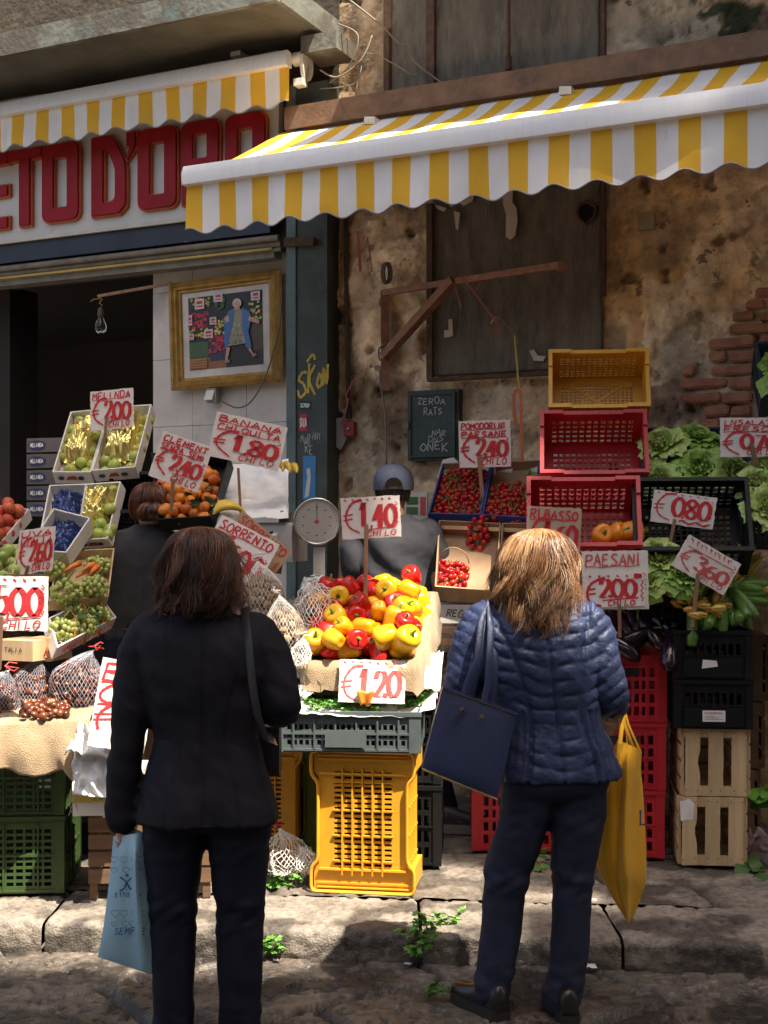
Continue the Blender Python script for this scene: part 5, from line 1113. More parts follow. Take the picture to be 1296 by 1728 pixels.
# clementines in a dark crate
tk, ck_, nk_ = tray('dark crate of clementines and leaves under the 2.40 card', [(272, 895, 6.15), (362, 890, 6.1), (394, 790, 6.5), (262, 782, 6.55)], .07, m_ck)
scatter('clementine', 'orange clementine in the dark crate behind the red haired vendor', 'clementine', me_cl, pile([quad(ck_, *q)+nk_*.01 for q in ((.08, .05), (.94, .05), (.9, .85), (.1, .85))], 46, .03, .015), .06, 'clementines')
for i in range(24):
    p = quad(ck_, RG.uniform(.05, .95), RG.uniform(.03, .7))+nk_*RG.uniform(.06, .09); o = inst('clementine_leaf', me_gl, p, rrot(), .07); tag(o, 'dark green leaf among the clementines', 'leaf', 'leaves among the clementines')
pb = crate_on('empty black lattice crate between the foil cartons and the clementines', shift(crate_parts(.3, .24, .2, m_ck, nx=9, ny=7, nz=5, hand=False, ribs=0), .12), 240, 905, 6.45, -14, 52)
# white paper shelf with bananas
tag(sheet('paper_sheet', 'tall white paper lining behind the bananas', 'paper', [(378, 850, 6.5), (487, 855, 6.4), (487, 775, 6.62), (392, 785, 6.7)], 20, 20, .015, m_pap, 12, crease=1))
tag(sheet('paper_sheet', 'white paper laid on the banana shelf', 'paper', [(350, 872, 6.2), (487, 876, 6.1), (487, 848, 6.42), (375, 842, 6.5)], 24, 12, .012, m_pap, 14, crease=1))
t = thing('display_case', 'grey white counter with a rounded lip under the bananas', 'counter', P(420, 905, 6.2), R(-12)); m = M(); m.rings([[V((x, y, z)) for y, z in ((-.02, -.12), (-.03, 0), (-.02, .05), (.0, .065), (.25, .06), (.25, -.12))] for x in (-.2, .22)]); m.build('body', mat('grey_counter', (.42, .41, .4), .5), t, smooth=40)
def bananas(label, c, yaw, n):
    t = thing('banana_bunch', label, 'bananas', c, yaw, 'banana bunches')
    for i in range(n):
        a = -.5+1.0*i/max(1, n-1); pts = []; rs = []
        for k in range(9): q = k/8; ang = -.9+1.7*q; pts.append((.1*math.sin(ang)+.02, .035*(i-n/2)+.02*q*a, .1*math.cos(ang)-.08+.006*i)); rs.append((.004, .011, .0155, .017, .0175, .017, .0145, .009, .004)[k])
        M().tube(pts, rs, 8).build('banana', m_ban, t, smooth=50)
bananas('banana bunch lying on the white paper under the 1.80 card', P(376, 862, 6.15), .3, 4); bananas('banana bunch by the green pilaster at the right of the 1.80 card', P(472, 792, 6.3), 1.9, 4)
t = thing('weighing_scale', 'small pale kitchen scale behind the sorrento card', 'weighing scale', P(452, 925, 6.2), R(-20)); m = M(); m.rings([[V((x, y, z)) for y, z in ((-.03, 0), (-.06, .06), (.03, .11), (.12, .11), (.12, 0))] for x in (-.07, .07)]); m.build('body', m_plast, t); M().box((0, -.04, .075), (.09, .004, .03), Mx.Rotation(R(-30), 3, 'X')).build('display', m_ck, t)
M().box((0, 0, 0), (.05, .02, .3)).build('board', m_wdd, None, loc=P(474, 915, 6.2), rot=tip(-10, -8, 8)); tag(bpy.data.objects['board.%03d' % max([int(o.name[6:]) for o in bpy.data.objects if o.name.startswith('board.') and o.name[6:].isdigit()])], 'weathered brown board leaning at the counter beside the dial scale', 'board')
tab = thing('display_stand', 'dark wooden stepped stand behind the left fruit boxes', 'stand', (P(150, 1100, 6.6).x, 6.55, 0), R(-20))
for k, (y, z) in enumerate(((-.55, .82), (-.1, 1.15), (.3, 1.38))): M().box((0, y, z), (1.3, .34, .03)).build('shelf', m_wdd, tab)
for x in (-.6, .6): M().box((x, -.1, .6), (.05, 1.0, 1.1)).build('side', m_wdd, tab)
cr = crate('low black crate on the pavement side holding up the walnut sacks', shift(crate_parts(.4, .4, .26, m_ck, nx=10, ny=9, nz=4, hand=False, ribs=2), .2), (P(440, 1200, 5.6).x, 5.5, .74), R(4))
crate('upright black crate below the walnut sacks', shift(crate_parts(.4, .4, .3, m_ck, nx=10, ny=9, nz=4, hand=False, ribs=2), .2), (P(440, 1200, 5.6).x-.02, 6.05, KH+.01), R(4))
# ================= scales in the middle =================
t = thing('dial_scale', 'round white dial scale on a metal column beside the walnuts', 'weighing scale', P(535, 1012, 6.15), R(2))
m_cst = mat('grey_enamel', (.36, .36, .33), rough=.35, var=.12); m_face = mat('dial_face', (.55, .56, .5), rough=.25, var=.05)
dz = (1012-880)/F*6.15; r_ = 38/F*6.15; rx = Mx.Rotation(math.pi/2, 4, 'X')
M().lathe([(r_*.98, -.045), (r_*1.04, -.03), (r_*1.04, .02), (r_*.9, .05), (.0, .055)], 36, (0, 0, dz), Mx.Rotation(-math.pi/2, 4, 'X')).build('dial_housing', m_cst, t, smooth=40)
fc = M().lathe([(.001, -.0445), (r_*.96, -.0445), (r_*.97, -.04), (.001, -.04)], 36, (0, 0, dz), Mx.Rotation(-math.pi/2, 4, 'X')).build('dial_face', m_face, t, smooth=30)
M().tube([(r_*math.cos(a), -.045, dz+r_*math.sin(a)) for a in [6.283*k/36 for k in range(36)]], .006, 6, closed=True).build('dial_rim', mat('chrome', (.6, .6, .58), .2, metal=1), t, smooth=True)
m = M(); m.box((0, -.048, dz+r_*.45), (.002, .002, r_*.75)); m.build('needle', m_blet, t)
m = M()
for k in range(40):
    a = 6.283*k/40; R_ = r_*.86; l = .012 if k % 5 == 0 else .006; m.box((R_*math.cos(a), -.0455, dz+R_*math.sin(a)), (.0015, .001, l), Mx.Rotation(math.pi/2-a, 3, 'Y'))
for k in range(10): a = 6.283*k/10+.3; m.box((r_*.62*math.cos(a), -.0455, dz+r_*.62*math.sin(a)), (.009, .001, .004))
m.build('dial_marks', m_blet, t)
M().ell((0, -.046, dz), (.012, .002, .008), 12, 6).build('maker_badge', mat('badge_red', (.4, .06, .05), .4), t)
M().box((.01, .0, dz*.36), (.055, .06, dz*.62)).build('column', m_cst, t); M().box((-.07, -.02, -.012), (.3, .2, .03)).build('platform', m_cst, t)
m = M()
for k in range(12): m.box((-.2+.022*k, -.02, .008), (.008, .19, .01))
m.build('platform_grate', mat('steel', (.35, .35, .34), .35, metal=.8), t)
t = thing('scale_cabinet', 'grey cabinet carrying the dial scale behind the pepper stall', 'cabinet', (P(520, 1030, 6.2).x, 6.2, KH), R(2)); M().box((0, .08, .56), (.42, .34, 1.13)).build('body', mat('cabinet_grey', (.13, .12, .11), .7), t); M().box((0, -.0925, .6), (.36, .006, .9)).build('door', m_cst, t)
t = thing('digital_scale', 'beige digital price scale behind the shoulder of the vendor in a cap', 'weighing scale', P(698, 885, 7.1), R(-12))
M().box((.01, .02, .1), (.13, .04, .15)).build('head', m_plast, t); M().box((.0, .03, -.05), (.05, .05, .2)).build('post', m_plast, t)
for z in (.13, .075): M().box((-.008, -.0015, z), (.065, .004, .04)).build('display', mat('lcd_green', (.1, .2, .08), .2) if z == .13 else bpy.data.materials['lcd_green'], t)
M().box((.052, -.0015, .1), (.03, .003, .1)).build('keypad', m_ink2, t)
# ================= tomatoes =================
me_to = []
for s in range(2):
    m = M().ell((0, 0, 0), (.46, .46, .56), 12, 9)
    me_to.append(m.mesh('tomato', m_tom, True))
cal = M()
for k in range(5): a = k*1.257; cal.add([(0, 0, .55), (.3*math.cos(a-.25), .3*math.sin(a-.25), .56), (.5*math.cos(a), .5*math.sin(a), .62), (.3*math.cos(a+.25), .3*math.sin(a+.25), .56)], [(0, 1, 2, 3)])
cal.tube([(0, 0, .54), (.03, .02, .8)], .045, 5); me_ca = cal.mesh('calyx', m_vine)
def toms(pts, label, group, sc=.031): scatter('tomato', label, 'tomato', me_to, pts, sc, group, parts=('calyx', [me_ca, me_ca]), var=.14)
def vines(c, n, cnt, seed, label):
    rg = random.Random(seed); m = M()
    for i in range(cnt):
        s, t = rg.uniform(.1, .9), rg.uniform(.1, .8); a = quad(c, s, t)+n*.05; b = quad(c, min(1, s+rg.uniform(-.15, .15)), t+rg.uniform(.1, .25))+n*.06; m.tube([a, a.lerp(b, .5)+n*.012, b], .0022, 5)
        for k in range(3): q = a.lerp(b, .2+.3*k); m.tube([q, q+V((rg.uniform(-.02, .02), -.01, rg.uniform(-.02, .0)))], .0014, 4)
    tag(m.build('tomato_vines', m_vine, smooth=True), label, 'vine', kind='stuff')
tt, ct, ntm = tray('blue edged carton of vine tomatoes under the 2.40 card', [(724, 882, 6.75), (812, 884, 6.7), (830, 795, 7.05), (748, 797, 7.1)], .06, m_kraft, rim=[m_bcart, m_bcart, m_kraft, m_bcart])
toms(pile([quad(ct, *q)+ntm*.005 for q in ((.06, .04), (.95, .04), (.95, .95), (.06, .95))], 120, .0165, .02), 'red vine tomato in the left carton under its price card', 'tomatoes in the left carton'); vines(ct, ntm, 14, 1, 'green tomato stems over the left carton')
tt2, ct2, nt2 = tray('blue edged carton of fewer tomatoes beside the tipped red crates', [(815, 884, 6.7), (900, 890, 6.62), (912, 792, 7.0), (832, 795, 7.05)], .06, m_kraft, rim=[m_bcart, m_bcart, m_kraft, m_bcart])
toms(pile([quad(ct2, *q)+nt2*.005 for q in ((.04, .0), (.97, .0), (.97, .66), (.04, .66))], 100, .0165, .015), 'red vine tomato in the right carton beside the red crates', 'tomatoes in the right carton'); vines([quad(ct2, *q) for q in ((0, 0), (1, 0), (1, .6), (0, .6))], nt2, 10, 2, 'green tomato stems over the right carton')
for i, (px, py, d, tl) in enumerate(((757, 792, 7.08, 12), (822, 798, 7.03, -8), (848, 798, 7.03, 10), (908, 795, 6.98, -6))):   # upturned carton corners
    o = M().prism([(-.05, -.06), (.04, -.05), (.055, .04), (.01, .07), (-.045, .045)], -.003, .003).build('carton_flap', m_carton, loc=P(px, py, d), rot=tip(-20+U(-9, 9), -12, tl)); tag(o, ['leftmost', 'second', 'third', 'rightmost'][i]+' upturned white carton corner at the back of the tomatoes', 'carton flap', 'white carton corners')
def hang(c, r, n, label, group):
    got = []
    for k in range(600):
        if len(got) >= n: break
        a, b = RG.uniform(0, 6.28), RG.uniform(-1, 1); q = math.sqrt(1-b*b); p = c+V((r[0]*q*math.cos(a), r[1]*q*math.sin(a), r[2]*b))
        if all((p-o).length > .028 for o in got): got.append(p)
    toms(got, label, group, .033)
hang(P(808, 908, 6.62), (.05, .035, .11), 40, 'vine tomato in the long bunch hanging over the carton edge', 'hanging tomato bunch'); hang(P(733, 898, 6.62), (.014, .01, .04), 4, 'vine tomato hanging at the left end of the wooden edge', 'small hanging tomatoes')
m = M(); c = P(808, 880, 6.62); m.tube([c, c+V((.01, 0, -.05)), c+V((0, 0, -.12))], .0025, 5); tag(m.build('tomato_vines', m_vine), 'green stem of the hanging tomato bunch', 'vine')
def rail(name, label, cat, a, b, w, h, mt): 
    A, B = P(*a), P(*b); o = M().bar((0, 0, 0), B-A, w, h).build(name, mt, loc=A); return tag(o, label, cat)
rail('wooden_ledge', 'pale wooden ledge along the front of the tomato cartons', 'ledge', (718, 888, 6.7), (905, 896, 6.56), .02, .02, m_wd)
tb2, cb2, nb2 = tray('open brown carton with a few tomatoes below the ledge', [(735, 1012, 6.35), (838, 1020, 6.3), (845, 905, 6.66), (742, 900, 6.72)], .09, m_kraft, rim=[m_wd, m_kraft, m_kraft, m_kraft])
tb3, cb3, nb3 = tray('second brown carton empty beside the one with tomatoes', [(842, 1020, 6.28), (940, 1028, 6.2), (945, 905, 6.6), (850, 905, 6.65)], .09, m_kraft, rim=[m_wd, m_kraft, m_kraft, m_kraft])
toms(pile([quad(cb2, *q)+nb2*.005 for q in ((.04, .04), (.5, .04), (.5, .5), (.04, .5))], 44, .0165, .03), 'vine tomato in the brown carton below the ledge', 'tomatoes in the lower carton')
M().tube([quad(cb2, .28+.24*math.cos(k/12*3.1416), .45)+nb2*(.05+.1*math.sin(k/12*3.1416))-sum(cb2, V())/4 for k in range(13)], .003, 6).build('wire_handle', m_kraft, tb2, smooth=True)
t = thing('carton', 'white lettered carton under the brown tomato carton', 'fruit box', P(795, 1052, 6.32), R(-6)); M().box((0, .15, .045), (.32, .3, .09)).build('box', m_carton, t); k = Ink(-.002); k.text('REGOLE', -.12, .03, .035, .17, .005, slant=.3, wob=.1); k.m.build('lettering', mat('dark_green_print', (.02, .06, .03), .6), t, fix=False)
for k_, py in enumerate((1062, 1082)): rail('wooden_board', ['upper', 'lower'][k_]+' brown board of the bench under the tomato cartons', 'board', (738, py, 6.35), (960, py+8, 6.2), .03, .03, m_wdd)
t = thing('bench', 'dark wooden bench under the tomato boxes behind the fair haired woman', 'bench', (P(830, 1100, 6.7).x, 6.62, KH), R(-9)); M().box((0, 0, .86), (.75, .5, .03)).build('top', m_wdd, t)
for x in (-.34, .34): M().box((x, -.2, .42), (.05, .05, .83)).build('leg', m_wdd, t)
st = thing('stepped_stand', 'wooden racks behind the crates leaning on the stained wall', 'stand', WP(1.25, KH, .42), -TH)
for k, (y, z) in enumerate(((.0, 1.55), (-.25, 1.3))): M().box((0, y, z-KH), (2.3, .22, .03)).build('shelf', m_wdd, st)
for x in (-1.1, 0, 1.1): M().box((x, .08, .78), (.05, .05, 1.55)).build('upright', m_wdd, st)
m = M()
for i in range(9): 
    q = P(905+U(-12, 8), 800+U(-8, 30), 6.5); x = V((U(-1, 1), -.3, U(-1, .5))).normalized(); y = x.cross(V((0, 1, .2))).normalized(); s = .05; m.add([q, q+x*s*.5+y*s*.4, q+x*s*1.1+V((0, -.01, 0)), q+x*s*.5-y*s*.4, q+x*s*.5+V((0, -.008, 0))], [(0, 4, 1), (1, 4, 2), (2, 4, 3), (3, 4, 0)])
tag(m.build('basil_sprig', leafmat('basil', (.1, .22, .04))), 'green basil sprig between the tomatoes and the red crates', 'basil')
# ================= lettuces, aubergines, courgettes =================
def lettuce_mesh(seed, n=30, open_=1.0, pale=.5):
    rg = random.Random(seed); m = M(); cols = []
    for i in range(n):
        f = i/n; az = i*2.4+rg.uniform(-.3, .3); tilt = lerp(.15, 1.35*open_, f**.8); ln = lerp(.5, 1.0, f)*rg.uniform(.9, 1.1); wd = lerp(.5, .85, f)*rg.uniform(.85, 1.1); nu, nv = 8, 7; ph = rg.uniform(0, 6); base = len(m.v)
        A = Mx.Rotation(az, 3, 'Z')
        for j in range(nv+1):
            t = j/nv
            for q in range(nu+1):
                s = 2*q/nu-1; w = wd*(math.sin(min(1, .12+t*1.05)*math.pi*.72)**.9)*.62; an = tilt*(.35+.85*t)-(1-f)*.9*t*t*.6
                y = ln*t*math.sin(an); z = ln*t*math.cos(an); x = s*w; cup = -(s*s)*w*(.5-.35*f); fr = .055*(abs(s)**2*.8+t*t)*math.sin(s*9+t*8+ph)+.02*rg.uniform(-1, 1)*t
                p = A @ V((x, y+fr*math.cos(an)-cup*-.4*math.cos(an), z-fr*math.sin(an)*.6+.06)); m.v.append(tuple(p*.5))
                g = sst(.1, .75, t*.75+abs(s)*.35+.1*n3(s*5, t*5, i))*lerp(.55, 1, f); rib = math.exp(-(s*5)**2)*(1-t*.8)
                a, b = (.66, .7, .26), (.22, .47, .05); cc = [lerp(x_, y_, g*(1-pale*.6)) for x_, y_ in zip(a, b)]; cc = [lerp(x_, y_, rib*.7) for x_, y_ in zip(cc, (.62, .62, .36))]; cols.append((*cc, 1))
        for j in range(nv):
            for q in range(nu): a = base+j*(nu+1)+q; m.f.append((a, a+1, a+nu+2, a+nu+1)); m.mi.append(0)
    m.c = cols; return m
m_let = mat('lettuce_leaf', (1, 1, 1), rough=.45, var=.22, vs=22, attr=True, bump=.35, bs=50)
me_le = [lettuce_mesh(3, 32, 1.1, .1).mesh('leaves', m_let, True, fix=False), lettuce_mesh(8, 28, .95, .8).mesh('leaves', m_let, True, fix=False), lettuce_mesh(5, 26, 1.2, .5).mesh('leaves', m_let, True, fix=False)]
me_core = M().lathe([(.001, -.02), (.06, -.01), (.1, .05), (.08, .12), (.001, .16)], 12).mesh('core', mat('lettuce_core', (.5, .5, .26), .5), True)
def lettuce(label, px, py, d, k, sc, ax, group='lettuces in the crates'):
    t = thing('lettuce', label, 'lettuce', P(px, py, d), Mx.Rotation(R(ax[1]), 3, 'Y') @ Mx.Rotation(R(ax[0]), 3, 'X') @ Mx.Rotation(U(0, 6), 3, 'Z'), group); inst('leaves', me_le[k], (0, 0, 0), sc=sc, parent=t); inst('core', me_core, (0, 0, 0), sc=sc, parent=t); return t
for q in (('bright green open lettuce in the middle of the navy crate', 1178, 800, 6.25, 0, .3, (58, 0)), ('pale lettuce at the top left of the navy crate', 1122, 765, 6.35, 1, .3, (35, -30)), ('pale lettuce at the lower left of the navy crate', 1118, 818, 6.22, 2, .25, (50, -40)), ('cut pale lettuce at the lower right of the navy crate', 1228, 806, 6.2, 1, .25, (62, 45)), ('green lettuce behind the middle one in the navy crate', 1170, 752, 6.42, 0, .28, (30, 10)),  ('shaded lettuce at the top right of the navy crate', 1222, 765, 6.4, 2, .25, (30, 25)),
          ('green lettuce in the high crate at the right edge', 1326, 655, 6.4, 2, .28, (50, 0)), ('second lettuce in the high crate at the right edge', 1318, 620, 6.5, 0, .25, (30, -20)), ('pale lettuce in the lower slate crate at the right edge', 1290, 865, 5.95, 1, .27, (60, 10)), ('upper pale lettuce in the slate crate at the right edge', 1278, 825, 6.05, 1, .24, (45, -20)), ('second pale lettuce high in the slate crate at the edge', 1300, 800, 6.1, 2, .25, (35, 0)),
          ('escarole behind the stick of the 0.80 card', 1112, 950, 5.9, 1, .26, (55, -15)), ('escarole behind the courgette flowers', 1148, 978, 5.85, 0, .24, (50, 10)), ('escarole beside the 3.60 card', 1240, 968, 6.15, 0, .22, (45, 20)), ('escarole at the left above the aubergines', 1096, 985, 5.85, 2, .2, (50, -30))): lettuce(*q)
eg = []
for s in range(3):
    b = .12*(s-1); m = M(); m.tube([(0, 0, -.5), (.01, 0, -.47), (.04*b, 0, -.36), (.1*b, 0, -.2), (.25*b, 0, 0), (.4*b, 0, .18), (.7*b, 0, .34), (.9*b, 0, .44)], [.02, .07, .14, .165, .16, .14, .11, .07], 16); g = M(); c = V((.9*b, 0, .42))
    for k in range(5): a = k*1.257; g.add([c+V((.05*math.cos(a-.5), .05*math.sin(a-.5), .03)), c+V((.085*math.cos(a), .085*math.sin(a), -.02)), c+V((.13*math.cos(a), .13*math.sin(a), -.14)), c+V((.09*math.cos(a+.6), .09*math.sin(a+.6), -.02)), c+V((.05*math.cos(a+.5), .05*math.sin(a+.5), .03)), c+V((0, 0, .05))], [(5, 0, 1), (5, 1, 2), (5, 2, 3), (5, 3, 4)])
    g.tube([c, c+V((.02, .0, .1)), c+V((.07, .02, .19)), c+V((.13, .03, .24))], [.035, .025, .022, .028], 7); eg.append((m.mesh('aubergine', m_egg, True), g.mesh('calyx', m_gs, True)))
ce = [P(1006, 1128, 5.9), P(1142, 1126, 5.86), P(1146, 1050, 6.25), P(1012, 1050, 6.3)]
for i in range(28):
    s, t = RG.uniform(.06, .96), RG.uniform(.0, .95); p = quad(ce, s, t)+V((0, 0, .07+RG.uniform(0, .06)+.07*t)); k = i % 3
    o = inst('aubergine', eg[k][0], p, Mx.Rotation(RG.uniform(-.8, .8), 3, 'Z') @ Mx.Rotation(R(RG.uniform(-65, -20)), 3, 'X') @ Mx.Rotation(R(RG.uniform(-50, 50)), 3, 'Y'), RG.uniform(.2, .26)); tag(o, 'glossy dark aubergine in the top red crate', 'aubergine', 'aubergines'); inst('calyx', eg[k][1], (0, 0, 0), parent=o)
zm = M(); zm.tube([(0, 0, -.5), (0, 0, -.48), (.01, 0, -.3), (.015, 0, 0), (.01, 0, .3), (0, 0, .42)], [.06, .1, .125, .125, .11, .08], 10); me_z = zm.mesh('courgette', m_zuc, True)
fm = M()
for k in range(6): a = k*1.047; fm.grid(lambda s, t, a=a: V(((.04+.09*math.sin(t*2.6))*math.cos(a+(s-.5)*(1.1-.5*t)), (.04+.09*math.sin(t*2.6))*math.sin(a+(s-.5)*(1.1-.5*t)), .4+.42*t+.02*math.sin(s*9+k))), 4, 5)
me_f = fm.mesh('flower', m_flo, True)
cz = [P(1160, 1075, 5.85), P(1262, 1075, 5.8), P(1268, 1010, 6.2), P(1165, 1010, 6.25)]
for i in range(46):
    s, t = RG.uniform(.06, .94), RG.uniform(.0, .95); p = quad(cz, s, t)+V((0, 0, .05+.085*RG.random()+.05*t))
    o = inst('courgette', me_z, p, Mx.Rotation(R(RG.uniform(-35, 55)), 3, 'Y') @ Mx.Rotation(R(RG.uniform(-70, 20)), 3, 'X'), RG.uniform(.17, .22)); tag(o, 'green courgette with its flower in the upper black crate', 'courgette', 'courgettes'); inst('flower', me_f, (0, 0, 0), parent=o)
for i in range(34):
    s, t = RG.random(), RG.random(); p = P(lerp(1108, 1200, s), lerp(1036, 985, t), lerp(5.75, 6.05, t)); o = inst('squash_flower', me_f, p, Mx.Rotation(R(RG.uniform(60, 120)), 3, 'Y') @ Mx.Rotation(R(RG.uniform(-30, 30)), 3, 'X'), RG.uniform(.11, .15)); tag(o, 'yellow orange squash flower heaped behind the aubergines', 'squash flower', 'squash flowers')
for i in range(8):
    p = P(1215+U(-10, 50), 1000+U(-15, 25), 5.95+U(-.05, .1)); o = inst('courgette', me_z, p, Mx.Rotation(R(U(70, 110)), 3, 'Y') @ Mx.Rotation(R(U(-30, 30)), 3, 'Z'), .22); tag(o, 'long courgette lying across the back of the black crate', 'courgette', 'courgettes at the back'); inst('flower', me_f, (0, 0, 0), parent=o)
crate_on('black crate of squash flowers behind the aubergines', shift(crate_parts(.34, .34, .2, m_ck, nx=9, ny=9, nz=3, hand=False, ribs=0), .17), 1152, 1075, 6.0, -6, 10)
# ================= people =================
m_skin = mat('skin', (.5, .27, .17), rough=.5, var=.12, vs=12, sss=.1); m_skin2 = mat('tanned_skin', (.4, .2, .12), rough=.5, var=.15, vs=12, sss=.1)
def cring(cx, cy, z, rx, ry, n=44, p=2.5, tiltx=0):
    o = []
    for k in range(n):
        a = 2*math.pi*k/n; c, s = math.cos(a), math.sin(a); x = rx*math.copysign(abs(c)**(2/p), c); y = ry*math.copysign(abs(s)**(2/p), s); o.append(V((cx+x, cy+y, z+tiltx*x)))
    return o
def spline(pts, k=6):                            # Catmull-Rom through tuples of any length
    o = []; n = len(pts)
    for i in range(n-1):
        a, b, c, d = pts[max(i-1, 0)], pts[i], pts[i+1], pts[min(i+2, n-1)]
        for q in range(k):
            t = q/k; o.append(tuple(.5*(2*B+(C-A)*t+(2*A-5*B+4*C-D)*t*t+(3*B-A-3*C+D)*t**3) for A, B, C, D in zip(a, b, c, d)))
    return o+[tuple(pts[-1])]
def torso(m, rs): m.rings([cring(x, y, z, rx, ry) for z, x, y, rx, ry in spline(rs, 5)])
def limb(m, pts, n=18):                          # pts: (x, y, z, r)
    q = spline(pts, 6); m.tube([p[:3] for p in q], [p[3] for p in q], n)
    for p in (pts[0], pts[-1]): m.ell(p[:3], p[3]*.96, 16, 10)
def hand(m, w, d, nrm, th, curl=.5, s=1.0):      # wrist point, finger direction, back-of-hand normal, thumb direction
    w, d, nrm, th = V(w), V(d).normalized(), V(nrm).normalized(), V(th).normalized()
    c = w+d*.045*s; rm = face(th, d); m.ell(c, (.04*s, .017*s, .05*s), 14, 10, rm); m.tube([w-d*.03, w+d*.02], [.025*s, .026*s], 12)
    for i, (off, ln) in enumerate(((.028, .068), (.0095, .076), (-.009, .071), (-.027, .055))):
        p = w+d*.085*s+th*off*s; dd = d; pts = [p-d*.03*s]; 
        for k in range(4):
            pts.append(p.copy()); dd = (dd*math.cos(curl*.75)-nrm*math.sin(curl*.75)).normalized() if k else dd; nn_ = nrm; p = p+dd*ln*s*.36
            nrm2 = nrm
        m.tube(pts, [.0088*s, .0088*s, .0084*s, .0078*s, .0062*s], 10); m.ell(pts[-1], .0064*s, 8, 6)
    p = w+d*.03*s+th*.034*s; q = p+(th*.75+d*.65-nrm*.3).normalized()*.035*s; r = q+(d*.9+th*.1-nrm*.5).normalized()*.03*s
    m.tube([p-th*.02*s, p, q, r], [.012*s, .0115*s, .0098*s, .0075*s], 10); m.ell(r, .0076*s, 8, 6)
def body_mesh(par, mt, head, hr, neck, sh, el, wr, hips, kn, an, hands, face_dir=(0, 1, 0), rarm=(.045, .036, .026), rleg=(.075, .05, .036), vox=.0075):
    m = M(); h = V(head); f = V(face_dir).normalized(); rt = f.cross(V((0, 0, 1))).normalized(); R_ = face(rt, (0, 0, 1))
    m.ell(h, (hr*.8, hr*.98, hr*1.2), 22, 16, R_); m.ell(h+f*hr*.35-V((0, 0, hr*.62)), (hr*.55, hr*.55, hr*.55), 16, 12, R_)
    m.ell(h+f*hr*.98-V((0, 0, hr*.2)), (hr*.14, hr*.2, hr*.24), 12, 8, R_); m.ell(h+f*hr*.86-V((0, 0, hr*.62)), (hr*.28, hr*.14, hr*.12), 12, 8, R_); m.ell(h+f*hr*.8+V((0, 0, hr*.2)), (hr*.55, hr*.2, hr*.14), 12, 8, R_)
    for s in (-1, 1): m.ell(h+rt*s*hr*.8-f*hr*.05-V((0, 0, hr*.15)), (hr*.11, hr*.2, hr*.32), 12, 8, R_ @ Mx.Rotation(s*.25, 3, 'Z'))
    limb(m, [(*(h-V((0, 0, hr*.5))-f*hr*.15), .052), (*V(neck), .056), (*(V(neck)-V((0, 0, .06))), .07)])
    torso(m, [(V(neck).z-.02, neck[0], neck[1], .07, .05), (V(neck).z-.08, neck[0], neck[1], .14, .07), ((V(neck).z+hips[2])/2, (neck[0]+hips[0])/2, (neck[1]+hips[1])/2, .13, .085), (hips[2], hips[0], hips[1], .15, .1), (hips[2]-.06, hips[0], hips[1], .12, .08)])
    for i in (0, 1):
        limb(m, [(*sh[i], rarm[0]*1.1), (*V(sh[i]).lerp(V(el[i]), .5), rarm[0]), (*el[i], rarm[1]), (*V(el[i]).lerp(V(wr[i]), .35), rarm[1]*1.05), (*wr[i], rarm[2])])
        hp = V(hips)+V(((-.08, .08)[i], 0, -.06)); limb(m, [(*hp, rleg[0]*1.05), (*hp.lerp(V(kn[i]), .5), rleg[0]*.9), (*kn[i], rleg[1]), (*V(kn[i]).lerp(V(an[i]), .35), rleg[1]), (*an[i], rleg[2])])
        if hands[i]: hand(m, wr[i], *hands[i])
    r = remesh(m, vox, 3); o = r.build('body', mt, par, smooth=True, fix=False)
    for s in (-1, 1): M().ell(h+f*hr*.82+rt*s*hr*.3-V((0, 0, 0)), hr*.12, 10, 8).build('eye', mat('eye', (.1, .07, .05), .15) if 'eye' not in bpy.data.materials else bpy.data.materials['eye'], o)
    return o
def garment(name, m, vox, mt, par, disp=None, smooth=3):
    r = remesh(m, vox, smooth)
    if disp:
        co, no = r.v, r.n; d = np.array([disp(x, y, z, a, b, c) for (x, y, z), (a, b, c) in zip(co.tolist(), no.tolist())], np.float32); r.v = co+no*d[:, None]
    return r.build(name, mt, par, smooth=True, fix=False)
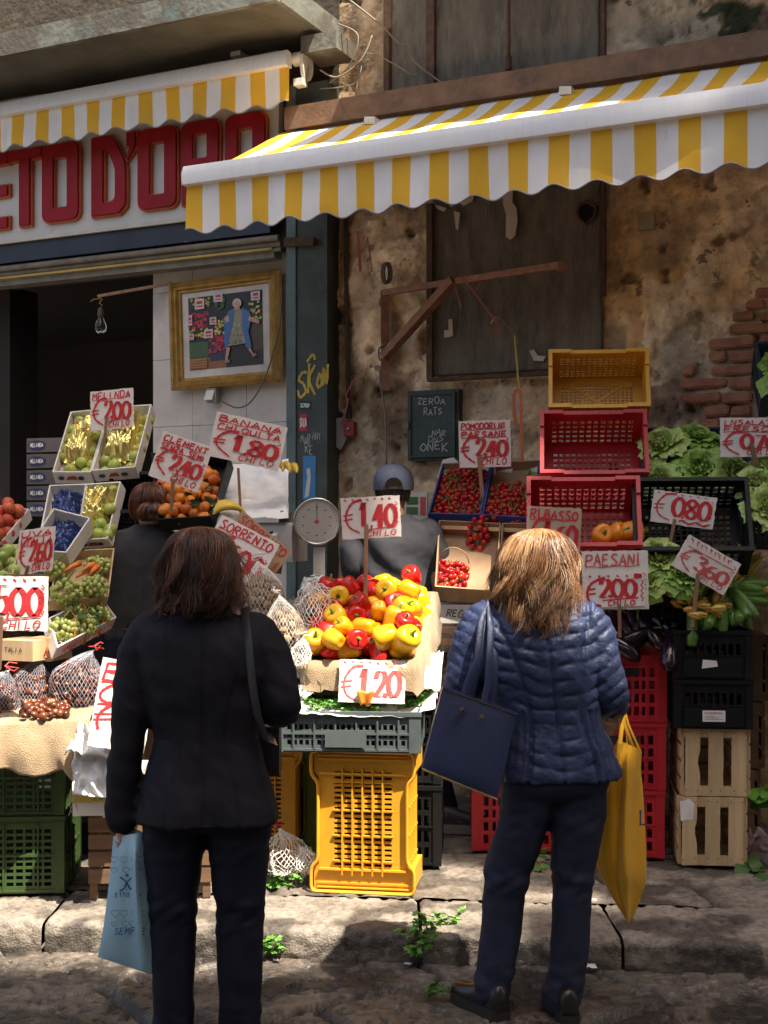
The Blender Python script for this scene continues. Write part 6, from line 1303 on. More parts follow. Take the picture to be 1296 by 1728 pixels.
def hairdo(par, prof, n, cols, seed, wave=.01, r=.0015, flick=.0, s0=(0, .45), ends=(.72, 1), mt=None, fall=.0, az=(0, 6.283), name='hair', coarse=1.0, inner=.86, lean=(0, 0)):
    """strands that follow the outline prof: (z, cx, cy, rx, ry) from crown to tips"""
    P_ = spline(prof, 8); K = len(P_)-1; rg = random.Random(seed); m = M(); cl = []
    def at(s, a, k):
        f = max(0, min(.9999, s))*K; i = int(f); t = f-i; z, cx, cy, rx, ry = [lerp(p, q, t) for p, q in zip(P_[i], P_[i+1])]
        return V((cx+rx*k*math.cos(a), cy+ry*k*math.sin(a), z))
    NB = 40
    inn = M(); inn.rings([[at(j/30*.93, 6.283*q/NB, inner*(1+.04*n3(q*.9, j*.3, seed))) for q in range(NB)] for j in range(31)])
    m.add(inn.v, inn.f); cl += [(*[c*.6 for c in cols[0]], 1)]*len(inn.v)
    nc = max(12, n//22)
    for c_ in range(nc):                         # locks: strands that share a path and close up towards the tip
        ca = rg.uniform(*az); cb = rg.uniform(*s0)**1.2; ce = max(cb+.3, rg.uniform(*ends)); ck = rg.uniform(inner+.06, 1.03); cdr = rg.uniform(-.28, .28)*coarse; ph = rg.uniform(0, 6); cw = wave*rg.uniform(.5, 1.5); cf = rg.uniform(7, 12); fl = flick*rg.uniform(-.1, 1.3); cv = rg.gauss(.42, .24); N_ = 14
        for i in range(n//nc):
            da = rg.gauss(0, .16); dk = rg.gauss(0, .022); db = rg.uniform(-.06, .06); de = rg.uniform(-.12, .06); pts = []; w2 = rg.uniform(.7, 1.3); loose = rg.uniform(.25, .7) if rg.random() < .85 else 1.3
            for j in range(N_):
                t = j/(N_-1); s = lerp(max(0, cb+db), ce+de, t); cl_ = 1-(1-loose)*t
                q = at(s, ca+da*cl_+cdr*t*t, ck+dk*cl_*1.5+fl*t**3+.03*n3(ca*2, s*3, seed))
                w = cw*t*t*w2; q += V((w*math.sin(s*cf+ph), w*math.cos(s*cf*.9+ph*1.3), .4*w*math.sin(s*cf*1.1+ph))); pts.append(q)
            bb = len(m.v); m.tube(pts, [r*(1-.7*(j/(N_-1))**2)*(.6 if j == 0 else 1) for j in range(N_)], 3, cap=False)
            f = min(.999, max(0, cv+rg.gauss(0, .13)))*(len(cols)-1); c = [lerp(x, y, f-int(f)) for x, y in zip(cols[int(f)], cols[int(f)+1])]; cl += [(*c, 1)]*(len(m.v)-bb)
    m.c = cl
    return m.build(name, mt, par, smooth=True, fix=False)
m_hair = mat('hair', (1, 1, 1), rough=.36, var=.12, vs=30, attr=True, spec=.55)
def shoe(par, heel, toe, w, h, mt, sole, sh=.03, name='shoe'):
    a, b = V(heel), V(toe); d = (b-a); L_ = d.length; d.normalize(); x = d.cross(V((0, 0, 1))).normalized(); m = M(); s = M()
    rs = [(0, .34, .75), (.06, .42, 1), (.25, .42, 1.0), (.45, .42, .78), (.65, .5, .6), (.85, .46, .5), (.96, .3, .36), (1.0, .12, .2)]
    rr = []; ss = []
    for t, wd, hh in spline(rs, 3):
        p = a+d*L_*t; rr.append([p+x*w*wd*math.copysign(abs(math.cos(q))**.8, math.cos(q))+V((0, 0, sh+h*hh*max(0, math.sin(q))**.7 if math.sin(q) > 0 else sh-.002)) for q in [6.283*k/20 for k in range(20)]])
        ss.append([p+x*w*wd*1.1*sx+V((0, 0, z)) for sx, z in ((-1, 0), (1, 0), (1, sh+.006), (-1, sh+.006))])
    o = m.rings(rr).build(name, mt, par, smooth=45); s.rings(ss).build('sole', sole, o); return o
m_shoe = mat('black_leather', (.018, .015, .013), rough=.28, var=.3); m_sole = mat('rubber_sole', (.02, .018, .016), rough=.7)
# ---------- the dark haired woman in a black suit
x0, y0 = -.561, 4.07
w1 = thing('person', 'woman with dark brown bobbed hair in a black trouser suit seen from behind', 'person', (x0, y0, 0))
body_mesh(w1, m_skin, (-.012, .01, 1.5), .098, (-.012, 0, 1.39), [(-.19, 0, 1.3), (.18, 0, 1.3)], [(-.225, -.01, 1.03), (.235, -.02, 1.07)], [(-.262, .015, .705), (.13, .2, 1.03)], (.0, 0, .8), [(-.098, .0, .42), (.11, 0, .42)], [(-.095, .01, .08), (.112, .01, .08)],
          [((.02, .03, -1), (-1, .1, 0), (.1, 1, -.1), .95), ((-.7, .7, 0), (0, .2, 1), (.3, .3, .8), .6)])
m_suit = mat('black_suit_cloth', (.0115, .0105, .017), rough=.78, var=.15, vs=60, bump=.25, bs=500, spec=.25); m_suit2 = mat('black_trouser_cloth', (.009, .0095, .022), rough=.72, var=.15, vs=60, bump=.2, bs=500, spec=.25)
j = M(); torso(j, [(1.395, -.012, .0, .062, .055), (1.37, -.012, -.003, .085, .066), (1.345, -.01, -.008, .135, .08), (1.315, -.006, -.012, .188, .094), (1.26, -.004, -.015, .205, .112), (1.15, 0, -.012, .192, .12), (1.0, .004, 0, .166, .112), (.93, .006, 0, .17, .114), (.82, .008, -.005, .2, .13), (.735, .01, -.008, .215, .142), (.715, .01, -.008, .218, .143)])
limb(j, [(-.165, 0, 1.3, .07), (-.205, -.005, 1.22, .066), (-.228, -.015, 1.04, .057), (-.248, .0, .88, .053), (-.258, .01, .715, .048)]); limb(j, [(.158, 0, 1.3, .072), (.205, -.01, 1.22, .068), (.243, -.028, 1.08, .062), (.19, .1, 1.055, .056), (.125, .2, 1.04, .046)])
def d1(x, y, z, a, b, c):
    back = 1 if b < -.3 else 0; d = .009*fbm(x*5+2, z*3.2, y*5, 4)+.0055*n3(x*12+z*8, z*11-x*4, y*9)+.003*n3(x*26+z*16, z*22, y*14)
    if abs(x) < .16 and back:
        d -= .006*math.exp(-((x-.012)/.006)**2)
        for s in (-1, 1): d -= .0045*math.exp(-((x-.012-s*(.115-.05*math.exp(-((z-.98)/.16)**2)))/.005)**2)
    if z < .95 and back: d += .007*math.sin(x*26+z*5)*sst(.95, .72, z)
    d += .006*math.exp(-((z-1.06)/.1)**2)*n3(x*14, z*26+x*20, y*14) if abs(x) > .2 else .0035*math.sin((z*1.0+.5*abs(x))*46)*math.exp(-((z-1.16)/.12)**2)*math.exp(-((abs(x)-.14)/.05)**2)
    return d
garment('jacket', j, .0075, m_suit, w1, d1)
t_ = M(); torso(t_, [(.98, .005, 0, .16, .1), (.85, .006, 0, .19, .118), (.76, .008, -.004, .2, .128), (.7, .008, -.002, .19, .104)])
limb(t_, [(-.088, -.003, .76, .108), (-.093, 0, .66, .097), (-.097, 0, .5, .08), (-.097, .005, .4, .074), (-.098, .0, .22, .066), (-.095, .005, .045, .064)]); limb(t_, [(.102, -.003, .76, .11), (.108, 0, .66, .1), (.11, 0, .5, .083), (.111, .005, .4, .077), (.114, .0, .22, .069), (.112, .005, .045, .066)])
def d2(x, y, z, a, b, c):
    d = .005*fbm(x*7, z*5, y*7, 4); k = math.exp(-((z-.43)/.07)**2)+.7*math.exp(-((z-.64)/.06)**2); d += .009*k*n3(x*16+z*9, z*30-x*14, y*14)+.004*n3(x*11+z*6, z*10, y*11); d += .006*math.exp(-((z-.1)/.07)**2)*n3(x*14, z*32+x*10, y*14)
    return d
garment('trousers', t_, .0075, m_suit2, w1, d2)
for s in (-1, 1): shoe(w1, (-.095 if s < 0 else .112, -.07, 0), (-.11 if s < 0 else .13, .17, 0), .075, .06, m_shoe, m_sole, .025)
hairdo(w1, [(1.63, -.012, .0, .01, .01), (1.62, -.012, -.005, .055, .06), (1.59, -.012, -.01, .09, .098), (1.53, -.012, -.012, .108, .118), (1.47, -.012, -.014, .114, .122), (1.42, -.012, -.018, .112, .116), (1.385, -.012, -.02, .104, .106), (1.352, -.012, -.02, .088, .09)], 4600, [(.012, .006, .004), (.045, .018, .01), (.17, .062, .028), (.26, .1, .045)], 4, .026, .0012, .22, s0=(0, .4), ends=(.5, 1.06), mt=m_hair, coarse=1.8, inner=.84)
sb = thing('handbag', 'dark leather handbag strap over the right shoulder of the dark haired woman', 'handbag', (x0, y0, 0))
M().tube([(.135, .12, 1.05), (.128, .07, 1.3), (.128, .0, 1.378), (.135, -.07, 1.35), (.15, -.118, 1.27), (.163, -.136, 1.16), (.178, -.128, 1.06), (.2, -.1, .98), (.215, .02, .95), (.19, .16, .96)], [(.0145, .0022)]*10, 8, up=(0, -.3, 1)).build('strap', mat('dark_leather', (.03, .028, .03), .4), sb, smooth=40)
M().box((.1, .22, .9), (.24, .1, .16)).build('bag_body', mat('dark_leather_bag', (.03, .028, .03), .4), sb)
# light blue shopping bag in her left hand
def lens_bag(m, L_, R_, d0, bul, crease=None, nu=20, k=5, back=.5, ox=None, amp=.006, seed=0):
    A, B = spline(L_, k), spline(R_, k); n = len(A)-1
    def fr(sg):
        def fn(s, t):
            f = t*n; i = min(n-1, int(f)); q = f-i; a = [lerp(x, y, q) for x, y in zip(A[i], A[i+1])]; b = [lerp(x, y, q) for x, y in zip(B[i], B[i+1])]; px, py = lerp(a[0], b[0], s), lerp(a[1], b[1], s)
            w = math.sin(math.pi*s)**.6*math.sin(math.pi*min(1, .12+t*.8))
            d = d0-sg*bul*w*(1 if sg > 0 else back)+amp*fbm(s*3+seed, t*4, sg, 4)*w+amp*.8*math.sin(s*14+t*3+seed)*w*(1-t)+amp*.5*abs(n3(s*9+t*2, t*2.5, seed))*w
            if crease and sg > 0: d -= bul*.7*math.exp(-((s-crease-.1*t)/.12)**2)*sst(0, .2, t)
            return P(px, py, d)-(ox or V())
        return fn
    m.grid(fr(1), nu, n); m.grid(lambda s, t: fr(-1)(1-s, t), nu, n); return m
m_bb = mat('light_blue_bag', (.3, .5, .62), rough=.6, var=.08, vs=6, bump=.15, bs=300)
bo = P(212, 1412, 4.08); b1 = thing('shopping_bag', 'light blue shopping bag printed with hearts in the left hand of the dark haired woman', 'shopping bag', bo)
lens_bag(M(), [(191, 1412), (185, 1480), (175, 1560), (165, 1615)], [(246, 1404), (247, 1470), (258, 1570), (265, 1648)], 4.07, .035, .66, amp=.004, ox=bo).build('body', m_bb, b1, smooth=50)
for i, (a, b_) in enumerate((((196, 1418), (212, 1412)), ((243, 1412), (206, 1408)))):
    M().tube([P(a[0], a[1], 4.05+.04*i)-bo, P((a[0]+b_[0])/2, a[1]-8, 4.06+.03*i)-bo, P(b_[0], b_[1], 4.09)-bo], [(.012, .002)]*3, 8, up=(0, 1, 0)).build('handle', m_bb, b1, smooth=40)
k = Ink(0); dB = 4.028
def heart(c, s, w):
    pts = [(c[0]+s*.062*16*math.sin(a)**3, c[1]+s*.062*(13*math.cos(a)-5*math.cos(2*a)-2*math.cos(3*a)-math.cos(4*a))) for a in [6.283*q/14 for q in range(15)]]; k.stroke(pts, w)
rg = random.Random(3)
for i in range(16): heart((-.045+.028*(i % 4)+rg.uniform(-.006, .006)+.012, -.07-.033*(i//4)*1.0-(.1 if i > 7 else 0)), .011*rg.uniform(.8, 1.3), .0016)
k.m.build('printed_hearts', mat('brown_print', (.12, .15, .2), .6), b1, loc=P(212, 1412, dB)-bo, fix=False)
k = Ink(0); k.stroke([(-.02, -.125), (0, -.14), (.024, -.12)], .005); k.stroke([(0, -.14), (-.008, -.16), (-.022, -.168)], .006); k.stroke([(0, -.142), (.008, -.158), (.022, -.165)], .006); k.stroke([(.001, -.115), (.001, -.123)], .01); k.m.build('printed_emblem', mat('navy_print', (.02, .06, .2), .6), b1, loc=P(214, 1412, dB)-bo, fix=False); k = Ink(0); k.text('ETTO AM', -.036, -.186, .012, .08, .0024); k.m.build('printed_words', bpy.data.materials['navy_print'], b1, loc=P(214, 1412, dB)-bo, fix=False); k = Ink(0); k.text('SEMPRE', -.04, -.302, .02, .1, .0028, slant=.3, wob=.12)
k.m.build('printed_words', bpy.data.materials['navy_print'], b1, loc=P(214, 1412, dB)-bo, fix=False)
# ---------- the fair haired woman in a quilted jacket
x0, y0 = .508, 4.35
w2 = thing('person', 'woman with wavy golden brown hair in a blue quilted jacket and jeans seen from behind', 'person', (x0, y0, 0))
body_mesh(w2, m_skin, (.0, .01, 1.5), .098, (-.008, 0, 1.385), [(-.19, 0, 1.31), (.17, 0, 1.32)], [(-.25, .0, 1.06), (.245, -.02, 1.07)], [(-.19, .2, 1.02), (.272, .14, 1.0)], (.06, 0, .82), [(-.1, .03, .45), (.12, .0, .45)], [(-.145, .02, .1), (.085, 0, .09)],
          [((.6, .7, 0), (0, .2, 1), (.3, .3, .8), .6), ((.15, .75, -.5), (.6, .2, .7), (-.8, .5, .3), 1.1)])
m_puf = mat('blue_quilted_nylon', (.034, .047, .112), rough=.46, var=.12, vs=10, bump=.35, bs=90, spec=.4)
j = M(); torso(j, [(1.405, -.008, .0, .066, .06), (1.375, -.008, -.004, .09, .07), (1.35, -.008, -.008, .14, .085), (1.32, -.008, -.012, .19, .1), (1.26, -.004, -.014, .205, .118), (1.16, .006, -.012, .196, .125), (1.06, .02, -.004, .183, .12), (.98, .035, 0, .185, .122), (.9, .052, -.004, .2, .134), (.82, .066, -.006, .21, .142), (.8, .068, -.006, .208, .14)])
limb(j, [(-.168, 0, 1.31, .075), (-.21, 0, 1.24, .07), (-.248, .0, 1.08, .062), (-.225, .1, 1.05, .057), (-.195, .185, 1.03, .046)]); limb(j, [(.155, 0, 1.32, .076), (.198, -.008, 1.24, .07), (.242, -.02, 1.09, .062), (.26, .05, 1.035, .056), (.27, .12, 1.005, .045)])
def d3(x, y, z, a, b, c):
    arm = abs(x-.02) > .2-.03*(z > 1.25); side = abs(x-.03*(1.2-z)*2) ; xc = .01+(.065 if z < .85 else .065*(1.35-z)/.5); u = x-xc
    p1 = .118-.035*math.exp(-((z-1.02)/.14)**2)+.25*max(0, z-1.2)
    if abs(u) > p1 and z < 1.03 and not (arm and z > 1.0):        # vertical channels at the flanks
        v = (abs(u)-p1)/.026; q = abs(math.sin(math.pi*v))
    else:
        sag = -.5*u*u*3+.012*n3(x*7, z*7, 2); v = (z+sag+(.02*abs(u) if not arm else .1*y))/.047+.25*n3(x*9, z*5, 7); q = abs(math.sin(math.pi*v))
    d = .0078*q**.4-.005
    d += .0035*math.sin((x*60 if not arm else y*60+x*30)+4*n3(x*9, z*9, 1))*(1-q)**2+.0065*fbm(x*10, z*9, y*10, 4)+.004*fbm(x*22+z*14, z*22, y*22, 2)
    if b < 0 and not arm:
        d -= .011*math.exp(-(u/.006)**2)
    d -= .011*math.exp(-((abs(u)-p1)/.007)**2) if (b < .2 and abs(u) < .2) else 0
    return d
garment('quilted_jacket', j, .0058, m_puf, w2, d3, 2)
m_jean = mat('dark_denim', (.012, .017, .043), rough=.8, var=.3, vs=14, bump=.35, bs=420, dirt=[((.022, .03, .06), .56, .75, 5, .5)])
t_ = M(); torso(t_, [(.98, .04, 0, .16, .1), (.86, .06, 0, .185, .12), (.78, .06, -.006, .182, .128), (.735, .055, -.002, .16, .098)])
limb(t_, [(-.02, 0, .76, .1), (-.045, .0, .64, .083), (-.088, .015, .5, .08), (-.105, .02, .4, .073), (-.122, .015, .25, .068), (-.148, .01, .085, .064)]); limb(t_, [(.138, 0, .76, .102), (.138, 0, .64, .092), (.122, 0, .5, .074), (.12, 0, .4, .067), (.112, 0, .2, .063), (.085, 0, .06, .067)])
def d4(x, y, z, a, b, c):
    d = .005*fbm(x*7, z*5, y*7, 4); k = math.exp(-((z-.46)/.08)**2)+.6*math.exp(-((z-.66)/.06)**2)+.9*math.exp(-((z-.12)/.06)**2); d += .01*k*n3(x*16+z*9, z*30-x*14, y*14)+.004*n3(x*11+z*6, z*10, y*11); return d
garment('jeans', t_, .0075, m_jean, w2, d4)
shoe(w2, (-.115, -.06, 0), (-.265, .15, 0), .08, .085, m_shoe, m_sole, .035); shoe(w2, (.1, -.09, 0), (.065, .17, 0), .08, .08, m_shoe, m_sole, .035)
hairdo(w2, [(1.626, .01, .0, .01, .01), (1.617, .008, -.002, .055, .06), (1.59, .002, -.006, .092, .098), (1.53, -.006, -.01, .114, .118), (1.47, -.012, -.014, .119, .124), (1.42, -.012, -.022, .116, .122), (1.37, -.006, -.035, .106, .114), (1.32, .0, -.055, .085, .094), (1.285, .012, -.062, .06, .075)], 5200, [(.05, .02, .009), (.15, .062, .026), (.34, .165, .07), (.6, .38, .19)], 9, .036, .0012, .06, s0=(0, .4), ends=(.55, 1.04), mt=m_hair, coarse=1.5, inner=.84)
# navy tote on her left shoulder
m_tote = mat('navy_leather', (.028, .04, .1), rough=.36, var=.12, vs=8, bump=.3, bs=260, coat=.1); m_gold = mat('brass', (.7, .5, .2), .3, metal=1)
to = P(795, 1250, 4.17); tt_ = thing('handbag', 'navy leather tote bag hanging from the left shoulder of the fair haired woman', 'handbag', to)
cn = [P(712, 1300, 4.17), P(840, 1352, 4.14), P(874, 1206, 4.14), P(748, 1161, 4.17)]; nb_ = ((cn[1]-cn[0]).cross(cn[3]-cn[0])).normalized()
m = M(); N2 = 14
for sg in (1, -1):
    def fn(s, t, sg=sg):
        p = quad(cn, s, t); e = (16*s*(1-s)*t*(1-t))**.35; return p-V((0, 1, 0))*(-.055+(.055 if sg > 0 else -.055)*1*(.72+.28*e)*(1-.35*t)+.0)-to+V((0, 0, -.006*math.sin(s*3.14)*t))
    m.grid(fn if sg > 0 else (lambda s, t: fn(1-s, t)), N2, N2)
def edge(i0, i1, e):                              # gusset strips between the two faces
    a, b = cn[i0], cn[i1]
    def f(s, t): p = a.lerp(b, s); tt = quad([V((0, 0, 0)), V((0, 0, 0)), V((0, 0, 1)), V((0, 0, 1))], 0, 0); return p+V((0, lerp(0, .11, t)+.0, 0))-to-V((0, 0, 0))
    return f
for i in range(4):
    a, b = cn[i], cn[(i+1) % 4]; ta0, tb0 = ((1, 1), (1, .65), (.65, .65), (.65, 1))[i]
    m.add([a+V((0, .055-.055*.72*ta0, 0))-to, b+V((0, .055-.055*.72*tb0, 0))-to, b+V((0, .055+.055*.72*tb0, 0))-to, a+V((0, .055+.055*.72*ta0, 0))-to], [(0, 1, 2, 3)])
m.build('body', m_tote, tt_, smooth=50)
for i, (fx, dy) in enumerate(((.28, .012), (.4, .085))):
    a, b = quad(cn, fx, .86)+V((0, dy-.004+(.02 if i == 0 else 0), 0)), quad(cn, fx+.28, .9)+V((0, dy-.004+(.02 if i == 0 else 0), 0)); top = V((x0-.165+.02*i, y0-.03+.03*i, 1.392)); mid1 = P(806+8*i, 1110, 4.2+.03*i); mid2 = P(826+10*i, 1112, 4.2+.03*i)
    M().tube([p-to for p in (a, a.lerp(mid1, .5)+V((-.004, 0, 0)), mid1, P(812+6*i, 1052, 4.24+.03*i), top, P(828+6*i, 1060, 4.24+.03*i), mid2, b.lerp(mid2, .5)+V((.006, 0, 0)), b)], [(.011, .003)]*9, 8, up=(0, -1, 0)).build('strap', m_tote, tt_, smooth=40)
m = M().tube([quad(cn, s, .985)+V((0, .016, 0))-to for s in (0, .33, .66, 1)], .004, 6); m.build('piping', m_dark, tt_)
m = M().tube([quad(cn, s, .01)+V((0, .01, 0))-to for s in (0, .33, .66, 1)], .003, 6); m.build('zip', m_gold, tt_)
for fx in (.3, .56): M().box(quad(cn, fx, .84)+V((0, .005, 0))-to, (.012, .006, .01)).build('buckle', m_gold, tt_)
M().bar(quad(cn, .32, .84)+V((0, .002, 0))-to, quad(cn, .2, .66)+V((0, -.004, 0))-to, .008, .004).build('tassel', m_dark, tt_)
# yellow cloth bag on her right hand
m_yb = mat('yellow_cloth', (.78, .4, .012), rough=.8, var=.06, vs=8, bump=.25, bs=400, sheen=.1)
yo = P(1058, 1262, 4.46); yb = thing('shopping_bag', 'long yellow cloth bag hanging from the right hand of the fair haired woman', 'shopping bag', yo)
lens_bag(M(), [(1042, 1248), (1026, 1290), (1011, 1340), (1000, 1428), (1020, 1490), (1056, 1552)], [(1083, 1266), (1082, 1300), (1086, 1350), (1091, 1470), (1080, 1520), (1063, 1558)], 4.47, .06, .55, nu=40, amp=.02, ox=yo).build('body', m_yb, yb, smooth=60)
for i, px in enumerate((1046, 1068)): M().tube([P(px, 1256+6*i, 4.43+.04*i)-yo, P(1050+3*i, 1222, 4.45)-yo, P(1051+2*i, 1196, 4.47)-yo, P(1056+4*i, 1222, 4.49)-yo, P(px+14, 1280-8*i, 4.45+.04*i)-yo], [(.007, .0025)]*5, 8, up=(0, -1, 0)).build('handle', m_yb, yb, smooth=40)
k = Ink(0); k.text('L', 0, 0, .05, .03, .006); k.m.build('printed_letter', mat('blue_print', (.04, .06, .25), .6), yb, loc=P(1080, 1392, 4.42)-yo, fix=False)
# ---------- the vendor in a cap
x0, y0 = (668-648)/330, 6.64
v1 = thing('person', 'vendor in a dark tee shirt and navy cap bending over the stall behind the peppers', 'person', (x0, y0, KH))
body_mesh(v1, m_skin2, (-.012, .03, 1.735), .098, (-.005, .01, 1.58), [(-.175, 0, 1.5), (.175, 0, 1.5)], [(-.2, .0, 1.24), (.215, -.03, 1.22)], [(-.16, .2, 1.1), (.22, .2, 1.1)], (0, 0, .95), [(-.1, .02, .5), (.14, .02, .5)], [(-.12, 0, .09), (.25, 0, .09)], [((.3, .8, -.3), (0, .3, 1), (.8, 0, .2), .7), ((-.3, .8, -.3), (0, .3, 1), (-.8, 0, .2), .7)], rarm=(.055, .047, .032))
m_tee = mat('black_tee', (.034, .035, .043), rough=.85, var=.15, vs=20, bump=.15, bs=200)
j = M(); torso(j, [(1.6, -.005, .005, .07, .06), (1.57, -.004, 0, .11, .075), (1.53, 0, -.004, .175, .1), (1.45, 0, -.008, .195, .125), (1.3, 0, -.005, .188, .13), (1.1, 0, 0, .195, .135), (.93, 0, 0, .2, .135)])
limb(j, [(-.17, 0, 1.5, .082), (-.205, 0, 1.4, .077), (-.212, 0, 1.31, .074)]); limb(j, [(.17, 0, 1.5, .082), (.2, -.012, 1.4, .077), (.205, -.02, 1.325, .074)])
garment('tee_shirt', j, .01, m_tee, v1, lambda x, y, z, a, b, c: .009*fbm(x*5+z*3, z*5-x*4, 2, 4)+.007*math.sin(z*28+x*24+3*n3(x*4, z*4)))
t_ = M(); torso(t_, [(1.0, 0, 0, .18, .125), (.85, 0, 0, .185, .13), (.78, 0, 0, .18, .125)]); limb(t_, [(-.09, 0, .82, .105), (-.1, .01, .5, .085), (-.12, 0, .1, .07)]); limb(t_, [(.09, 0, .82, .105), (.14, .01, .5, .085), (.25, 0, .1, .07)]); garment('trousers', t_, .012, m_suit2, v1)
m_cap = mat('navy_cap', (.07, .085, .13), rough=.8, var=.12, vs=20, bump=.15, bs=200); hc = V((-.012, .025, 1.755))
cp = M().lathe([(.103, -.03), (.105, .0), (.102, .03), (.09, .065), (.062, .094), (.027, .106), (.001, .108)], 28, hc); cap_o = cp.build('cap', m_cap, v1, smooth=60); cap_o.modifiers.new('s', 'SOLIDIFY').thickness = .004
M().grid(lambda s, t: hc+V((math.sin((s-.5)*2.0)*(.103+.0*t), math.cos((s-.5)*2.0)*.103+t*.075, -.03-.025*t-.02*abs(s-.5)*t)), 14, 5).build('cap_peak', m_cap, v1, smooth=True); M().ell(hc+V((0, 0, .11)), (.01, .01, .006), 10, 6).build('cap_button', m_cap, v1)
M().grid(lambda s, t: hc+V((math.sin((s-.5)*1.0)*.107, -math.cos((s-.5)*1.0)*.107, -.026+.012*t)), 10, 2).build('cap_strap', m_dark, v1)
M().grid(lambda s, t: hc+V((.045*math.cos(math.pi*s)*t, -.1062+.0006*t-.012*t*math.sin(math.pi*s), -.014+.045*math.sin(math.pi*s)*t)), 12, 3).build('cap_opening', mat('dark_hair', (.02, .014, .01), .6), v1)
hairdo(v1, [(1.8, -.012, .03, .05, .05), (1.76, -.012, .028, .09, .096), (1.71, -.012, .02, .088, .094), (1.665, -.01, .01, .075, .08)], 500, [(.02, .014, .01), (.05, .035, .025), (.12, .1, .08)], 2, .002, .0014, mt=m_hair, ends=(.8, 1), s0=(.1, .8))
m_snk = mat('sneaker', (.03, .03, .04), .5, dirt=[((.5, .08, .08), .6, .64, 30, .8)]); m_ssol = mat('pale_sole', (.3, .28, .26), .6)
shoe(v1, (.2, -.06, 0), (.5, -.1, 0), .1, .09, m_snk, m_ssol, .04); shoe(v1, (-.12, -.08, 0), (-.16, .2, 0), .1, .09, m_snk, m_ssol, .04)
# ---------- the red haired vendor at the left
x0, y0 = (240-648)/350, 6.29
tag(M().box((x0-.1, y0+.15, .185), (1.1, .7, .15)).build('doorstep', m_stone), kind='structure')
v2 = thing('person', 'woman with auburn hair in a bun and a dark jumper serving at the fruit boxes', 'person', (x0, y0, .26))
body_mesh(v2, m_skin, (.045, .02, 1.475), .1, (.035, .0, 1.36), [(-.14, 0, 1.29), (.18, 0, 1.29)], [(-.2, -.01, 1.1), (.25, 0, 1.08)], [(-.14, .17, 1.05), (.18, .2, 1.05)], (.02, 0, .8), [(-.07, 0, .45), (.1, 0, .45)], [(-.07, 0, .08), (.1, 0, .08)], [((.3, .8, 0), (0, .2, 1), (.8, 0, .2), .6), ((-.3, .8, 0), (0, .2, 1), (-.8, 0, .2), .6)])
m_jum = mat('charcoal_jumper', (.03, .028, .033), rough=.9, var=.15, vs=20, bump=.2, bs=200, sheen=.2)
j = M(); torso(j, [(1.4, .035, 0, .065, .058), (1.375, .033, 0, .1, .072), (1.34, .02, -.005, .175, .095), (1.26, .005, -.01, .205, .125), (1.1, -.005, -.005, .2, .13), (.95, .0, 0, .185, .13), (.85, .01, 0, .185, .135)]); limb(j, [(-.13, 0, 1.29, .08), (-.19, 0, 1.22, .08), (-.215, -.01, 1.1, .07), (-.175, .08, 1.06, .055), (-.15, .14, 1.05, .045)]); limb(j, [(.17, 0, 1.29, .08), (.21, 0, 1.22, .076), (.24, 0, 1.1, .066), (.2, .16, 1.05, .05)])
garment('jumper', j, .01, m_jum, v2, lambda x, y, z, a, b, c: .009*fbm(x*6, z*5, 2, 4)+.004*math.sin(z*34+x*12)*sst(1.1, .9, z))
t_ = M(); torso(t_, [(.95, .01, 0, .16, .12), (.8, .01, 0, .19, .145), (.6, .01, 0, .2, .15), (.4, .01, 0, .2, .15)]); garment('skirt', t_, .012, m_suit2, v2, lambda x, y, z, a, b, c: .006*math.sin(x*40+y*30))
for s in (-.07, .1): shoe(v2, (s, -.07, 0), (s, .17, 0), .08, .06, m_shoe, m_sole, .02)
au = [(.06, .018, .008), (.16, .05, .02), (.3, .11, .045)]
hairdo(v2, [(1.602, .045, .02, .01, .01), (1.595, .045, .016, .05, .05), (1.565, .045, .012, .088, .09), (1.51, .045, .01, .104, .112), (1.45, .045, .01, .1, .105), (1.41, .045, .0, .075, .08)], 1100, au, 3, .004, .0017, mt=m_hair, ends=(.8, 1))
hairdo(v2, [(1.5, .06, -.1, .01, .01), (1.49, .06, -.105, .045, .04), (1.455, .06, -.11, .062, .052), (1.42, .06, -.105, .045, .04), (1.41, .06, -.1, .01, .01)], 500, au, 7, .008, .0018, mt=m_hair, ends=(.6, 1), name='hair_bun', coarse=2.5)
# ================= things on the shop front =================
def on(px, py, off=0.0): return wp(px, py, off)
# framed picture on the tiles
pf0 = -.1; fc_ = [on(293, 660, pf0), on(478, 645, pf0), on(475, 455, pf0), on(288, 480, pf0)]; fo = sum(fc_, V())/4; nF = NN
pic = thing('framed_picture', 'gilt framed picture of a market woman hung on the marble tiles', 'picture', fo)
m_gilt = mat('gilt_wood', (.42, .24, .06), rough=.38, var=.3, vs=14, metal=.35, bump=.3, bs=60, dirt=[((.14, .08, .03), .55, .7, 12, .7)])
def inset(f): return [quad(fc_, f, f*.98), quad(fc_, 1-f, f*.98), quad(fc_, 1-f, 1-f*.98), quad(fc_, f, 1-f*.98)]
prof_ = [(0, 0), (0, .03), (.035, .045), (.05, .03), (.07, .036), (.085, .018), (.1, .02), (.115, .0)]
rr_ = [[q+nF*h-fo for q in inset(f)] for f, h in prof_]
for i in range(4):
    m = M()
    for a, b in zip(rr_, rr_[1:]): m.add([a[i], a[(i+1) % 4], b[(i+1) % 4], b[i]], [(0, 1, 2, 3)])
    m.build('frame', m_gilt, pic, smooth=25)
M().add([q+nF*.006-fo for q in inset(.1)], [(0, 1, 2, 3)]).build('mount', mat('cream_mount', (.6, .55, .48), .8), pic)
ph4 = [quad(fc_, a, b) for a, b in ((.165, .175), (.835, .175), (.835, .845), (.165, .845))]
pm = M(); pmats = []; lay = [0]
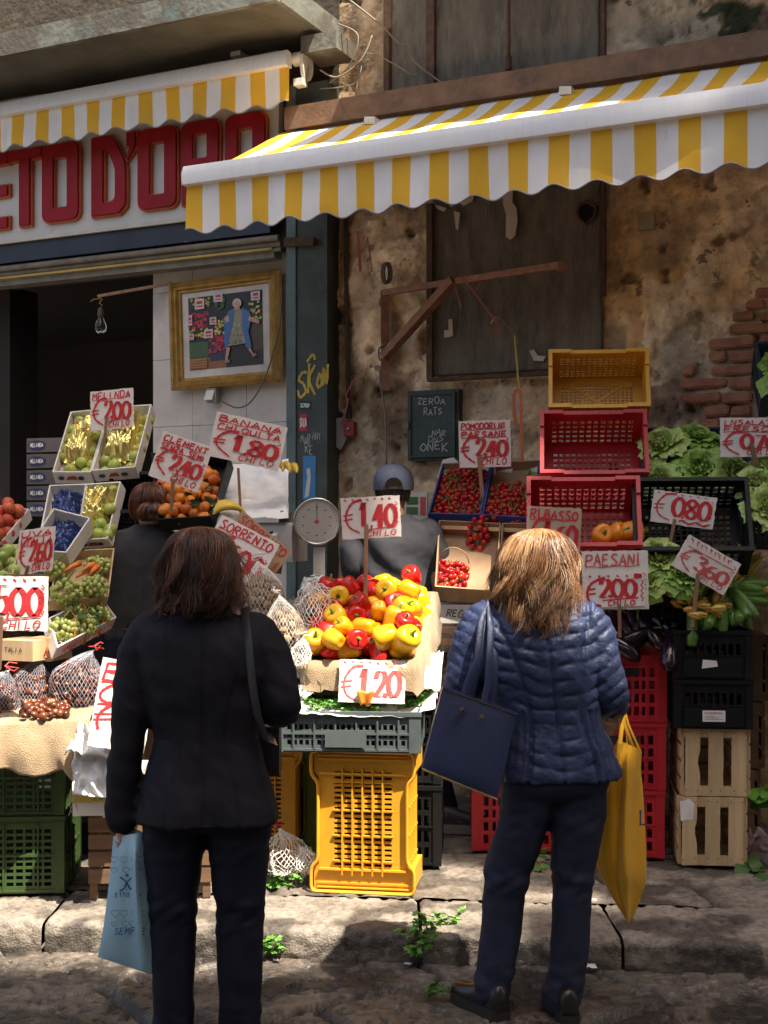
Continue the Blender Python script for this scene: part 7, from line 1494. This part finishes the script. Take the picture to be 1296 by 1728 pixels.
def pic_poly(pts, c):
    lay[0] += 1
    if c not in pmats: pmats.append(c)
    m_ = [quad(ph4, x, y)+nF*(.0075+.00004*lay[0])-fo for x, y in pts]; pm.add(m_, [tuple(range(len(pts)))], pmats.index(c))
def blob(x, y, rx, ry, c, n=12): pic_poly([(x+rx*math.cos(k*6.283/n), y+ry*math.sin(k*6.283/n)) for k in range(n)], c)
def rect(x0, y0, x1, y1, c): pic_poly([(x0, y0), (x1, y0), (x1, y1), (x0, y1)], c)
rect(0, 0, 1, 1, (40, 34, 30)); rect(.0, 0, .5, .16, (150, 100, 60)); rect(0, .17, .26, .38, (70, 95, 55)); rect(.28, .1, .5, .5, (60, 50, 80)); rect(.55, 0, 1, .22, (45, 40, 38)); rect(.82, .2, 1, .75, (85, 65, 45)); rect(0, .85, .3, 1, (60, 45, 30))
rg = random.Random(8)
for (x0, y0, x1, y1, c, n) in ((0, .58, .28, .78, (190, 40, 60), 60), (.0, .44, .28, .56, (200, 170, 60), 26), (.28, .22, .48, .45, (200, 50, 60), 40), (.36, .46, .52, .66, (205, 180, 90), 26), (.05, .86, .3, .98, (190, 160, 60), 20), (.3, .8, .5, .98, (70, 90, 40), 24), (.82, .6, .98, .85, (205, 185, 110), 26)):
    for k in range(n): blob(rg.uniform(x0, x1), rg.uniform(y0, y1), .018, .018, tuple(int(q*rg.choice((.8, 1, 1.12))) for q in c), 7)
for (x, y, w, h) in ((.1, .83, .13, .14), (.36, .9, .12, .12), (.3, .6, .09, .1), (.22, .42, .12, .12), (.0, .42, .08, .08), (.0, .62, .06, .14), (.86, .86, .12, .12)):
    rect(x, y, x+w, y+h, (215, 195, 190)); rect(x+w*.15, y+h*.2, x+w*.85, y+h*.35, (190, 50, 60)); rect(x+w*.2, y+h*.5, x+w*.8, y+h*.8, (190, 50, 60))
for k in range(4): rect(.01, .02+.035*k, .25, .045+.035*k, (175, 125, 75))
pic_poly([(.5, .1), (.53, .09), (.57, .26), (.52, .28)], (200, 150, 125)); pic_poly([(.86, .14), (.89, .12), (.82, .28), (.77, .28)], (200, 150, 125)); pic_poly([(.5, .06), (.56, .06), (.56, .1), (.5, .1)], (170, 120, 100)); pic_poly([(.86, .1), (.93, .12), (.9, .16), (.86, .14)], (170, 120, 100))
pic_poly([(.5, .28), (.82, .3), (.78, .6), (.73, .76), (.62, .76), (.55, .58)], (150, 145, 115))
for k in range(46): blob(rg.uniform(.54, .78), rg.uniform(.3, .58), .014, .011, rg.choice(((70, 70, 120), (190, 180, 130), (110, 120, 80), (160, 110, 120))), 6)
pic_poly([(.5, .24), (.54, .3), (.62, .62), (.64, .78), (.56, .76), (.5, .64), (.47, .68), (.5, .52), (.49, .4)], (65, 110, 165)); pic_poly([(.74, .78), (.84, .72), (.86, .62), (.82, .45), (.86, .24), (.8, .22), (.74, .5)], (70, 115, 170)); pic_poly([(.5, .68), (.56, .7), (.57, .62), (.52, .6)], (205, 155, 130)); pic_poly([(.83, .66), (.97, .58), (.96, .54), (.82, .6)], (205, 155, 130))
blob(.675, .85, .06, .065, (205, 195, 180)); blob(.675, .83, .045, .05, (210, 160, 135)); pic_poly([(.63, .76), (.72, .76), (.7, .8), (.65, .8)], (205, 155, 130))
pm.build('photo', [mat('print_%d' % i, tuple(k*.9 for k in srgb(*c)), .35, var=.12, vs=30) for i, c in enumerate(pmats)], pic, fix=False)
# socket, lamp flex, bulb on a stick
t = thing('socket_box', 'grey weatherproof socket under the framed picture', 'socket', on(360, 668, -.1)); m = M().box((0, 0, 0), (.07, .05, .09), Mx.Rotation(-TH, 3, 'Z')); m.build('box', mat('grey_plastic_old', (.3, .28, .25), .6), t); M().box((-.02, -.03, 0), (.06, .012, .07), Mx.Rotation(-TH, 3, 'Z') @ Mx.Rotation(R(-25), 3, 'X')).build('lid', m_plast, t)
m_flex = mat('grey_cable', (.16, .13, .11), rough=.6); m_wcab = mat('white_cable', (.24, .2, .15), rough=.5)
def cable(label, pts, r, mt=None, name='cable'): o = M().tube([V(p) for p in (lambda q: [V(x) for x in spline([tuple(v) for v in q], 6)])(pts)], r, 6).build(name, mt or m_flex, None, smooth=True); return tag(o, label, 'cable')
cable('grey flex looping from the socket up past the gilt frame', [on(372, 676, -.08), on(400, 688, -.06), (on(425, 676, -.06)), on(450, 630, -.04), on(470, 560, -.03), on(476, 500, -.03)], .005)
st_ = thing('light_pole', 'thin wooden pole reaching over the dark doorway with a bulb tied to it', 'pole', on(165, 500, .1)); M().bar((0, 0, 0), on(290, 478, -.1)-on(165, 500, .1), .018, .018).build('pole', m_stick, st_)
bt = thing('light_bulb', 'clear unlit light bulb hanging from the pole in the dark doorway', 'light bulb', on(170, 548, .1))
m_glass = mat('bulb_glass', (.9, .92, .92), rough=.03, var=0, trans=1.0); M().lathe([(.001, -.062), (.02, -.058), (.036, -.035), (.038, -.01), (.03, .015), (.019, .04), (.018, .055)], 20).build('glass', m_glass, bt, smooth=True)
M().lathe([(.019, .05), (.021, .06), (.021, .085), (.016, .11), (.005, .115)], 16).build('holder', mat('brown_bakelite', (.09, .06, .04), .5), bt, smooth=40)
M().tube([(-.008, 0, .03), (-.01, 0, -.005), (.01, 0, -.005), (.008, 0, .03)], .0012, 4).build('filament', m_dark, bt); m = M()
rg = random.Random(2); m.tube([(0, 0, .11)]+[(.014*math.sin(k*1.9), .012*math.cos(k*2.3), .115+.012*k) for k in range(7)], .0035, 5); m.tube([(0, 0, .17), (-.05, 0, .165), (-.065, 0, .15)], .003, 5); m.build('string', mat('yellow_string', (.4, .27, .08), .8), bt, smooth=True)
# pilaster: paint and stickers
def decal(name, label, cat, px, py, w, h, mt, off, rot=0, text=None, tm=None, th=None, body=True):
    c = on(px, py, off); t = thing(name, label, cat, c, Mx.Rotation(-TH, 3, 'Z') @ Mx.Rotation(R(rot), 3, 'Y'))
    if body: M().box((0, 0, 0), (w, .002, h)).build('backing', mt, t)
    if text:
        k = Ink(-.0022); k.text(text, -w*.42, -h*.25, h*.5, w*.84, th or h*.09, wob=.06); k.m.build('lettering', tm or m_wlet, t, fix=False)
    return t
m_gpaint = mat('yellow_spray', (.62, .42, .05), .6); m_wpaint = mat('white_marker', (.5, .52, .5), .7); m_stb = mat('sticker_black', (.015, .015, .015), .4); m_str = mat('sticker_red', (.5, .03, .04), .5); m_blu = mat('poster_blue', (.06, .25, .5), .5)
pof = .152
t = thing('graffiti', 'yellow sprayed scrawl on the green pilaster', 'graffiti', on(524, 640, pof), -TH); k = Ink(-.001); s_ = .0052
for st in ([(-22, -12), (-18, -20), (-8, -14), (-12, -5), (-20, 0), (-14, 8), (-6, 8)], [(-4, -16), (-2, 18)], [(8, 16), (-2, 0), (8, -18)], [(12, -4), (16, 6), (20, -4), (14, -10), (11, -4)], [(22, -8), (23, 12), (28, -6), (30, 16)], [(-6, 20), (4, 28), (8, 22)]): k.stroke(smoothpts([(x*s_*.75, z*s_) for x, z in st], 5), .016)
k.m.build('spray_paint', m_gpaint, t, fix=False)
decal('sticker', 'small black sticker with white writing on the green pilaster', 'sticker', 515, 684, .075, .05, m_stb, pof, 6, 'SCHON'); decal('sticker', 'red sticker with white letters on the green pilaster', 'sticker', 512, 713, .055, .1, m_str, pof, 0, 'SICA', th=.006)
po_ = decal('poster_scrap', 'torn blue poster strip low on the green pilaster', 'poster', 522, 806, .085, .26, m_blu, pof, 1); M().prism([(-.03, -.12), (.0, -.11), (.012, .0), (.005, .06), (-.02, .05), (-.012, .0)], -.003, -.002).build('white_patch', m_carton, po_)
t = thing('graffiti', 'white marker tags scribbled on the green pilaster below the red sticker', 'graffiti', on(520, 748, pof), -TH); k = Ink(-.001); k.text('MAR', -.05, .0, .05, .07, .004, wob=.2); k.text('ANT', .03, .02, .04, .06, .003, wob=.2); k.text('RE', -.02, -.06, .05, .06, .004, wob=.2); k.m.build('marker', m_wpaint, t, fix=False)
M().box((0, 0, 0), (.05, .002, .09)).build('t', m_carton) and bpy.data.objects.remove(bpy.data.objects['t'])
# conduit, switch, ropes
cd_ = thing('conduit', 'dark vertical conduit pipe on the stucco beside the green pilaster', 'pipe', on(585, 500, .03), 0); c0 = on(585, 500, .03)
M().tube([on(583, 352, .03)-c0, on(585, 540, .032)-c0, on(588, 690, .03)-c0], .013, 8).build('pipe', mat('dark_pipe', (.1, .085, .065), .6), cd_, smooth=True); M().tube([on(588, 685, .03)-c0, on(589, 706, .03)-c0], .019, 10).build('sleeve', m_dark, cd_, smooth=40)
sw = thing('switch_box', 'small red switch box at the foot of the conduit', 'switch', on(591, 724, .03), -TH); M().box((0, 0, 0), (.065, .045, .085)).build('box', mat('red_switch', (.3, .02, .025), .5), sw); M().lathe([(.012, -.03), (.012, -.022), (.001, -.022)], 12, (0, 0, 0), Mx.Rotation(-math.pi/2, 4, 'X')).build('button', m_dark, sw); M().ell((0, -.026, 0), (.011, .01, .011), 10, 6).build('knob', m_cst, sw)
tag(M().prism([(-.06, .1), (.05, .11), (.06, -.02), (.02, -.09), (-.02, -.06), (-.05, -.11)], -.002, .002).build('paper_scrap', mat('grey_paper', (.35, .32, .28), .9), loc=on(570, 735, .03), rot=Mx.Rotation(-TH, 3, 'Z')), 'torn grey paper flapping beside the red switch', 'paper')
m_pr = mat('pink_ribbon', (.42, .1, .07), .7); m_or = mat('orange_strap', (.62, .14, .03), .6); m_ys = mat('yellow_tape', (.55, .4, .06), .6)
def tape(label, pts, w, mt, name='ribbon'): o = M().tube([V(p) for p in spline([tuple(v) for v in pts], 5)], [(w, .001)]*((len(pts)-1)*5+1), 6, up=NN).build(name, mt, None, smooth=40); return tag(o, label, 'ribbon')
tape('faded pink ribbon knotted round the conduit above the red switch', [on(578, 722, .05), on(586, 680, .06), on(584, 668, .06), on(598, 640, .05), on(612, 625, .04)], .006, m_pr); tape('second strip of pink ribbon hanging from the conduit knot', [on(588, 672, .06), on(582, 700, .06), on(575, 716, .05)], .006, m_pr)
tape('red plastic strap hanging on the wall below the awning', [on(604, 390, .05), on(606, 425, .05), on(608, 458, .05)], .011, m_pr); tape('thin red strap beside the wider one below the awning', [on(620, 400, .05), on(624, 430, .05), on(628, 458, .05)], .004, m_pr)
m = M(); c0 = on(650, 462, .06)
for k in range(5): m.tube([c0+V((.022*math.sin(a)+.004*k, -.01-.004*k, .06*math.cos(a))) for a in [6.283*q/16 for q in range(16)]], .006, 6, closed=True)
tag(m.build('rope_coil', mat('old_rope', (.13, .1, .065), .9), smooth=True), 'coil of old rope hung at the top of the wooden wall post', 'rope')
# wooden bracket arm
m_tim = mat('reddish_timber', (.33, .15, .085), rough=.75, var=.35, vs=18, ani=(1, 1, 1), bump=.3, bs=60, dirt=[((.04, .03, .025), .66, .7, 5, .9)])
wb = thing('wall_bracket', 'rough wooden bracket arm jutting from the stained wall', 'wooden bracket', on(648, 560, .05)); c0 = on(648, 560, .05)
M().bar(on(650, 492, .06)-c0, on(650, 660, .06)-c0, .06, .05).build('wall_post', m_tim, wb); M().bar(on(648, 494, .1)-c0, on(955, 446, .55)-c0, .028, .035).build('arm', m_tim, wb); M().bar(on(648, 602, .1)-c0, on(766, 472, .3)-c0, .055, .045).build('brace', m_tim, wb); M().box(on(948, 450, .54)-c0, (.05, .05, .04)).build('arm_end', m_tim, wb)
tape('red ribbon tied to the bracket arm trailing down', [on(778, 466, .33), on(796, 488, .34), on(820, 520, .34), on(838, 545, .32), on(843, 566, .3)], .005, m_pr); tape('short red ribbon hanging from the bracket arm', [on(764, 474, .3), on(772, 498, .3), on(778, 522, .3)], .004, m_pr); tape('red ribbon bow on the bracket arm', [on(780, 466, .33), on(800, 490, .33), on(812, 474, .33)], .005, m_pr)
tape('yellow tape running from the red ribbon to a nail on the board', [on(828, 546, .3), on(840, 536, .3), on(870, 566, .12), on(874, 580, .1)], .004, m_ys); tape('yellow tape hanging down from the nail on the board', [on(868, 566, .1), on(872, 610, .1), on(876, 660, .1)], .006, m_ys); tape('broad orange strap hanging over the tomatoes', [on(866, 662, .12), on(878, 664, .13), on(880, 720, .14), on(882, 790, .14)], .012, m_or); tape('short orange strap end beside the broad one', [on(867, 664, .13), on(868, 700, .13), on(871, 716, .13)], .01, m_or)
cable('white cable running down from the bracket to behind the cap', [on(652, 580, .1), on(640, 588, .1), on(640, 605, .09), on(645, 612, .08), on(641, 640, .07), on(650, 700, .07), on(652, 785, .07)], .006, m_wcab)
# green meter cabinet
mc_ = thing('meter_cabinet', 'small dark green metal cabinet covered in white marker tags', 'cabinet', on(734, 718, .03), -TH); q0, q1 = L3(691, 780, .05), L3(777, 658, .05); w_, h_ = q1.x-q0.x, q1.z-q0.z
m_cab = mat('dark_green_enamel', (.035, .055, .045), rough=.5, var=.35, vs=9, dirt=[((.13, .12, .09), .58, .74, 9, .7)])
M().box((0, 0, 0), (w_, .06, h_)).build('body', m_cab, mc_); M().box((0, -.036, 0), (w_*.9, .012, h_*.92)).build('door', m_cab, mc_)
m = M()
for s in (-1, 1): m.box((s*w_*.43, -.046, 0), (.014, .01, h_*.92)); 
m.box((0, -.046, h_*.44), (w_*.84, .01, .014)).box((0, -.046, -h_*.44), (w_*.84, .01, .014)); m.build('door_rim', m_cab, mc_)
dr = [o for o in kids(mc_) if o.name.startswith('door')][0]
k = Ink(-.0455); k.text('ZEROA', -.09, .12, .04, .18, .005, wob=.2); k.text('RATS', -.05, .06, .04, .12, .005, wob=.2); k.text('NAR', .0, -.06, .035, .09, .004, wob=.2, slant=.2); k.text('DNS', -.02, -.1, .035, .1, .004, wob=.2); k.text('ONEK', -.07, -.15, .045, .18, .006, wob=.2); k.m.build('marker_tags', m_wpaint, mc_, fix=False)
M().box((-w_*.5, -.05, -.0), (.04, .03, .035)).build('padlock', mat('old_brass', (.2, .15, .08), .5, metal=.5), mc_)
# peeling paper and odd bits on the wall
m_tp = mat('torn_poster', (.62, .52, .4), rough=.9, var=.15)
def scrap(label, px, py, pts, off=.085, mt=None, sc=.0034, name='torn_paper'): tag(M().prism([(x*sc, z*sc) for x, z in pts], -.002, .0015).build(name, mt or m_tp, loc=on(px, py, off), rot=Mx.Rotation(-TH, 3, 'Z') @ Mx.Rotation(R(U(-4, 4)), 3, 'X')), label, 'paper')
scrap('long strip of peeling paper under the right awning', 862, 362, [(-14, 44), (4, 44), (2, 20), (10, 10), (12, -12), (8, -36), (0, -42), (-8, -36), (-8, 0), (-14, 20)])
scrap('ragged paper remains under the awning left of the long strip', 778, 342, [(-30, 10), (24, 12), (20, 0), (4, -6), (-4, 2), (-18, -6)]); scrap('small dangling paper shred under the awning', 771, 372, [(-5, 16), (6, 12), (2, -16), (-2, -14)]); scrap('pale paper shred under the awning edge', 744, 352, [(-12, 8), (10, 0), (6, -6), (-6, 0)])
scrap('white L shaped paper remnant on the grey board', 757, 555, [(-8, -14), (-8, -2), (0, -2), (0, 16), (7, 16), (8, -12), (0, -14)]); scrap('pale plaster scab on the grey board above the yellow crate', 905, 602, [(-12, 10), (-4, 12), (2, 2), (16, 0), (12, -8), (-4, -6)])
bs_ = M().box((0, 0, 0), (.09, .06, .085), Mx.Rotation(-TH, 3, 'Z')).build('wall_stone', mat('tuff_stone', (.42, .33, .2), .95, bump=.6, bs=40), loc=on(1092, 376, .01)); tag(bs_, 'square tuff stone left bare in the ochre plaster under the awning', 'stone')
hl = thing('wall_hole', 'dark broken hole in the board under the right awning', 'hole', on(990, 358, .068), -TH); pl = [(.045*math.cos(a)*(1+.3*n3(a*2, 1)), .05*math.sin(a)*(1+.3*n3(a*2, 5))) for a in [6.283*k/16 for k in range(16)]]
M().prism(pl, -.004, .0).build('cavity', mat('hole_black', (.008, .006, .005), 1), hl); M().tube([(x*1.12, -.004, z*1.1) for x, z in pl], .009, 6, closed=True).build('broken_edge', m_rust, hl)
for i, (pts, r) in enumerate((([on(590, 0, .3), on(640, 40, .25), on(672, 72, .2), on(688, 80, .15), on(700, 105, .1), on(748, 142, .1)], .0055), ([on(540, 118, .3), on(570, 130, .25), on(610, 100, .2), on(628, 60, .15)], .005), ([on(556, 140, .2), on(590, 110, .2), on(604, 60, .2), on(570, 40, .2)], .0045), ([on(540, 150, .2), on(600, 140, .2), on(622, 90, .15), on(700, 130, .1)], .004), ([on(600, 170, .15), on(606, 120, .15), on(622, 100, .15)], .004))):
    cable(['pale cable looping down the upper wall to the awning hood', 'white cable sagging from the balcony bracket', 'thin cable curled beside the balcony corner', 'thin cable crossing the upper wall above the hood', 'short cable hanging beside the balcony bracket'][i], pts, r, m_wcab)
pp_ = thing('drain_pipe', 'rusty pipe with a joint on the grey boarding above the awning', 'pipe', on(858, 60, .12)); c0 = on(858, 60, .12); M().tube([on(858, -120, .12)-c0, on(858, 128, .12)-c0], .011, 8).build('pipe', m_rust, pp_, smooth=True); M().tube([on(858, 96, .12)-c0, on(858, 118, .12)-c0], .019, 10).build('joint', m_rust, pp_, smooth=40)
# ================= litter and greens on the ground =================
rg = random.Random(12)
def parsley_on_ground(label, spots, name='parsley_sprig'):
    m = M()
    for (px, py, d, n) in spots:
        for i in range(n): sprig(m, P(px+rg.uniform(-14, 14), py+rg.uniform(-9, 9), d), rg.uniform(.04, .07), rg, V((rg.uniform(-1, 1), rg.uniform(-1, .2), rg.uniform(-.1, .5))).normalized(), n=6, sz=.02)
    a, b = spots[0], spots[-1]; m.tube([P(a[0], a[1], a[2]), P((a[0]+b[0])/2, (a[1]+b[1])/2-4, (a[2]+b[2])/2), P(b[0], b[1], b[2])], .003, 5); return tag(m.build(name, m_par), label, 'parsley')
parsley_on_ground('long parsley sprig drooping over the kerb below the yellow crate', [(708, 1600, 4.86), (712, 1572, 4.87), (722, 1556, 4.93), (748, 1548, 5.0), (775, 1562, 5.06)] and [(708, 1600, 4.84), (708, 1578, 4.85), (722, 1562, 4.92), (752, 1552, 5.05)] and [(706, 1602, 4.84, 4), (710, 1578, 4.85, 6), (724, 1560, 4.93, 7), (752, 1552, 5.04, 4)])
parsley_on_ground('parsley sprig on the pavement left of the yellow crate', [(455, 1490, 5.6, 6), (470, 1488, 5.6, 4), (505, 1500, 5.5, 1)]); parsley_on_ground('small green scraps on the pavement between the jeans and the red crates', [(905, 1452, 5.95, 3), (915, 1468, 5.85, 3)]); parsley_on_ground('small green sprig at the foot of the kerb behind the dark trousers', [(452, 1605, 4.93, 3), (462, 1608, 4.93, 2)])
parsley_on_ground('green leaf scrap on the street left of the brown shoe', [(722, 1672, 4.5, 2), (730, 1670, 4.5, 2)])
sb_ = M().grid(lambda s, t: V(((s-.5)*.2*(1-.3*t), .05*math.sin(s*6.3)-.08*t+.03*n3(s*5, t*5), .2*t*(1-.35*t)+.05*n3(s*4, t*6, 2)+.02*math.sin(s*20)*t)), 26, 22).build('plastic_bag', mat('pink_film', (.5, .36, .38), .25, alpha=.75), smooth=True, loc=V((P(1282, 1440, 5.95).x, 5.95, KH+.02))); tag(sb_, 'crumpled pinkish plastic bag on the pavement at the right edge', 'plastic bag')
for i, (px, py, d) in enumerate(((1284, 1348, 6.0), (1268, 1470, 5.85), (1285, 1498, 5.75))):
    m = M()
    for q in range(7): p = P(px+rg.uniform(-14, 14), py+rg.uniform(-8, 8), d+rg.uniform(-.05, .05)); x = V((rg.uniform(-1, 1), rg.uniform(-.6, .6), rg.uniform(-.1, .4))).normalized(); y = x.cross(V((0, -.5, 1))).normalized(); s = rg.uniform(.05, .1); m.grid(lambda a, b: p+x*s*(2*a-1)+y*s*.45*(2*b-1)*math.sin(math.pi*(.08+.86*a))+V((0, 0, .012*math.sin(a*9+q)+.01)), 6, 3)
    tag(m.build('vegetable_leaves', m_leaf if i else m_par, smooth=True), ['bright green leaves behind the wooden crates at the right edge', 'discarded dark leaf beside the lower wooden crate', 'discarded leaves on the pavement at the right edge'][i], 'leaves')
m_lit = mat('litter_paper', (.7, .68, .66), .8)
for i, (px, py, d, s) in enumerate(((992, 1632, 4.77, .03), (1000, 1520, 5.2, .02), (688, 1628, 4.86, .014))):
    tag(M().grid(lambda a, b: V(((a-.5)*2*s, (b-.5)*s*1.6, .004+s*.35*abs(n3(a*3+i, b*3, i)))), 6, 6).build('paper_scrap', m_lit, smooth=True, loc=P(px, py, d), rot=(0, 0, i*1.3)), ['crumpled white paper against the kerb right of the jeans', 'tiny paper scrap on the sunny pavement near the yellow bag', 'tiny white scrap at the foot of the kerb below the yellow crate', 'flattened paper on the street left of the blue bag', 'second flattened paper on the street at the lower left', 'grey paper scrap on the shaded pavement at the right', 'small scrap on the street below the blue bag'][i], 'litter')
